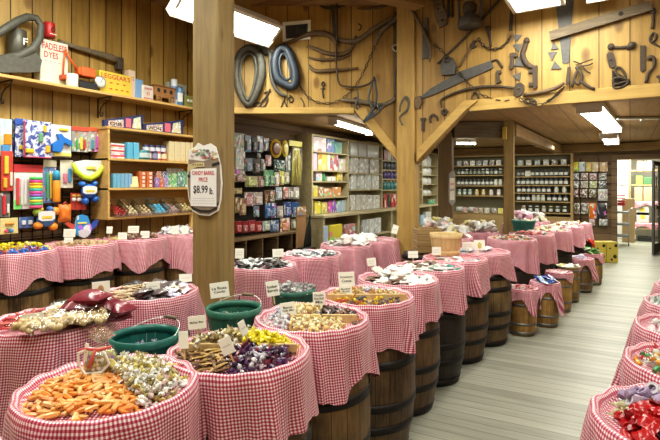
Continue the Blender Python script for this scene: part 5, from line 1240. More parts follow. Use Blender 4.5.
# lantern
u0 = 473.5; c = WR_.world(u0, 32, .16)
t = thing('barn_lantern', 'old metal barn lantern hanging at the top of the tool wall', 'lantern', (c.x, c.y, WR_.st(473, 31)[1]))
q = .0124
put('lantern_base', MB().lathe([(10.6 * q, 0), (11 * q, .01), (10.6 * q, 6 * q), (8.5 * q, 9 * q), (5 * q, 11 * q), (4.5 * q, 12.5 * q)], 24), t, mats=M['steel'])
put('burner', MB().lathe([(4.6 * q, 12.5 * q), (6 * q, 15 * q), (6.2 * q, 20 * q), (4.4 * q, 22 * q)], 20), t, mats=M['iron'])
put('globe', MB().lathe([(4.4 * q, 22 * q), (6.5 * q, 27 * q), (6.4 * q, 33 * q), (4 * q, 38 * q)], 20), t, mats=M['glassy'])
put('chimney_cap', MB().lathe([(5 * q, 38 * q), (7 * q, 40 * q), (3 * q, 46 * q), (1 * q, 48 * q)], 20), t, mats=M['steel'])
for s in (-1, 1): put('side_tube', MB().tube([(s * 9.5 * q, 0, 6 * q), (s * 10 * q, 0, 20 * q), (s * 9.5 * q, 0, 34 * q), (s * 4 * q, 0, 42 * q)], .016, 8), t, mats=M['steel'])
put('bail_handle', MB().tube([(-9.5 * q, 0, 34 * q), (-7 * q, 0, 48 * q), (0, 0, 54 * q), (7 * q, 0, 48 * q), (9.5 * q, 0, 34 * q)], .006, 6), t, mats=M['iron'])
tool(WR_, 'pry_bar', 'long iron bar slanting behind the lantern', 'bar', [(None, 'iron', [(T, [(438, 64), (452, 51), (467, 36), (485, 17), (502, -2)], [1, 1.2, 1.3, 1.3, 1.2], .8)])])
tool(WR_, 'pipe_wrench', 'slanting iron wrench below the lantern', 'wrench', [('shaft', 'oldwood', [(T, [(460, 67), (466, 56), (472, 47)], [1, 1.2, 1.3], .8)]), ('wrench_jaw', 'iron', [(PL, [(470, 46), (474, 41), (477, 41), (475, 44), (477, 47), (473, 49)], .03)])])
tool(WR_, 'cow_bell', 'grey iron cow bell left of the crosscut saw', 'bell', [('bell_body', 'steel', [(PL, [(444, 60), (453, 58), (457, 66), (456, 75), (443, 76), (442, 68)], .06)]), ('bell_top', 'iron', [(LP, [(446, 61), (449, 58), (452, 60), (449, 63)], 1, 1, .06)])])
chain(WR_, 'long chain crossing the cow bell and the crosscut saw', [(433, 44), (440, 49), (446, 55), (456, 68), (464, 78), (474, 89), (484, 96), (495, 100), (506, 101.5), (516, 99)], step=.05, off=.035)
tool(WR_, 'crosscut_saw', 'wide grey crosscut saw blade slanting up to the right', 'saw', [('blade', 'steel', [(PL, [(418, 100), (434, 95), (494, 68), (491.5, 61), (460, 72), (431, 89)], .012, .012)]), ('saw_handle', 'oldwood', [(PL, [(416, 98), (421, 96), (422.5, 103), (420, 109), (416, 108)], .04)]), ('wire_grip', 'iron', [(T, [(491, 62), (496, 60), (499, 62), (503, 68)], .9)])])
tool(WR_, 'curved_scythe_rod', 'curved iron rod bowed along the lower trim to the round disk', 'rod', [(None, 'iron', [(T, [(442.5, 108), (441.5, 102), (444, 98.5), (456, 93), (470, 89), (486, 87), (502, 87), (516, 89)], [.8, 1, 1.1, 1.2, 1.3, 1.3, 1.2, 1.2], .8, .01)])])
tool(WR_, 'iron_disk', 'flat oval iron disk on the lower trim below the wall triangles', 'disk', [('disk', 'iron', [(PL, [(514.5, 93), (515, 88), (518, 84), (522, 83.5), (525, 86), (525, 91), (522, 96), (517, 98)], .02)]), ('rivet', 'steel', [('disc', [(520, 89)], .8, .03)])], off=.042)
chain(WR_, 'short chain sagging from the round disk along the trim', [(519, 98), (524, 102), (532, 105), (542, 105.5), (551, 101), (558, 95), (563, 89)], step=.05, off=.07)
tool(WR_, 'neck_yoke_bar', 'wooden bar with iron ends lying on the trim right of the disk', 'bar', [('bar', 'oldwood', [(T, [(526, 95.5), (536, 94.5), (548, 92), (558, 88.5), (565, 84)], [1.4, 1.8, 2, 2, 1.2], .9)]), ('iron_end', 'iron', [(PL, [(524, 94), (528, 93.5), (528, 97), (524, 97)], .03)])], off=.042)
tool(WR_, 'chain_shackle', 'pair of joined chain links below the wooden trim bar', 'shackle', [(None, 'iron', [(LP, [(526, 100), (529, 99), (533, 100), (533, 102.5), (530, 103.5), (526, 102)], .7), (LP, [(531, 101), (535, 101), (537, 103), (534, 104.5), (531, 103)], .7)])], off=.042)
tool(WR_, 'iron_clevis', 'large curved iron clevis with a toothed end below the triangles', 'clevis', [('curved_arm', 'iron', [(T, [(527, 40), (525, 48), (523, 55), (526, 63), (531, 67), (536, 68)], [1.8, 2.2, 2.4, 2.4, 2.2, 1.6], .7), ('disc', [(527, 41)], 2.6, .04)]), ('toothed_bar', 'iron', [(PL, [(533, 66), (537.5, 66), (537.5, 88), (534, 89), (533, 86)], .035)] + [(PL, [(529, 70 + 13 * i), (534, 70 + 13 * i), (534, 73 + 13 * i), (529, 73.5 + 13 * i)], .03) for i in range(2)])])
tool(WR_, 'gate_bracket', 'small stepped iron bracket left of the large clevis', 'bracket', [(None, 'iron', [(PL, [(510, 54), (514, 53), (518, 54), (518, 57), (514, 57), (514, 68), (511.5, 70), (510, 68), (511, 58)], .03)])])
TRI = [((513, 35), (522, 35.5), (517, 42), 'topmost dark triangle in the left column'), ((513, 45), (522, 44), (519, 53), 'second dark triangle in the left column'), ((514, 66), (519, 56), (525, 67), 'third dark triangle of the left column, beside the clevis'), ((513, 76), (521, 72.5), (520, 81.5), 'lowest dark triangle of the left column'), ((551, 50), (554, 42), (559, 49), 'topmost triangle under the wide blade'), ((548, 52.5), (557, 52), (552, 61), 'middle triangle pointing down under the plank'), ((551, 69.5), (555, 61), (562, 69), 'lowest bright triangle under the plank')]
for a, b, c, ds in TRI: tool(WR_, 'mower_tooth', ds + ' on the tool wall', 'mower tooth', [(None, 'steel', [(PL, [a, b, c], .015)])])
chain(WR_, 'small chain sagging between the lantern and the triangles', [(478, 37), (482, 44), (488, 48.5), (494, 49.5), (501, 48), (507, 43), (512, 35)], step=.04)
tool(WR_, 'hitch_pin', 'small iron hitch pin hanging into the sagging small chain', 'pin', [(None, 'iron', [('disc', [(488.5, 29)], 2.4, .03), (T, [(488, 30), (490, 38), (491, 47)], [1.2, 1.1, 1], .8)])])
tool(WR_, 'flat_bar', 'dark vertical flat bar right of the lantern', 'bar', [(None, 'iron', [(PL, [(511, -3), (514.5, -3), (512.5, 31), (509, 31)], .015)])])
tool(WR_, 'ice_saw', 'wide dark tapering saw blade behind the slanted plank', 'saw', [(None, 'steel', [(PL, [(555, -4), (574, -4), (569, 62), (567, 64), (562.5, 63)], .012)])])
tool(WR_, 'slanted_plank', 'long weathered plank with a hole slanting across the tool wall', 'plank', [('plank', GW, [(PL, [(549.5, 33), (649.5, 2.5), (652.5, 11.5), (551.5, 41.5)], .05, .012)]), ('bolt_hole', 'dark', [('disc', [(621, 15.5)], 1.8, .004, .062)])])
tool(WR_, 'trap_bracket', 'small iron bracket below the crosscut saw tip', 'bracket', [(None, 'iron', [(PL, [(497, 71), (501, 70.5), (502, 73), (499.5, 74), (500, 79), (502, 82), (497, 84)], .03)])])
tool(WR_, 'animal_trap', 'tangle of iron trap jaws and springs at the middle of the lower trim', 'trap', [('trap_spring', 'iron', [(PL, [(568, 68), (571, 68), (570, 84), (566, 86)], .03)]), ('trap_jaw', 'iron', [(T, [(576, 68), (581, 74), (582, 80), (578, 85), (574, 80)], [1, 1.4, 1.4, 1.2, 1], .9), (T, [(572, 88), (576, 76), (580, 67)], [1, 1.2, 1.2], .9)]), ('trap_arm', 'iron', [(T, [(581, 82), (588, 87), (595, 90)], [1.4, 1.4, 1.2], .9)]), ('trap_prong', 'iron', [(T, [(576, 66), (584, 63), (593, 60)], .6), (T, [(578, 67), (588, 66), (593, 64)], .6), (T, [(582, 66), (587, 72), (591, 74)], .6), (T, [(574, 62), (582, 65)], .6)]), ('trap_rod', 'iron', [(T, [(565, 87), (560, 93), (548, 102)], .8)])], off=.03)
tool(WR_, 'double_wrench', 'rusty double ended wrench below the slanted plank', 'wrench', [(None, 'iron', [(T, [(611, 47.5), (620, 48), (632, 46.5)], [1.4, 1.2, 1.5], .7), ('disc', [(611, 47)], 2.6, .03), ('disc', [(631, 46)], 2.8, .03), (T, [(627, 50), (633, 44)], 1, .7), (PL, [(632, 42), (636, 43), (635, 48), (632, 50)], .025)])])
tool(WR_, 'latch_plate', 'rounded iron latch plate above the fanned hoof pick', 'latch', [('plate', 'iron', [(PL, [(606.5, 55), (609, 52.5), (613, 53), (615.5, 60), (616, 66), (613, 69), (609, 67)], .02)]), ('rivet', 'steel', [('disc', [(611, 60)], .8, .03)])])
tool(WR_, 'fanned_trap', 'iron trap with fanned loops on a small dark plate', 'trap', [('dark_plate', 'dark', [(PL, [(612, 70), (630, 80), (631, 82), (624, 89), (612, 90)], .006)]), ('loop', 'iron', [(LP, [(615, 70), (620, 68), (625, 75), (624, 80), (618, 76)], 1.0, .9, .01)]), ('loop', 'iron', [(LP, [(613, 80), (620, 78), (628, 81), (622, 84), (615, 84)], .9, .9, .02)]), ('loop', 'iron', [(LP, [(613, 86), (620, 84), (628, 82), (624, 87), (616, 89)], .9, .9, .03)])])
tool(WR_, 'flat_file', 'dark upright file near the right end of the tool wall', 'file', [(None, 'iron', [(PL, [(640, 46), (645.5, 46), (645, 58), (645, 70), (642, 72.5), (640, 70)], .02)])])
tool(WR_, 'draw_hook', 'curved iron draw hook right of the flat file', 'hook', [(None, 'iron', [(T, [(651, 57), (654, 60), (653, 68), (648, 74), (646, 83)], [1.6, 1.4, 1.2, 1.2, 1.4], .8), ('disc', [(650, 58)], 2, .03)])])
tool(WR_, 'chain_dog', 'hooked iron dog above the flat file at the right edge', 'hook', [(None, 'iron', [(LP, [(650, 38), (653, 33.5), (656, 36), (655, 40), (651, 42)], 1, .9), (T, [(651, 43), (656, 45), (661, 48)], [.8, .8, .6], .8)])])
tool(WR_, 'lag_bolt', 'iron bolt hanging beside the right end of the plank', 'bolt', [(None, 'iron', [('disc', [(653, 12)], 2.2, .04), (T, [(653, 14), (653, 22), (652, 29)], [1.1, 1.1, 1.3], .9)])])
tool(WR_, 'horse_shoe', 'small horseshoe on the right diagonal brace', 'horseshoe', [(None, 'iron', [(T, [(431, 123), (430.5, 118), (433, 115), (437, 117), (438, 121)], [.8, 1.2, 1.3, 1.2, .8], .7)])], off=.0)
tool(WR_, 'iron_nut', 'round iron nut above the diagonal brace', 'nut', [(None, 'iron', [(LP, [(442.5, 112), (445, 109.5), (447.5, 112), (445, 114.8)], 1.3, .9)])])
tool(WR_, 'iron_peg', 'short T shaped iron peg right of the centre post', 'peg', [(None, 'iron', [(PL, [(421, 118), (426, 118), (426, 121), (424.5, 121), (424.5, 131), (422, 131), (422, 121), (421, 121)], .02)])])
tool(WR_, 'pear_ring', 'pear shaped iron ring hanging under the bowed rod', 'ring', [(None, 'iron', [(LP, [(474, 100), (472.5, 97), (475, 92.5), (478.5, 97), (478, 100.5)], [1.2, .8, .7, .8, 1.2], .9)])])
tool(WR_, 'curl_hook', 'small curled hook at the far right edge above the trim', 'hook', [(None, 'iron', [(T, [(657, 76), (660, 79), (660, 84)], [1, 1.2, 1], .8)])])
# ================================================================== dark pegboard of small toys right of the sign post
XP = -4.90
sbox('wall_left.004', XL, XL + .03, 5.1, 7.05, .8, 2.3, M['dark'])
PEG = [
 ('top', [('clear bag of mixed pieces', 232, 133, 245, 174, (.50, .52, .46), 'fine'), ('slate blue card', 244.5, 135, 251, 152, (.16, .22, .32), 'print2'), ('black card', 251.5, 137, 256.5, 152, (.02, .025, .04), 'cardcol'), ('blue and white card', 257, 136, 263, 152, (.30, .36, .58), 'print2'), ('white and navy card', 263.3, 138, 269, 151, (.5, .52, .62), 'print2')]),
 ('second', [('dusty blue card', 244.5, 158, 252.5, 171, (.20, .28, .40), 'print2'), ('dark card with an orange top', 253, 158, 260, 173, (.10, .07, .06), 'print2'), ('small grey card', 257, 153, 260.5, 158, (.4, .42, .42), 'cardcol'), ('narrow white card', 261, 159, 265, 171, (.55, .58, .58), 'print2'), ('pink and white card', 265.5, 155, 271, 166, (.66, .40, .46), 'print2'), ('dark green comb card', 274, 160, 285, 171, (.03, .09, .07), 'fine'), ('silver strip card', 285.5, 155, 290, 172, (.38, .40, .38), 'print2')]),
 ('third', [('brown and pink bag', 234, 174, 246, 182, (.42, .26, .20), 'fine'), ('lime yellow bag', 245, 176, 258, 187, (.50, .55, .14), 'fine'), ('pink bag', 258.5, 176, 263.5, 187, (.62, .36, .40), 'fine'), ('green and white card', 263.5, 170, 268.5, 186, (.22, .48, .24), 'print'), ('apple green card', 268.8, 170, 273.5, 186, (.15, .42, .20), 'print'), ('pale pink card', 273.8, 172, 279, 186, (.65, .52, .48), 'print'), ('yellow card with blue', 279.3, 171, 284, 185, (.68, .62, .10), 'print'), ('white and yellow card', 284.3, 172, 289, 184, (.66, .64, .48), 'print')]),
 ('fourth', [('mustard pack', 234, 188, 242, 194, (.55, .42, .16), 'fine'), ('tan striped strip', 235, 197, 239, 213, (.45, .27, .10), 'print'), ('brown and cream strip', 239.5, 198, 246, 215, (.48, .30, .14), 'print'), ('red and pink bag', 244, 192, 253, 206, (.55, .22, .24), 'fine'), ('white and pink bag', 253.3, 192, 262.5, 205, (.66, .52, .52), 'fine'), ('brown stick pack', 264, 190, 267.3, 203, (.26, .13, .05), 'print2'), ('dark brown stick pack', 267.6, 190, 274.5, 203, (.2, .10, .04), 'print2'), ('white and blue card', 275.5, 187, 282, 200, (.55, .62, .70), 'print2'), ('red and white card', 283, 187, 288.3, 199, (.62, .28, .24), 'print2'), ('grey and white card', 288.6, 187, 293, 199, (.5, .5, .46), 'print2'), ('white card with red', 293.3, 187, 299, 199, (.62, .58, .56), 'print2')]),
 ('fifth', [('small blue and orange card', 253.5, 206, 259, 217, (.20, .30, .44), 'print'), ('sky blue card', 265, 203, 270.3, 218, (.05, .20, .50), 'print2'), ('royal blue card', 270.6, 203, 276, 218, (.04, .14, .42), 'print2'), ('white and pink figure card', 277, 206, 283, 218, (.60, .52, .50), 'print2'), ('navy card', 284, 202, 291, 217, (.03, .08, .28), 'print2'), ('dark blue card', 291.3, 202, 299, 217, (.03, .11, .33), 'print2')]),
 ('bottom', [('red tub pack', 235, 221, 241.5, 233, (.50, .05, .06), 'bagcol'), ('dark red tub pack', 241.8, 221, 248, 233, (.42, .04, .05), 'bagcol'), ('crimson bag', 248.3, 220, 255, 232, (.52, .06, .08), 'bagcol'), ('red bag', 255.3, 221, 261.5, 232, (.56, .08, .08), 'bagcol'), ('white and teal card', 262.5, 221, 270, 231, (.50, .58, .50), 'print'), ('blue and yellow card', 270.5, 220, 279, 232, (.12, .22, .48), 'print'), ('orange and red card', 280, 218, 290, 232, (.64, .20, .08), 'print'), ('pale green card', 291, 219, 297.5, 229, (.52, .56, .44), 'print2')])]
for rn, row in PEG:
    for nm, u0, v0, u1, v1, col, mt in row:
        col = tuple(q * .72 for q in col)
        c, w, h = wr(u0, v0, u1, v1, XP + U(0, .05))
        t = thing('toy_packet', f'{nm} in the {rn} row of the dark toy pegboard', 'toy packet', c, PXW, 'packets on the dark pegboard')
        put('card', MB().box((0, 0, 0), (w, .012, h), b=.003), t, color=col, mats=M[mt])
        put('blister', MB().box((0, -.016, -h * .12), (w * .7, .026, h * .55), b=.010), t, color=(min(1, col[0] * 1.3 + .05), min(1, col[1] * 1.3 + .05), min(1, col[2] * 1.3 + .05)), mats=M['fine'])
        put('hanging_hook', MB().tube([(0, .08, h * .46), (0, -.06, h * .46)], .003, 5), t, mats=M['wire'])
def round_pack(label, u0, v0, u1, v1, c1, c2):
    c, w, h = wr(u0, v0, u1, v1, XP + .06)
    t = thing('round_pack', label, 'toy packet', c, PXW)
    S = Matrix.Diagonal((w / 2, 1, h / 2, 1))
    put('card', MB().lathe([(1, 0), (1, .012)], 24, M=S @ Rx), t, color=c1, mats=M['cardcol'])
    put('disc_toy', MB().lathe([(.72, .012), (.68, .03), (.5, .034)], 24, M=Matrix.Diagonal((w / 2, 1, h / 2, 1)) @ Rx), t, color=c2, mats=M['plastic'])
    put('hanging_hook', MB().tube([(0, .12, h * .45), (0, -.04, h * .45)], .003, 5), t, mats=M['wire'])
round_pack('brown disc toy on a yellow oval card', 270, 139, 281, 158, (.62, .42, .04), (.20, .10, .07))
round_pack('yellow oval card right of the brown disc toy', 281.5, 140, 288, 157, (.66, .52, .05), (.6, .5, .2))
c, w, h = wr(289, 141, 302, 186, XP + .05)
t = thing('long_clear_bag', 'long clear bag of yellow strands hanging at the pegboard right end', 'toy packet', c, PXW)
put('header', MB().box((0, 0, h * .44), (w, .015, h * .12), b=.003), t, color=(.62, .58, .12), mats=M['print2'])
mb = MB()
for i in range(16): x = U(-w * .4, w * .4); mb.tube([(x * .6, U(-.02, .0), h * .36), (x, U(-.035, .01), 0), (x * 1.1 + U(-.02, .02), U(-.03, .01), -h * .48)], .010, 5)
put('strands', mb, t, color=(.62, .56, .12), mats=M['plastic'])
put('film', MB().box((0, -.01, -h * .06), (w, .07, h * .88), b=.02), t, mats=M['film'])
# cubby counter under the pegboard
a, b = at_x(228, 238, -4.72), at_x(306, 238, -4.72)
t = thing('cubby_counter', 'low dark cubby counter under the toy pegboard', 'counter', (-4.88, (a.y + b.y) / 2, 0))
Ly = b.y - a.y
put('counter_top', MB().box((0, 0, .80), (.33, Ly, .035), b=.004), t, mats=M['dimy'])
put('cubby_back', MB().box((-.15, 0, .4), (.02, Ly, .76), b=.002), t, mats=M['dark'])
put('cubby_shelf', MB().box((0, 0, .42), (.30, Ly, .025), b=.003), t, mats=M['dimy'])
for i in range(6): put('divider', MB().box((0, -Ly / 2 + .012 + (Ly - .024) * i / 5, .39), (.30, .024, .78), b=.003), t, mats=M['dimy'])
c = at_x(302, 243, -4.45); yb_ = c.y
t = thing('display_stand', 'cardboard floor display holding black umbrellas beside the cubby counter', 'display stand', (-4.45, yb_, 0), PXW)
put('cardboard_back', MB().box((0, .02, .62), (.26, .02, 1.24), b=.004), t, mats=flat('brown_cardboard', (.36, .20, .09), .7, 0, .15, 12))
put('cardboard_tray', MB().box((0, -.08, .30), (.26, .2, .6), b=.006), t, mats=M['dark'])
put('header_panel', MB().box((0, .006, 1.17), (.24, .01, .14), b=.002), t, color=(.42, .25, .12), mats=M['print2'])
for i in range(4):
    x = -.085 + i * .057
    tag(put('folded_umbrella', MB().lathe([(.008, 0), (.02, .05), (.024, .30), (.012, .40), (.010, .47), (.016, .49), (.010, .52)], 10), None, (-4.45 + .10 , yb_ + x, .6), (.12 * (i - 1.5), .1, 0), mats=M['black']), ['leftmost', 'second', 'third', 'rightmost'][i] + ' black folded umbrella in the cardboard display', 'umbrella', 'black umbrellas')
# ================================================================== long sage shelf unit beyond the pegboard
XS2 = -4.72
ys = [at_x(u, 180, XS2).y for u in (311.5, 347.5, 381.5)] + [12.4, 13.6]
SECT = [[2.185, 1.852, 1.652, 1.365], [2.17, 1.826, 1.488], [2.14, 1.93, 1.72, 1.47], [2.1, 1.85, 1.6, 1.3]]
t = thing('long_shelving', 'long sage painted shelving with a counter beyond the dark pegboard', 'shelving', (XL + .17, (ys[0] + ys[-1]) / 2, 0))
ym = (ys[0] + ys[-1]) / 2
put('back_panel', MB().box((-.15, 0, 1.72), (.03, ys[-1] - ys[0], 1.46), b=.002), t, mats=M['sage'])
put('counter_top', MB().box((.12, 0, 1.035), (.62, ys[-1] - ys[0] + .06, .05), b=.005), t, mats=M['sage'])
put('top_board', MB().box((.0, 0, 2.46), (.34, ys[-1] - ys[0], .04), b=.004), t, mats=M['sage'])
put('lower_back', MB().box((-.1, 0, .5), (.04, ys[-1] - ys[0], 1.0), b=.002), t, mats=M['sage'])
put('lower_shelf', MB().box((.12, 0, .55), (.50, ys[-1] - ys[0], .04), b=.004), t, mats=M['sage'])
for i, y in enumerate(ys):
    put('upright', MB().box((.0, y - ym + .02, 1.75), (.34, .045, 1.40), b=.004), t, mats=M['sage'])
    put('lower_upright', MB().box((.13, y - ym + .03, .50), (.54, .07, 1.0), b=.004), t, mats=M['sage'])
for i, zs_ in enumerate(SECT):
    for z in zs_: put('shelf', MB().box((.005, (ys[i] + ys[i + 1]) / 2 - ym + .02, z - .013), (.33, ys[i + 1] - ys[i] - .045, .026), b=.003), t, mats=M['sage'])
XB = -4.79
def sitem(name, label, cat, u0, u1, v0, zs_, col, mat='print2', depth=.1, group=None, x=XB, kind='box'):
    uc = (u0 + u1) / 2; zt = at_x(uc, v0, x).z; h = max(.04, zt - zs_)
    a, b = at_x(u0, 180, x), at_x(u1, 180, x); w = b.y - a.y
    if kind == 'box':
        o = put(name, MB().box((0, 0, 0), (w, depth, h), b=min(.008, w * .1)), None, (x - depth / 2 + .03, (a.y + b.y) / 2, zs_ + h / 2), (0, 0, PXW), col, label, cat, group, mats=M[mat])
    else:
        r = w / 2
        o = put(name, MB().lathe([(r * .9, -h / 2), (r, -h / 2 + .01), (r, h * .25), (r * .6, h * .38), (r * .55, h / 2)], 14), None, (x - r + .03, (a.y + b.y) / 2, zs_ + h / 2), (0, 0, 0), col, label, cat, group, mats=M[mat])
        put('lid', MB().lathe([(r * .62, h * .36), (r * .62, h * .52)], 14), o, color=(.75, .74, .7), mats=M['plastic'])
    return o
A1_, A2_, A3_, A4_ = SECT[0]
SG = 'goods in the first sage bay'
for nm, u0, u1, v0, z, col, mt in (
 ('white and pink game box', 312, 325, 137, A1_, (.66, .56, .60), 'print2'), ('blue and red game box', 326, 333.5, 138.5, A1_, (.18, .28, .55), 'print'), ('green and blue game box', 334, 341, 142, A1_, (.2, .42, .36), 'print'),
 ('lilac box', 312, 316, 153, A2_, (.52, .42, .58), 'print2'), ('yellow box with a brown oval', 317, 326, 152, A2_, (.62, .48, .12), 'print2'), ('white narrow box', 326.4, 329, 153, A2_, (.70, .68, .64), 'cardcol'), ('red and blue box', 329.6, 337, 153, A2_, (.50, .14, .16), 'print'), ('white and red low box', 338, 344.5, 159, A2_, (.66, .60, .56), 'print'),
 ('dark small box', 312, 314.6, 173, A3_, (.1, .08, .09), 'cardcol'), ('white and pink small box', 315, 321, 171.5, A3_, (.66, .56, .54), 'print2'), ('white tray', 326, 329.8, 176.5, A3_, (.7, .7, .66), 'cardcol'), ('white card tray', 330.2, 334.5, 176.5, A3_, (.68, .66, .62), 'cardcol'), ('yellow small box', 336, 341.5, 172, A3_, (.66, .52, .10), 'print2'),
 ('yellow toy box', 312, 316.5, 185, A4_, (.66, .58, .08), 'print'), ('brown small box', 317, 322, 187, A4_, (.35, .2, .12), 'print'), ('orange and blue box', 323, 331, 188, A4_, (.56, .28, .14), 'print'), ('orange printed box', 331.5, 340, 187, A4_, (.62, .30, .10), 'print'),
 ('yellow figure pack', 313.5, 319.5, 201, 1.062, (.68, .60, .08), 'print'), ('yellow and black pack', 320, 326, 202, 1.062, (.60, .5, .1), 'print'), ('magenta pack', 327, 330.6, 201, 1.062, (.55, .10, .40), 'print'), ('purple pack', 331, 335, 200, 1.062, (.30, .12, .5), 'print'), ('blue and white pack', 335.5, 340, 201, 1.062, (.34, .46, .62), 'print2'), ('pale blue pack', 340.4, 345.5, 200, 1.062, (.44, .56, .66), 'print2')):
    tier = {A1_: 'top tier', A2_: 'second tier', A3_: 'third tier', A4_: 'fourth tier', 1.062: 'counter'}[z]
    sitem('boxed_toy' if 'pack' not in nm else 'toy_pack', f'{nm} on the {tier} of the first sage shelf bay', 'box', u0, u1, v0, z, col, mt, group=SG)
sitem('green_bottle', 'green bottle on the third tier of the first sage shelf bay', 'bottle', 322, 325, 171, A3_, (.05, .25, .10), 'plastic', kind='bottle')
S1, S2, S3 = SECT[1]
tiers = {S1: 'top tier', S2: 'second tier', S3: 'third tier', 1.062: 'counter'}
for z, v0, us, c_ in ((S1, 142, ((349.5, 356.5), (357.3, 365.5), (366.3, 378)), (.62, .63, .60)), (S2, 157, ((350, 357), (358.5, 367.5), (369, 378)), (.48, .46, .42)), (S3, 173.5, ((350, 355.5), (357, 363), (363.8, 370), (370.8, 378)), (.55, .57, .55)), (1.062, 195, ((349, 354), (355, 359.5), (360, 365.5), (366, 371.5), (372, 379.5)), (.56, .54, .50))):
    for i, (u0, u1) in enumerate(us):
        nth = ['leftmost', 'second', 'third', 'fourth', 'fifth'][i]
        sitem('clear_pack', f'silvery clear pack, {nth} on the {tiers[z]} of the second sage bay', 'pack', u0, u1, v0, z, jit(c_), 'greyprint' if z != S1 else 'bagcol', .14, group='silvery packs in the second sage bay')
q1, q2, q3, q4 = SECT[2]
tiers = {q1: 'top tier', q2: 'second tier', q3: 'third tier', q4: 'fourth tier', 1.062: 'counter'}
for z, v0, cs, bt in ((q1, 150, ((.5, .28, .26), (.66, .62, .56), (.3, .2, .14), (.6, .56, .5)), 0), (q2, 161, [(.10, .11, .14)] * 4, 1), (q3, 171, [(.10, .07, .22)] * 4, 1), (q4, 181, [(.05, .20, .20)] * 4, 1), (1.062, 194, [(.46, .05, .05), (.05, .05, .06), (.50, .06, .06), (.40, .05, .05)], 0)):
    for i, cc in enumerate(cs):
        u0 = 383 + i * 3.6
        nth = ['leftmost', 'second', 'third', 'rightmost'][i]
        sitem('small_jar' if bt else 'small_carton', f'{"dark jar with a pale lid" if bt else "small carton"}, {nth} on the {tiers[z]} of the third sage bay', 'jar' if bt else 'carton', u0, u0 + 3.2, v0, z, cc, 'plastic' if bt else 'print2', .08, 'goods in the third sage bay', kind='bottle' if bt else 'box')
w1, w2, w3, w4 = SECT[3]
tiers = {w1: 'top tier', w2: 'second tier', w3: 'third tier', w4: 'fourth tier'}
for z in (w1, w2, w3, w4):
    for i in range(3):
        u0 = 420.5 + i * 4
        sitem('white_tub', f'white tub, {["left", "middle", "right"][i]} of three on the {tiers[z]} right of the centre post', 'tub', u0, u0 + 3, {w1: 156, w2: 167, w3: 177.5, w4: 190}[z], z, (.62, .62, .58), 'plastic', .1, 'white tubs right of the centre post', kind='bottle')
XLW = -4.50
for nm, u0, u1, v0, col, mt in (('white and blue book', 322.5, 327, 226, (.42, .52, .66), 'print2'), ('bright yellow pack', 328.5, 341, 224.5, (.68, .58, .05), 'print2'), ('red and white pack', 344, 354, 224, (.50, .22, .20), 'print'), ('grey pack', 362, 367.5, 220, (.46, .48, .48), 'greyprint'), ('white and grey pack', 368, 373.5, 219, (.56, .57, .56), 'greyprint'), ('silver pack', 374, 380, 218, (.48, .5, .5), 'greyprint'), ('light blue pack', 420, 424, 215, (.3, .45, .6), 'print2'), ('white pack', 425, 430, 212, (.6, .6, .58), 'print2')):
    sitem('shelf_pack', f'{nm} on the shelf below the sage counter', 'pack', u0, u1, v0, .572, col, mt, .1, x=XLW)
sitem('green_toy', 'small green and red toy on the sage counter right of the centre post', 'toy', 429.5, 434, 199.5, 1.062, (.05, .35, .2), 'print', .1, x=-4.55)
# ================================================================== jar shelves along the back wall
YF = 13.70
def xb(u): return at_y(u, 184, YF).x
xa, xm, xe = xb(449), xb(509), xb(573)
for (x0, x1, rows, ds) in ((xa, xm - .02, (2.11, 1.85, 1.56, 1.28, .80), 'left'), (xm + .02, xe, (2.09, 1.80, 1.575, 1.37, 1.15, .86), 'right')):
    t = thing('jar_shelving', f'{ds} unit of the brown jar shelves on the back wall', 'shelving', ((x0 + x1) / 2, YF + .14, 0))
    W = x1 - x0
    put('back_panel', MB().box((0, .13, 1.2), (W, .02, 2.3), b=.002), t, mats=M['jarback'])
    for s in (-1, 1): put('side_panel', MB().box((s * (W / 2 - .03), 0, 1.18), (.06, .28, 2.36), b=.004), t, mats=M['jarshelf'])
    for z in rows: put('shelf', MB().box((0, 0, z - .015), (W - .12, .28, .03), b=.003), t, mats=M['jarshelf'])
    put('top_board', MB().box((0, 0, 2.37), (W, .3, .04), b=.003), t, mats=M['jarshelf'])
    put('plinth', MB().box((0, 0, .38), (W - .12, .27, .76), b=.003), t, mats=M['jarshelf'])
jr, jh = .05, .165
JB = MB().lathe([(jr * .9, 0), (jr, .01), (jr, jh * .72), (jr * .78, jh * .84), (jr * .78, jh * .88)], 14).mesh('jar', M['plastic'])
JL = MB().lathe([(jr * .84, jh * .86), (jr * .86, jh * .88), (jr * .86, jh), (jr * .8, jh * 1.01)], 14).mesh('lid', M['plastic'])
JP = MB().lathe([(jr * 1.02, jh * .18), (jr * 1.02, jh * .62)], 14, cap0=False, cap1=False).mesh('jar_label', M['cardcol'])
CB = MB().box((0, 0, .07), (.13, .12, .14), b=.006).mesh('jar_carton', M['greyprint'])
def jar(x, z, body, lid, lab, label, group):
    o = put('preserve_jar', JB, None, (x, YF + .07, z + .001), (0, 0, U(-.5, .5)), body, label, 'jar', group)
    put('lid', JL, o, color=lid); put('jar_label', JP, o, color=lab)
ROWN = ['top', 'second', 'third', 'fourth', 'fifth']
DK = (.022, .02, .022); WH = (.55, .56, .52)
def shelf_row(u0, u1, z, cols, label, group, step=.108):
    x0, x1 = xb(u0), xb(u1); n = int((x1 - x0) / step)
    for i in range(n):
        q = (i + .5) / n; body, lid, lab = cols(q)
        jar(x0 + (x1 - x0) * q, z, body, lid, lab, label, group)
def carton_row(u0, u1, z, colf, label, group, step=.17):
    x0, x1 = xb(u0), xb(u1); n = int((x1 - x0) / step)
    for i in range(n):
        put('small_carton', CB, None, (x0 + (x1 - x0) * (i + .5) / n, YF + .07, z + .001), (0, 0, U(-.15, .15)), jit(colf(i)), label, 'carton', group)
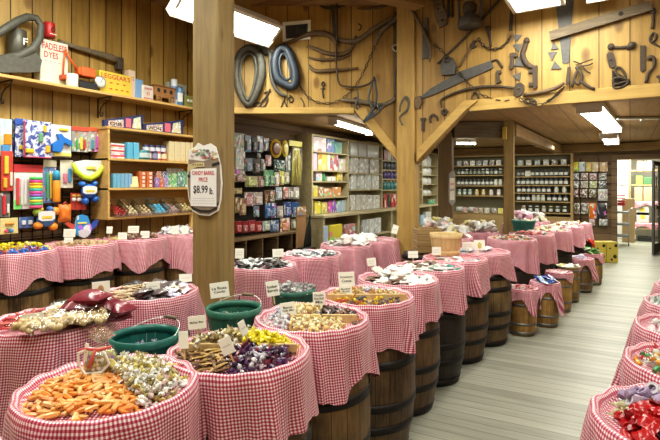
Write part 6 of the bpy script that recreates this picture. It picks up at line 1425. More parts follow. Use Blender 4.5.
G3 = [(.35, .36, .33), (.20, .15, .12), (.45, .42, .36), (.12, .12, .12)]
carton_row(456, 502, 2.11, lambda i: G3[i % 4], 'grey and brown carton on the top tier of the left jar unit', 'cartons on the left top tier')
shelf_row(456, 502, 1.85, lambda q: (DK, WH if R() < .4 else (.1, .1, .1), (.25, .27, .2) if R() < .5 else WH), 'dark jar on the second tier of the left jar unit', 'jars left second tier')
shelf_row(456, 493, 1.56, lambda q: (DK, (.05, .05, .05), WH), 'dark jar with a white label on the third tier of the left jar unit', 'jars left third tier')
shelf_row(493, 502, 1.56, lambda q: ((.5, .48, .36), WH, WH), 'pale jar at the right end of the third tier, left jar unit', 'pale jars left third tier')
shelf_row(456, 472, 1.28, lambda q: ((.12, .24, .22), (.55, .6, .58), (.5, .55, .52)), 'teal jar on the fourth tier of the left jar unit', 'teal jars left fourth tier', .15)
shelf_row(473, 486, 1.28, lambda q: ((.55, .38, .12), (.6, .55, .4), (.62, .52, .3)), 'amber jar on the fourth tier of the left jar unit', 'amber jars left fourth tier', .15)
shelf_row(487, 502, 1.28, lambda q: ((.60, .50, .48), (.68, .66, .64), (.62, .58, .56)), 'whitish jar on the fourth tier of the left jar unit', 'whitish jars left fourth tier', .15)
for i, (u0, cc, nm, mt) in enumerate(((457, (.60, .62, .62), 'white bag', 'sack'), (463, (.45, .24, .18), 'reddish basket carton', 'c'), (468.5, (.6, .6, .58), 'tall white bag', 'sack'), (474, (.42, .22, .16), 'rust carton', 'c'), (479, (.3, .22, .12), 'brown carton', 'c'), (485, (.55, .5, .4), 'cream carton', 'c'), (492, (.2, .16, .12), 'dark carton', 'c'), (498, (.66, .55, .06), 'yellow carton', 'c'))):
    lb = f'{nm} on the lowest tier of the left jar unit'
    if mt == 'c': put('counter_carton', CB, None, (xb(u0 + 2), YF + .05, .802), (0, 0, U(-.3, .3)), cc, lb, 'carton')
    else:
        o = put('counter_bag', P['sack'][0], None, (xb(u0 + 2), YF + .05, .90), (1.2, 0, U(-.3, .3)), cc, lb, 'bag'); o.scale = (1.2, 1.2, 1.2)
carton_row(516, 568, 2.09, lambda i: [(.36, .38, .36), (.45, .42, .34), (.30, .36, .36), (.5, .5, .46), (.2, .16, .12)][i % 5], 'grey green carton on the top tier of the right jar unit', 'cartons on the right top tier', .19)
shelf_row(516, 525, 1.80, lambda q: (DK, (.06, .06, .06), (.3, .3, .26)), 'dark jar at the left end of the second tier, right jar unit', 'left jars right second tier')
shelf_row(530, 568, 1.80, lambda q: (DK, (.04, .04, .04), WH), 'black jar with a white label on the second tier of the right jar unit', 'jars right second tier')
put('small_carton', CB, None, (xb(527.5), YF + .07, 1.801), (0, 0, .1), (.5, .47, .36), 'cream carton among the black jars of the second tier', 'carton')
shelf_row(516, 568, 1.575, lambda q: ((.05, .06, .05), (.06, .06, .06), WH), 'dark jar with a white label on the third tier of the right jar unit', 'jars right third tier', .106)
shelf_row(516, 551, 1.37, lambda q: (DK, (.03, .03, .03), WH), 'black jar with a white label on the fourth tier of the right jar unit', 'jars right fourth tier', .115)
shelf_row(552, 568, 1.37, lambda q: ((.4, .42, .36), (.6, .6, .56), WH), 'pale jar at the right end of the fourth tier, right jar unit', 'pale jars right fourth tier', .15)
shelf_row(516, 530, 1.15, lambda q: (DK, (.03, .03, .03), WH), 'black jar at the left of the fifth tier, right jar unit', 'black jars right fifth tier')
shelf_row(531, 545, 1.15, lambda q: ((.4, .38, .26), WH, WH), 'pale jar in the middle of the fifth tier, right jar unit', 'pale jars right fifth tier')
shelf_row(546, 568, 1.15, lambda q: (DK, (.05, .05, .05), WH), 'black jar at the right of the fifth tier, right jar unit', 'right black jars right fifth tier')
shelf_row(520, 568, .86, lambda q: ((.3, .2, .08) if R() < .4 else DK, (.5, .45, .2) if R() < .4 else WH, WH), 'brown or dark jar on the lowest tier of the right jar unit', 'jars right lowest tier', .16)
# packs hung on the wall between the jars and the doorway
YP = 13.86
ROWS = [('top', 162, 171.5, ((571.5, 578.5, 'yellow', (.66, .60, .06)), (579, 585, 'pale blue and white', (.56, .60, .68)), (585.5, 591.5, 'mustard', (.62, .48, .16)), (592, 598.5, 'cream', (.62, .50, .32)), (599.5, 607.5, 'tan and red', (.56, .38, .22)))),
        ('second', 173, 180, ((571.5, 579, 'slate', (.20, .24, .26)), (580.5, 588, 'grey and red', (.42, .30, .28)), (589.5, 597, 'grey and pink', (.45, .26, .26)), (598.5, 606.5, 'dark grey', (.26, .25, .23)))),
        ('third', 181, 188, ((571.5, 579, 'grey', (.26, .30, .30)), (580.5, 588, 'white and tan', (.46, .42, .34)), (589.5, 597, 'lime and white', (.50, .54, .22)), (598.5, 606.5, 'charcoal', (.18, .18, .18)))),
        ('fourth', 189, 197.5, ((572, 578.5, 'black and red', (.20, .08, .07)), (580, 587, 'black and rust', (.22, .09, .06)), (589, 596, 'black and yellow', (.22, .18, .08)))),
        ('fifth', 203, 214, ((573, 580, 'brown and green', (.20, .16, .10)), (581, 588.5, 'brown and grey', (.24, .20, .17)))),
        ('lowest', 219, 226, ((589, 595, 'pink', (.56, .34, .34)), (599, 607.5, 'grey and black', (.40, .41, .42))))]
def wallpack(nm, rn, u0, v0, u1, v1, col, mt='print2'):
    a, b = at_y(u0, v0, YP), at_y(u1, v1, YP)
    w, h = b.x - a.x, a.z - b.z
    o = put('snack_pack', pillow(h, w, .05, int(u0), 7, 7, .05), None, ((a.x + b.x) / 2, YP + .02, (a.z + b.z) / 2), (math.pi / 2, math.pi / 2, 0), col, f'{nm} pack in the {rn} row of the wall left of the doorway', 'snack pack', 'packs on the wall left of the doorway', mats=M[mt])
    put('hanging_hook', MB().tube([(-h * .46, 0, .04), (-h * .46, 0, -.10)], .004, 5), o, mats=M['wire'])
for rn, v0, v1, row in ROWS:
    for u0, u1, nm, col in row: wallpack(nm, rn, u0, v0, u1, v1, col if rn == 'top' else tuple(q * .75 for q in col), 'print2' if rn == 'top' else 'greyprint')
wallpack('wide white and dark', 'fourth', 598, 189, 607.5, 201, (.44, .42, .38), 'fine')
wallpack('bright orange', 'fifth', 589, 203, 596.5, 219, (.62, .16, .02)); wallpack('large black', 'fifth', 597.5, 203, 607, 218, (.035, .035, .045))
mb = MB()
for z in (2.1, 1.83, 1.6, 1.35, 1.05): mb.box((0, 0, z), (1.15, .02, .02), b=.003)
for x in (-.55, -.2, .2, .55): mb.box((x, .012, 1.4), (.02, .015, 1.7), b=.003)
put('hanging_rack', mb, None, ((at_y(571, 180, YP).x + at_y(608, 180, YP).x) / 2, YB - .025, 0), mats=M['darkmetal'], label='dark bar rack holding the snack packs left of the doorway', cat='rack')
# yellow cartons on the floor by the doorway
for i, (u0, u1, dd) in enumerate(((590.5, 602.5, 10.0), (603, 614.5, 10.0))):
    a = at_d(u0, 262, dd); b = at_d(u1, 262, dd); w = (b - a).length; h = 20.5 * dd / F; c = (a + b) / 2
    o = put('yellow_carton', MB().box((0, 0, h / 2), (w, .25, h), b=.006), None, (c.x, c.y + .12, 0), (0, 0, AZ), (.62, .50, .10), f'{["left", "right"][i]} yellow carton with dark spots on the floor by the doorway', 'box', 'yellow cartons', mats=M['cardcol'])
    for x, z, r in ((.22, .22, .17), (-.05, .08, .12), (.30, .75, .14), (-.2, .62, .08)): 
        put('dark_spot', MB().lathe([(r * w, 0), (r * w * .9, .004)], 9, M=Matrix.Translation((x * w, -.125, z * h + .03)) @ Rx), o, mats=M['ink'])
    put('tape_strip', MB().box((0, -.001, h * .99), (w * .15, .252, .006), b=.001), o, color=(.70, .60, .3), mats=M['cardcol'])
# ================================================================== store room contents
CBD = flat('plain_cardboard', (.50, .36, .20), .7, 0, .1, 6)
def sroom(name, label, cat, u0, v0, u1, v1, y, dp_, col, mat='cardcol', zf=None, group=None):
    a, b = at_y(u0, v0, y), at_y(u1, v1, y); z0 = b.z if zf is None else zf
    w, h = b.x - a.x, a.z - z0
    o = put(name, MB().box((0, 0, 0), (w, dp_, h), b=.008), None, ((a.x + b.x) / 2, y + dp_ / 2, z0 + h / 2), (0, 0, 0), col, label, cat, group, mats=M[mat])
    put('tape_strip', MB().box((0, -.001, h * .42), (w * .98, dp_ + .004, .02), b=.001), o, color=tuple(min(1, q * 1.15) for q in col), mats=M['cardcol'])
    return o
ca, cb_ = at_y(633, 160, 16.3), at_y(653, 160, 16.3)
t = thing('storage_rack', 'wooden storage rack of boxes inside the bright store room', 'rack', ((ca.x + cb_.x) / 2 + .1, 16.55, 0))
RW = cb_.x - ca.x + .35; RZ = [at_y(640, v, 16.3).z for v in (170, 184.5, 201.5, 223)]
for z in RZ: put('shelf', MB().box((0, 0, z - .02), (RW, .5, .04), b=.004), t, mats=M['jarshelf'])
for s in (-1, 1):
    for d in (-1, 1): put('rack_leg', MB().box((s * RW / 2, d * .22, 1.2), (.05, .05, 2.4), b=.004), t, mats=M['jarshelf'])
for i, zz_ in ((0, RZ[2]), (1, RZ[3])):
    mb = MB(); n = 18; vs = []; fs = []
    for k in range(n + 1):
        x = -RW / 2 + RW * k / n
        for j, (yy, dz) in enumerate(((.2, .006), (-.26, .008), (-.27, -.03), (-.275 - .02 * math.sin(k * 1.3), -.13 - .05 * math.sin(k * .55 + i)))): vs.append((x, yy, dz))
    for k in range(n):
        for j in range(3): fs.append([k * 4 + j, (k + 1) * 4 + j, (k + 1) * 4 + j + 1, k * 4 + j + 1])
    uvs = [[(vs[q][0], vs[q][1] - vs[q][2]) for q in f] for f in fs]
    mb.add(vs, fs, 0, True, uvs); put('shelf_cloth', mb, None, (t.location.x, 16.55, zz_), mats=M['gingham'], label=f'{["upper", "lower"][i]} pink gingham cloth over a store room shelf edge', cat='tablecloth')
S_ = sroom
S_('storage_box', 'cardboard box with a black top on the top store room shelf', 'box', 637, 161, 643.5, 170, 16.32, .3, (.46, .34, .2), zf=RZ[0] + .001); S_('storage_box', 'white box on the top store room shelf', 'box', 644.5, 161, 652, 170, 16.32, .3, (.66, .66, .62), zf=RZ[0] + .001)
S_('storage_box', 'lime green packet box on the second store room shelf', 'box', 636, 176, 642.5, 184, 16.32, .2, (.25, .55, .06), zf=RZ[1] + .001); S_('storage_box', 'dark green box on the second store room shelf', 'box', 643.5, 177, 652, 184, 16.32, .2, (.06, .14, .06), zf=RZ[1] + .001)
S_('storage_box', 'left plain carton on the third store room shelf', 'box', 634.5, 187, 642.5, 200, 16.32, .3, (.52, .38, .22), zf=RZ[2] + .012); S_('storage_box', 'right plain carton on the third store room shelf', 'box', 643.5, 187, 652, 200, 16.32, .3, (.50, .36, .22), zf=RZ[2] + .012)
for k, (v0, v1, ds) in enumerate(((211, 217, 'lower'), (204.5, 211, 'upper'))):
    zf = RZ[3] + .014 + k * .205
    o = S_('storage_box', f'{ds} white box with a yellow sticker in the store room', 'box', 636.5, v0, 649, v1, 16.32, .3, (.68, .66, .6), zf=zf); o.scale.z = .2 / max(.01, o.dimensions.z) if False else 1
    put('yellow_sticker', MB().box((0, -.152, 0), (.10, .004, .1), b=.001), o, color=(.70, .58, .05), mats=M['cardcol'])
for k in range(2): S_('storage_box', f'{["lower", "upper"][k]} white box stacked at the left under the store room rack', 'box', 629.5, 227 + (1 - k) * 7, 636, 241, 16.1, .35, (.60, .60, .56), zf=.0 + k * .3).scale.z = .5 if k == 0 else .55
S_('storage_box', 'brown box with a yellow sticker on a black crate in the store room', 'box', 638.5, 229, 650, 237, 16.15, .4, (.30, .22, .12), zf=.32)
S_('storage_crate', 'black crate on the store room floor under the rack', 'crate', 638, 237, 652, 244, 16.15, .4, (.03, .03, .03), zf=.0)
a = at_y(618.5, 165, 15.6)
S_('tall_cabinet', 'tall white cabinet inside the store room at left', 'cabinet', 612, 160, 630, 245, 16.6, .5, (.74, .73, .68), zf=0)
S_('notice_paper', 'grey notice on the tall white cabinet', 'notice', 620, 176, 627, 185, 16.57, .02, (.55, .52, .46))
for k in range(4): S_('red_carton', f'{["bottom", "second", "third", "top"][k]} red carton stacked inside the doorway', 'box', 617.5, 197, 625, 202.5, 14.9, .3, (.56, .03, .05), zf=.88 + k * .155, group='red cartons').scale = (1, 1, .2)
c = at_y(621, 245, 14.8)
t = thing('utility_trolley', 'grey blue metal trolley carrying the red cartons inside the doorway', 'trolley', (c.x, 15.0, 0))
for z in (.25, .55, .86): put('tray', MB().box((0, 0, z), (.36, .5, .04), b=.008), t, color=(.26, .32, .36), mats=M['metalcol'])
for s in (-1, 1):
    for d in (-1, 1):
        put('trolley_leg', MB().tube([(s * .17, d * .23, .06), (s * .17, d * .23, .92)], .012, 8), t, color=(.4, .45, .48), mats=M['metalcol'])
        put('castor', MB().lathe([(.03, -.012), (.036, 0), (.03, .012)], 12, M=Matrix.Translation((s * .17, d * .23, .038)) @ Matrix.Rotation(math.pi / 2, 4, 'Y')), t, mats=M['black'])
put('push_handle', MB().tube([(.17, -.23, .9), (.26, -.26, .98), (.26, .26, .98), (.17, .23, .9)], .012, 8), t, mats=M['wire'])
put('cardboard_sheet', MB().box((0, 0, .6), (.3, .03, 1.2), b=.004), None, (at_y(628.5, 200, 15.6).x, 15.7, 0), mats=CBD, label='tall brown cardboard sheet standing behind the trolley', cat='cardboard')
# ================================================================== baskets
def basket(label, c, r0, r1, h, mat, rimmat, grip=None, handle=None, name='splint_basket'):
    t = thing(name, label, 'basket', c)
    mb = MB(); n = 22
    for k in range(n):
        a = 2 * math.pi * k / n; w = math.pi / n * .96
        vs = []
        for z, r in ((0, r0), (h * .5, r0 + (r1 - r0) * .56), (h, r1)):
            for s in (-1, 1):
                for q in (0, -.004): vs.append(((r + q + (.0015 if k % 2 else 0)) * math.cos(a + s * w), (r + q + (.0015 if k % 2 else 0)) * math.sin(a + s * w), z))
        fs = []
        for i in range(2):
            o = i * 4; p = o + 4
            fs += [[o, o + 2, p + 2, p], [o + 3, o + 1, p + 1, p + 3], [o + 2, o + 3, p + 3, p + 2], [o + 1, o, p, p + 1]]
        mb.add(vs, fs, 0, False)
    mb.lathe([(r0 * .98, .004), (.001, .004)], 28, cap0=False, cap1=False); mb.lathe([(.001, .0), (r0 * .98, .0)], 28, cap0=False, cap1=False)
    put('splint_wall', mb, t, mats=mat)
    def band(z0, z1, q):
        ra, rb = r0 + (r1 - r0) * z0 / h, r0 + (r1 - r0) * z1 / h
        return MB().lathe([(ra + q, z0), (rb + q, z1), (rb - .006, z1), (ra - .006, z0), (ra + q, z0)], 36, cap0=False, cap1=False)
    put('rim_band', band(h * .80, h * 1.01, .006), t, mats=rimmat)
    put('lower_band', band(h * .12, h * .22, .003), t, mats=rimmat)
    if handle:
        L, tilt = handle
        pts = []
        for k in range(13):
            a = math.pi * k / 12; x = -math.cos(a) * r1; u = math.sin(a) * r1 * 1.12
            pts.append(VR.xyz * 0 + Vector((x, 0, u)))
        Mx = Matrix.Translation((0, 0, h * .9)) @ Matrix.Rotation(L, 4, 'Z') @ Matrix.Rotation(tilt, 4, 'X')
        put('wire_handle', MB().tube([Mx @ p for p in pts], .0022, 6), t, mats=M['wire'])
        g = [Mx @ Vector((x, 0, r1 * 1.12 - .004 * abs(x) * 8)) for x in (-.04, -.02, .02, .04)]
        put('wood_grip', MB().tube(g, [.007, .009, .009, .007], 8), t, mats=M['grey_wood'])
    return t
def fill(c, r, n, typ, cols, label, group, z0, cat='candy', th=.012, layers=2):
    for L in range(layers):
        for i in range(n // layers):
            a = U(0, 6.28); q = r * math.sqrt(R())
            me = random.choice(P[typ])
            put(kindname(label), me, None, (c.x + q * math.cos(a), c.y + q * math.sin(a), c.z + z0 + L * th + U(0, .005)), (U(-.7, .7), U(-.7, .7), U(0, 6.28)), jit(random.choice(cols)), label, cat, group)
ZB = .775
# plank bench the green baskets stand on, between the two barrel rows
bn = thing('plank_bench', 'low plank bench between the barrel rows under the green baskets', 'bench', (-1.90, 2.1, 0), -.05)
put('bench_top', MB().box((0, 0, ZB - .02), (.26, 2.1, .035), b=.004), bn, mats=M['grey_wood'])
for y in (-.8, .8): put('bench_leg', MB().box((0, y, ZB / 2 - .02), (.2, .05, ZB - .04), b=.004), bn, mats=M['grey_wood'])
def bpos(u, v): return at_z(u, v, ZB)
b1 = at_d(145, 184, 2.16); b1 = Vector((b1.x, b1.y, ZB)); b2 = at_d(234, 184, 2.64); b2 = Vector((b2.x, b2.y, ZB)); b3 = at_d(293, 184, 3.22); b3 = Vector((b3.x, b3.y, ZB))
basket('teal green splint basket with a wire handle, nearest of the green baskets', b1, .118, .142, .165, M['teal'], M['teal'], handle=(AZ + math.radians(150), math.radians(70)))
fill(b1, .105, 46, 'twist', [(.30, .28, .42), (.55, .55, .66), (.2, .18, .3), (.62, .62, .7)], 'purple and grey twist inside the nearest teal basket', 'twists in the nearest basket', .075)
basket('green splint basket behind the yellow candies', b2, .118, .143, .165, M['green'], M['green'], handle=(AZ + math.radians(-20), math.radians(-72)))
fill(b2, .10, 40, 'twist', [(.72, .74, .74), (.30, .55, .60), (.62, .60, .40), (.8, .8, .78)], 'white and blue twist inside the middle green basket', 'twists in the middle basket', .095)
basket('shallow green basket heaped with silver twists behind the cream candies', b3, .12, .145, .14, M['green'], M['green'])
fill(b3, .135, 120, 'foil', [(.50, .50, .50), (.62, .60, .58), (.45, .38, .40), (.7, .7, .68)], 'silver twist heaped in the shallow green basket', 'silver twists in the shallow basket', .115, layers=4)
b4 = at_d(446, 184, 4.86); b4 = Vector((b4.x, b4.y, .9))
basket('pale bushel basket with wide bands on the seventh front barrel', b4, .125, .155, .21, M['bushel'], M['bushel'], name='bushel_basket')
e5 = at_d(523.5, 184, 7.0); e5 = Vector((e5.x, e5.y, .925))
basket('small teal basket among the heaped goods far down the row', e5, .13, .16, .16, M['teal'], M['teal'])
fill(e5, .12, 16, 'smallpacket', FC, 'white packet in the far teal basket', 'packets in the far teal basket', .13, layers=2, th=.02)
# slatted crate beside the bushel basket
cc = at_d(427.5, 184, 5.3)
make_barrel(cc.x - .02, cc.y, 'dark brown', 'dark barrel holding the slatted crate behind the bushel basket')
t = thing('slatted_crate', 'brown slatted crate standing left of the pale bushel basket', 'crate', (cc.x, cc.y, .865), AZ)
for i in range(4):
    z = .035 + i * .065
    put('slat', MB().box((0, -.14, z), (.27, .012, .055), b=.003), t, mats=M['jarshelf']); put('slat', MB().box((0, .14, z), (.27, .012, .055), b=.003), t, mats=M['jarshelf'])
    for s in (-1, 1): put('slat', MB().box((s * .13, 0, z), (.012, .27, .055), b=.003), t, mats=M['jarshelf'])
put('crate_base', MB().box((0, 0, .006), (.27, .27, .012), b=.002), t, mats=M['jarshelf'])
for s in (-1, 1):
    for d in (-1, 1): put('corner_post', MB().box((s * .115, d * .125, .135), (.025, .025, .27), b=.003), t, mats=M['jarshelf'])
# ================================================================== small kegs along the aisle
KC = {}
def keg(key, u, d, tone, desc, cloth=True, L=.09, corner=.12, dirc=.4, h=.46):
    c = at_d(u, 184, d)
    make_barrel(c.x, c.y, tone, f'{tone} keg {desc}', KEG, name='wooden_keg')
    if cloth:
        me = cloth_mesh(R_=.150, L=L, corner=corner, seed=int(u), mound=.012, dirc=dirc, H=.46, re=.125, rb=.15, tray=.02, flare=.12, hem=.01, NT_=72)
        put('tablecloth', me, None, (c.x, c.y, .487), (0, 0, AZ), None, f'gingham cloth over the keg {desc}', 'tablecloth')
    BARRELS[key] = (c.x, c.y, .487 if cloth else .462, .135, .02 if cloth else 0, .012); KC[key] = c
keg('K1', 522, 5.25, 'honey', 'with red candy, nearest of the small kegs', corner=.16, dirc=.2)
keg('K2', 545, 5.56, 'honey', 'heaped with blue packets', corner=.24, dirc=.55)
keg('K3', 559, 6.2, 'honey', 'with an empty looking cloth behind the blue packets', L=.05, corner=.05)
keg('K4', 568, 6.72, 'honey', 'with a round white tray on top', cloth=False)
keg('K5', 582, 7.32, 'brown', 'with lilac packets and a long drooping cloth', corner=.22, dirc=.6)
keg('K6', 592, 7.85, 'honey', 'heaped with green packets, farthest of the small kegs', L=.05, corner=.08)
pile('K1', ALL, 'kiss', [(.66, .06, .05), (.75, .3, .26), (.8, .74, .7)], 40, 'red wrapped candy on the nearest small keg', 'red candies on the nearest keg', layers=2, dmin=.028, tilt=.7)
pile('K2', ALL, 'packet', [(.02, .10, .52), (.04, .16, .62), (.45, .55, .7), (.02, .08, .45)], 12, 'bright blue packet heaped on a small keg', 'blue packets on the keg', layers=3, dmin=.06, th=.022, tilt=.5)
pile('K3', ALL, 'smallpacket', [(.8, .76, .74), (.72, .5, .5)], 8, 'pinkish packet on the keg behind the blue packets', 'packets on the third keg', layers=1, dmin=.06, tilt=.2)
c = KC['K4']
put('round_tray', MB().lathe([(.12, .0), (.15, .012), (.155, .02), (.148, .02), (.12, .008), (.001, .008)], 28, cap1=False), None, (c.x, c.y, .462), mats=M['white'], label='round white tray on top of a small keg', cat='tray')
BARRELS['K4'] = (c.x, c.y, .474, .125, 0, .005)
pile('K4', ALL, 'smallpacket', [(.8, .8, .78), (.15, .45, .15), (.75, .7, .3), (.82, .8, .8)], 10, 'white or green packet on the round white tray', 'packets on the white tray', layers=1, dmin=.055, tilt=.3)
pile('K5', ALL, 'smallpacket', [(.55, .5, .7), (.8, .78, .84), (.66, .6, .75)], 14, 'lilac packet on the keg with the drooping cloth', 'lilac packets', layers=3, dmin=.05, th=.018, tilt=.6)
pile('K6', ALL, 'packet', [(.10, .48, .10), (.35, .62, .22), (.75, .8, .7), (.06, .36, .1)], 14, 'green packet heaped on the farthest small keg', 'green packets', layers=4, dmin=.06, th=.022, tilt=.6)
c = KC['K6'] + VR * .06 + VF * .12
put('red_bag', pillow(.16, .10, .06, 33, 8, 6, .15), None, (c.x, c.y, .64), (.3, 1.0, .4), (.62, .05, .04), 'shiny red bag sticking up behind the green packets', 'bag', mats=M['bagcol'])
# ================================================================== wooden dividers in the candy trays
def divider(key, a0, b0, a1, b1, label, h=.05):
    x0, y0, zt, rt, tray, md = BARRELS[key]
    p = VR * (a0 * rt) + VF * (b0 * rt); q = VR * (a1 * rt) + VF * (b1 * rt); L = (q - p).length; m = (p + q) / 2
    put('tray_divider', MB().box((0, 0, 0), (L, .012, h), b=.003), None, (x0 + m.x, y0 + m.y, zt - tray + h / 2 + .004), (0, 0, math.atan2(q.y - p.y, q.x - p.x)), mats=M['bushel'], label=label, cat='divider')
divider('A2', -.95, .0, .95, -.02, 'thin wooden divider across the second front barrel')
divider('A3', -.36, -.2, .90, -.22, 'thin wooden divider across the third front barrel')
divider('A3', -.38, -.85, -.38, .85, 'thin wooden divider along the white twists of the third front barrel')
divider('A4', -.95, -.36, .95, -.34, 'thin wooden divider across the fourth front barrel')
# ================================================================== little white price cards
def card(u, v, w, h, d, lines, label, tilt=0.0, lean=-.15, stake=.05, mat='card', mark=None, yaw=0):
    c = at_d(u, v, d); k = d / F; W, H = w * k, h * k
    t = thing('price_card', label, 'price card', c, rot=(lean, tilt, AZ + yaw))
    put('card', MB().box((0, 0, 0), (W, .003, H), b=.0008), t, mats=M[mat])
    n = len(lines)
    for i, s in enumerate(lines):
        s = s.replace('- ', '--')
        z = (n - 1) / 2 - i
        put('lettering', text_mesh(s, W * (.78 if len(s) > 5 else .6), H * (.035 if '-' in s else .19), M['ink' if '-' not in s else 'greyink']), t, (0, -.0019, z * H * .26))
    if mark: put('card_picture', MB().ball((0, -.002, -H * .05), 1, seg=10, ring=6, sc3=(W * .18, .002, H * .32)), t, color=mark, mats=M['cardcol'])
    if stake: put('stake', MB().box((0, .003, -H / 2 - stake / 2 + .01), (.008, .003, stake + .02), b=.0008), t, mats=M['bushel'])
    return t
card(32, 319, 24, 11, 2.25, ['Mixed Nut'], 'white card lettered Mixed Nut standing in the bagged nuts', tilt=-.14)
card(101, 289, 18, 15, 2.62, [], 'white card with a brown picture behind the dark red bags', tilt=-.1, mark=(.45, .28, .12))
card(197, 322.5, 18, 13, 2.12, ['Milky Bar'], 'white card lettered Milky Bar beside the gold twists', tilt=-.12)
card(183.5, 340, 13, 17, 1.93, [], 'blank curled card at the left of the brown strips', tilt=-.2, yaw=-.5)
card(226.5, 346, 13, 17, 1.86, ['- -'], 'tilted white card between the brown strips and the purple twists', tilt=-.45)
card(243, 328, 8, 15, 2.03, ['- -'], 'narrow tilted card left of the yellow twists', tilt=-.35, yaw=.8)
card(219.5, 290, 19, 15, 2.95, ['La Rosa', 'Candy'], 'white card lettered La Rosa above the middle green basket', tilt=-.14)
card(272.5, 288.5, 13, 15, 3.02, ['Rootbeer', 'Barrels'], 'white card lettered Rootbeer Barrels in the silver twists', tilt=-.16)
card(288, 309, 15, 13, 2.50, ['Bonus', 'Taffy Mix'], 'white card lettered Bonus in the cream taffies', tilt=-.14)
card(319, 298.5, 12, 13, 2.60, ['Chocolate', 'Nut Roll', 'Mix'], 'white card lettered Nut Roll behind the dark candies', tilt=-.05)
card(346.5, 279, 16, 14, 3.10, ['Strawberry', 'Creme'], 'white card lettered Strawberry Creme on the fourth front barrel', tilt=-.05)
card(346, 290, 12, 9, 3.02, ['Butter', 'Rums'], 'small card below the Strawberry Creme card', tilt=-.1)
card(153, 288, 14, 12, 3.05, ['- - -', '- - -'], 'white card in the middle of the liquorice bags', tilt=-.1)
card(185.5, 278, 13, 8, 3.3, ['- - -'], 'small white card at the back of the liquorice barrel, beside the post', tilt=-.06)
card(239.5, 253.5, 9, 10, 4.25, ['- -', '- -'], 'white card at the left edge of the black packets')
card(278, 253, 11, 8, 4.25, ['- - -', '- - -'], 'white card behind the black packets', tilt=-.05)
card(371.5, 262, 9, 8, 3.85, ['- -', '- -'], 'small white card in the bags of the fifth front barrel', tilt=-.1)
card(413, 254.5, 10, 7, 4.2, ['- - -'], 'small white card at the back of the sixth front barrel, nearer the post')
card(436.5, 251, 9, 8, 4.45, ['- -', '- -'], 'small white card in front of the pale bushel basket')
card(395, 229.5, 6, 9, 5.9, ['-'], 'small tilted card on the barrel beside the centre post', tilt=.3)
card(468, 245.5, 12, 7, 4.95, ['- - -', '- -'], 'wide pale card behind the pale bushel basket to its right')
card(479.5, 245, 11, 10, 5.0, [], 'white card with a yellow picture on the last tall barrel', mark=(.55, .5, .12))
card(16, 239, 14, 8, 4.9, ['- - -', 'Multi Color'], 'white card above the yellow wall candies', tilt=-.05)
card(30, 246, 12, 8, 4.72, ['- - -', '- -'], 'white card between the yellow and blue wall candies', tilt=-.08)
card(1.5, 248, 8, 8, 4.75, ['- -'], 'card cut by the left picture edge on the wall barrel')
card(69.5, 233, 12, 8, 4.9, ['- - -', '- - -'], 'upper of two white cards on the tan wall candies', stake=.12)
card(68.5, 240.5, 9, 6, 4.75, ['- - -'], 'lower of two white cards on the tan wall candies')
card(109.5, 230, 6, 7, 5.15, ['- -'], 'little card at the left end of the brown wall candies', stake=.08)
card(122.5, 236, 9, 7, 5.05, ['- - -', '- -'], 'white card in front of the brown wall candies at left')
card(133.5, 229.5, 11, 7, 5.25, ['- - -', '- - -'], 'tallest white card behind the brown wall candies')
card(145, 234.5, 9, 7, 5.2, ['- - -', '- -'], 'white card at the right of the brown wall candies')
card(175, 230, 7, 8, 5.55, ['- -', '- -'], 'white card standing in the white wall packets')
card(185, 230, 7, 8, 5.6, ['- -'], 'white card beside the sign post in the white wall packets')
# tag sign on the brown far post
c = at_d(452, 188, 7.9); k = 7.9 / F
t = thing('tag_sign', 'small white barrel shaped price tag on the brown far post', 'sign', c, AZ)
put('tag_board', MB().prism([(-3.2 * k, -14 * k), (0, -18 * k), (3.2 * k, -14 * k), (3.6 * k, 0), (3.0 * k, 13 * k), (1.5 * k, 18 * k), (-1 * k, 16.5 * k), (-3.0 * k, 14 * k), (-3.6 * k, 0)], -.01, .0), t, color=(.36, .36, .34), mats=M['cardcol'])
put('tag_card', MB().box((0, -.012, -1 * k), (4.8 * k, .004, 22 * k), b=.001), t, mats=M['card'])
for i, (s, m) in enumerate((('CANDY', 'redink'), ('$8.99', 'ink'))): put('lettering', text_mesh(s, 3.8 * k, 2.6 * k, M[m]), t, (0, -.0145, (4 - i * 6) * k))
# ================================================================== bagged nuts, dark red bags, gift bag
nutm = MB().ball((0, 0, 0), .016, seg=10, ring=6, jit=.06)
def nutbag(label, u, v, rz, s=1.0, z=.93):
    c = at_z(u, v, z)
    t = thing('nut_bag', label, 'candy bag', (c.x, c.y, z), rz)
    mb = MB()
    for i in range(80):
        a = U(-1, 1); b = U(-1, 1)
        if a * a + b * b > 1: continue
        mb.ball((a * .082 * s, b * .06 * s, .016 + U(0, .034) * (1 - a * a * .8)), .0155, seg=9, ring=6, jit=.08)
    o = put('nuts', mb, t, color=(.72, .56, .30), mats=M['sugar']); o['kind'] = 'stuff'
    p = pillow(.215 * s, .15 * s, .085, int(u), 9, 7, .12); put('film', p, t, (0, 0, .033), mats=M['film'])
nutbag('clear bag of tan nuts beside the Mixed Nut card', 31, 331, .2); nutbag('clear bag of tan nuts second from the Mixed Nut card', 52, 328, -.3)
nutbag('clear bag of tan nuts, third along the barrel front', 72, 325, .4); nutbag('clear bag of tan nuts below the dark red bags', 92, 322, -.2); nutbag('clear bag of tan nuts behind the front nut bags', 60, 319, 1.2)
RB_ = [pillow(.18, .12, .06, q, 11, 8, .06).mesh('red_bag', M['bagcol']) for q in (41, 42, 43)]
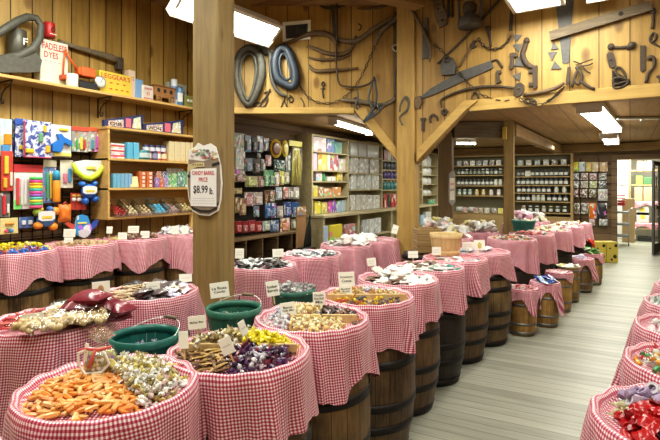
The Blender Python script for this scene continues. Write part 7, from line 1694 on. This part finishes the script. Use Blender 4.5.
for i, (u, v, z, rz) in enumerate(((78, 317, .925, .2), (96, 316, .925, -.3), (113, 315, .93, .5), (86, 311, .965, -.1), (104, 310, .965, .35), (117, 309, .965, -.4), (82, 305, 1.0, .3), (99, 303, 1.0, 0), (90, 298, 1.035, -.2))):
    c = at_z(u, v, z)
    put('dark_red_bag', RB_[i % 3], None, (c.x, c.y, z), (U(-.15, .15), U(-.15, .15), AZ + rz), jit((.24, .03, .05)), 'dark red candy bag in the stack behind the nut bags', 'candy bag', 'dark red bags')
c = at_z(74, 301, .945)
put('green_tray', MB().lathe([(.08, 0), (.10, .03), (.096, .03), (.078, .004), (.001, .004)], 24, cap1=False), None, (c.x, c.y, .905), mats=M['green'], label='low green tray half hidden behind the dark red bags', cat='tray')
c = at_z(101, 372, .915); k = 1.78 / F
t = thing('gift_bag', 'clear gift bag of brown candy tied with red and white ribbon', 'gift bag', (c.x, c.y, .905), AZ)
put('bag_contents', MB().lathe([(.046, 0), (.052, .02), (.052, .06), (.045, .085), (.03, .095)], 14), t, color=(.34, .25, .14), mats=M['fine'])
put('film', MB().lathe([(.052, -.002), (.058, .02), (.058, .07), (.045, .10), (.012, .118), (.03, .14), (.055, .175), (.05, .18)], 14, cap1=False), t, mats=M['film'])
mb = MB()
for i in range(7):
    a = -1.1 + i * .36; mb.prism([(-.012, .118), (.012, .118), (.012 + .05 * math.sin(a), .118 + .055 * math.cos(a)), (-.012 + .05 * math.sin(a), .118 + .06 * math.cos(a))], -.004 + .002 * i, -.002 + .002 * i)
put('film_tuft', mb, t, mats=clear_mat('crinkled_film', .5))
put('white_ribbon', MB().tube([(-.055, -.055, .06), (-.05, -.06, .10), (-.01, -.06, .117), (.04, -.058, .10), (.055, -.055, .06), (.03, -.058, .03), (-.03, -.058, .025)], .005, 6, closed=True), t, mats=M['white'])
put('red_ribbon', MB().tube([(-.06, -.05, .105), (-.02, -.062, .115), (.02, -.064, .112), (.06, -.05, .118)], .006, 6, flat=.6), t, color=(.62, .14, .14), mats=M['plastic'])
put('ribbon_tail', MB().tube([(.01, -.065, .112), (.0, -.068, .08), (-.012, -.066, .05)], .006, 6, flat=.6), t, color=(.62, .14, .14), mats=M['plastic'])
card(86, 352, 6, 17, 1.74, ['-'], 'narrow card at the left of the tied gift bag', stake=.03, yaw=-.6)
sc.view_settings.view_transform = 'Standard'
sc.view_settings.exposure = 0.05
try: sc.view_settings.look = 'Medium High Contrast'
except Exception: pass
try:
    sc.cycles.use_denoising = True
    sc.cycles.max_bounces = 6
except Exception: pass
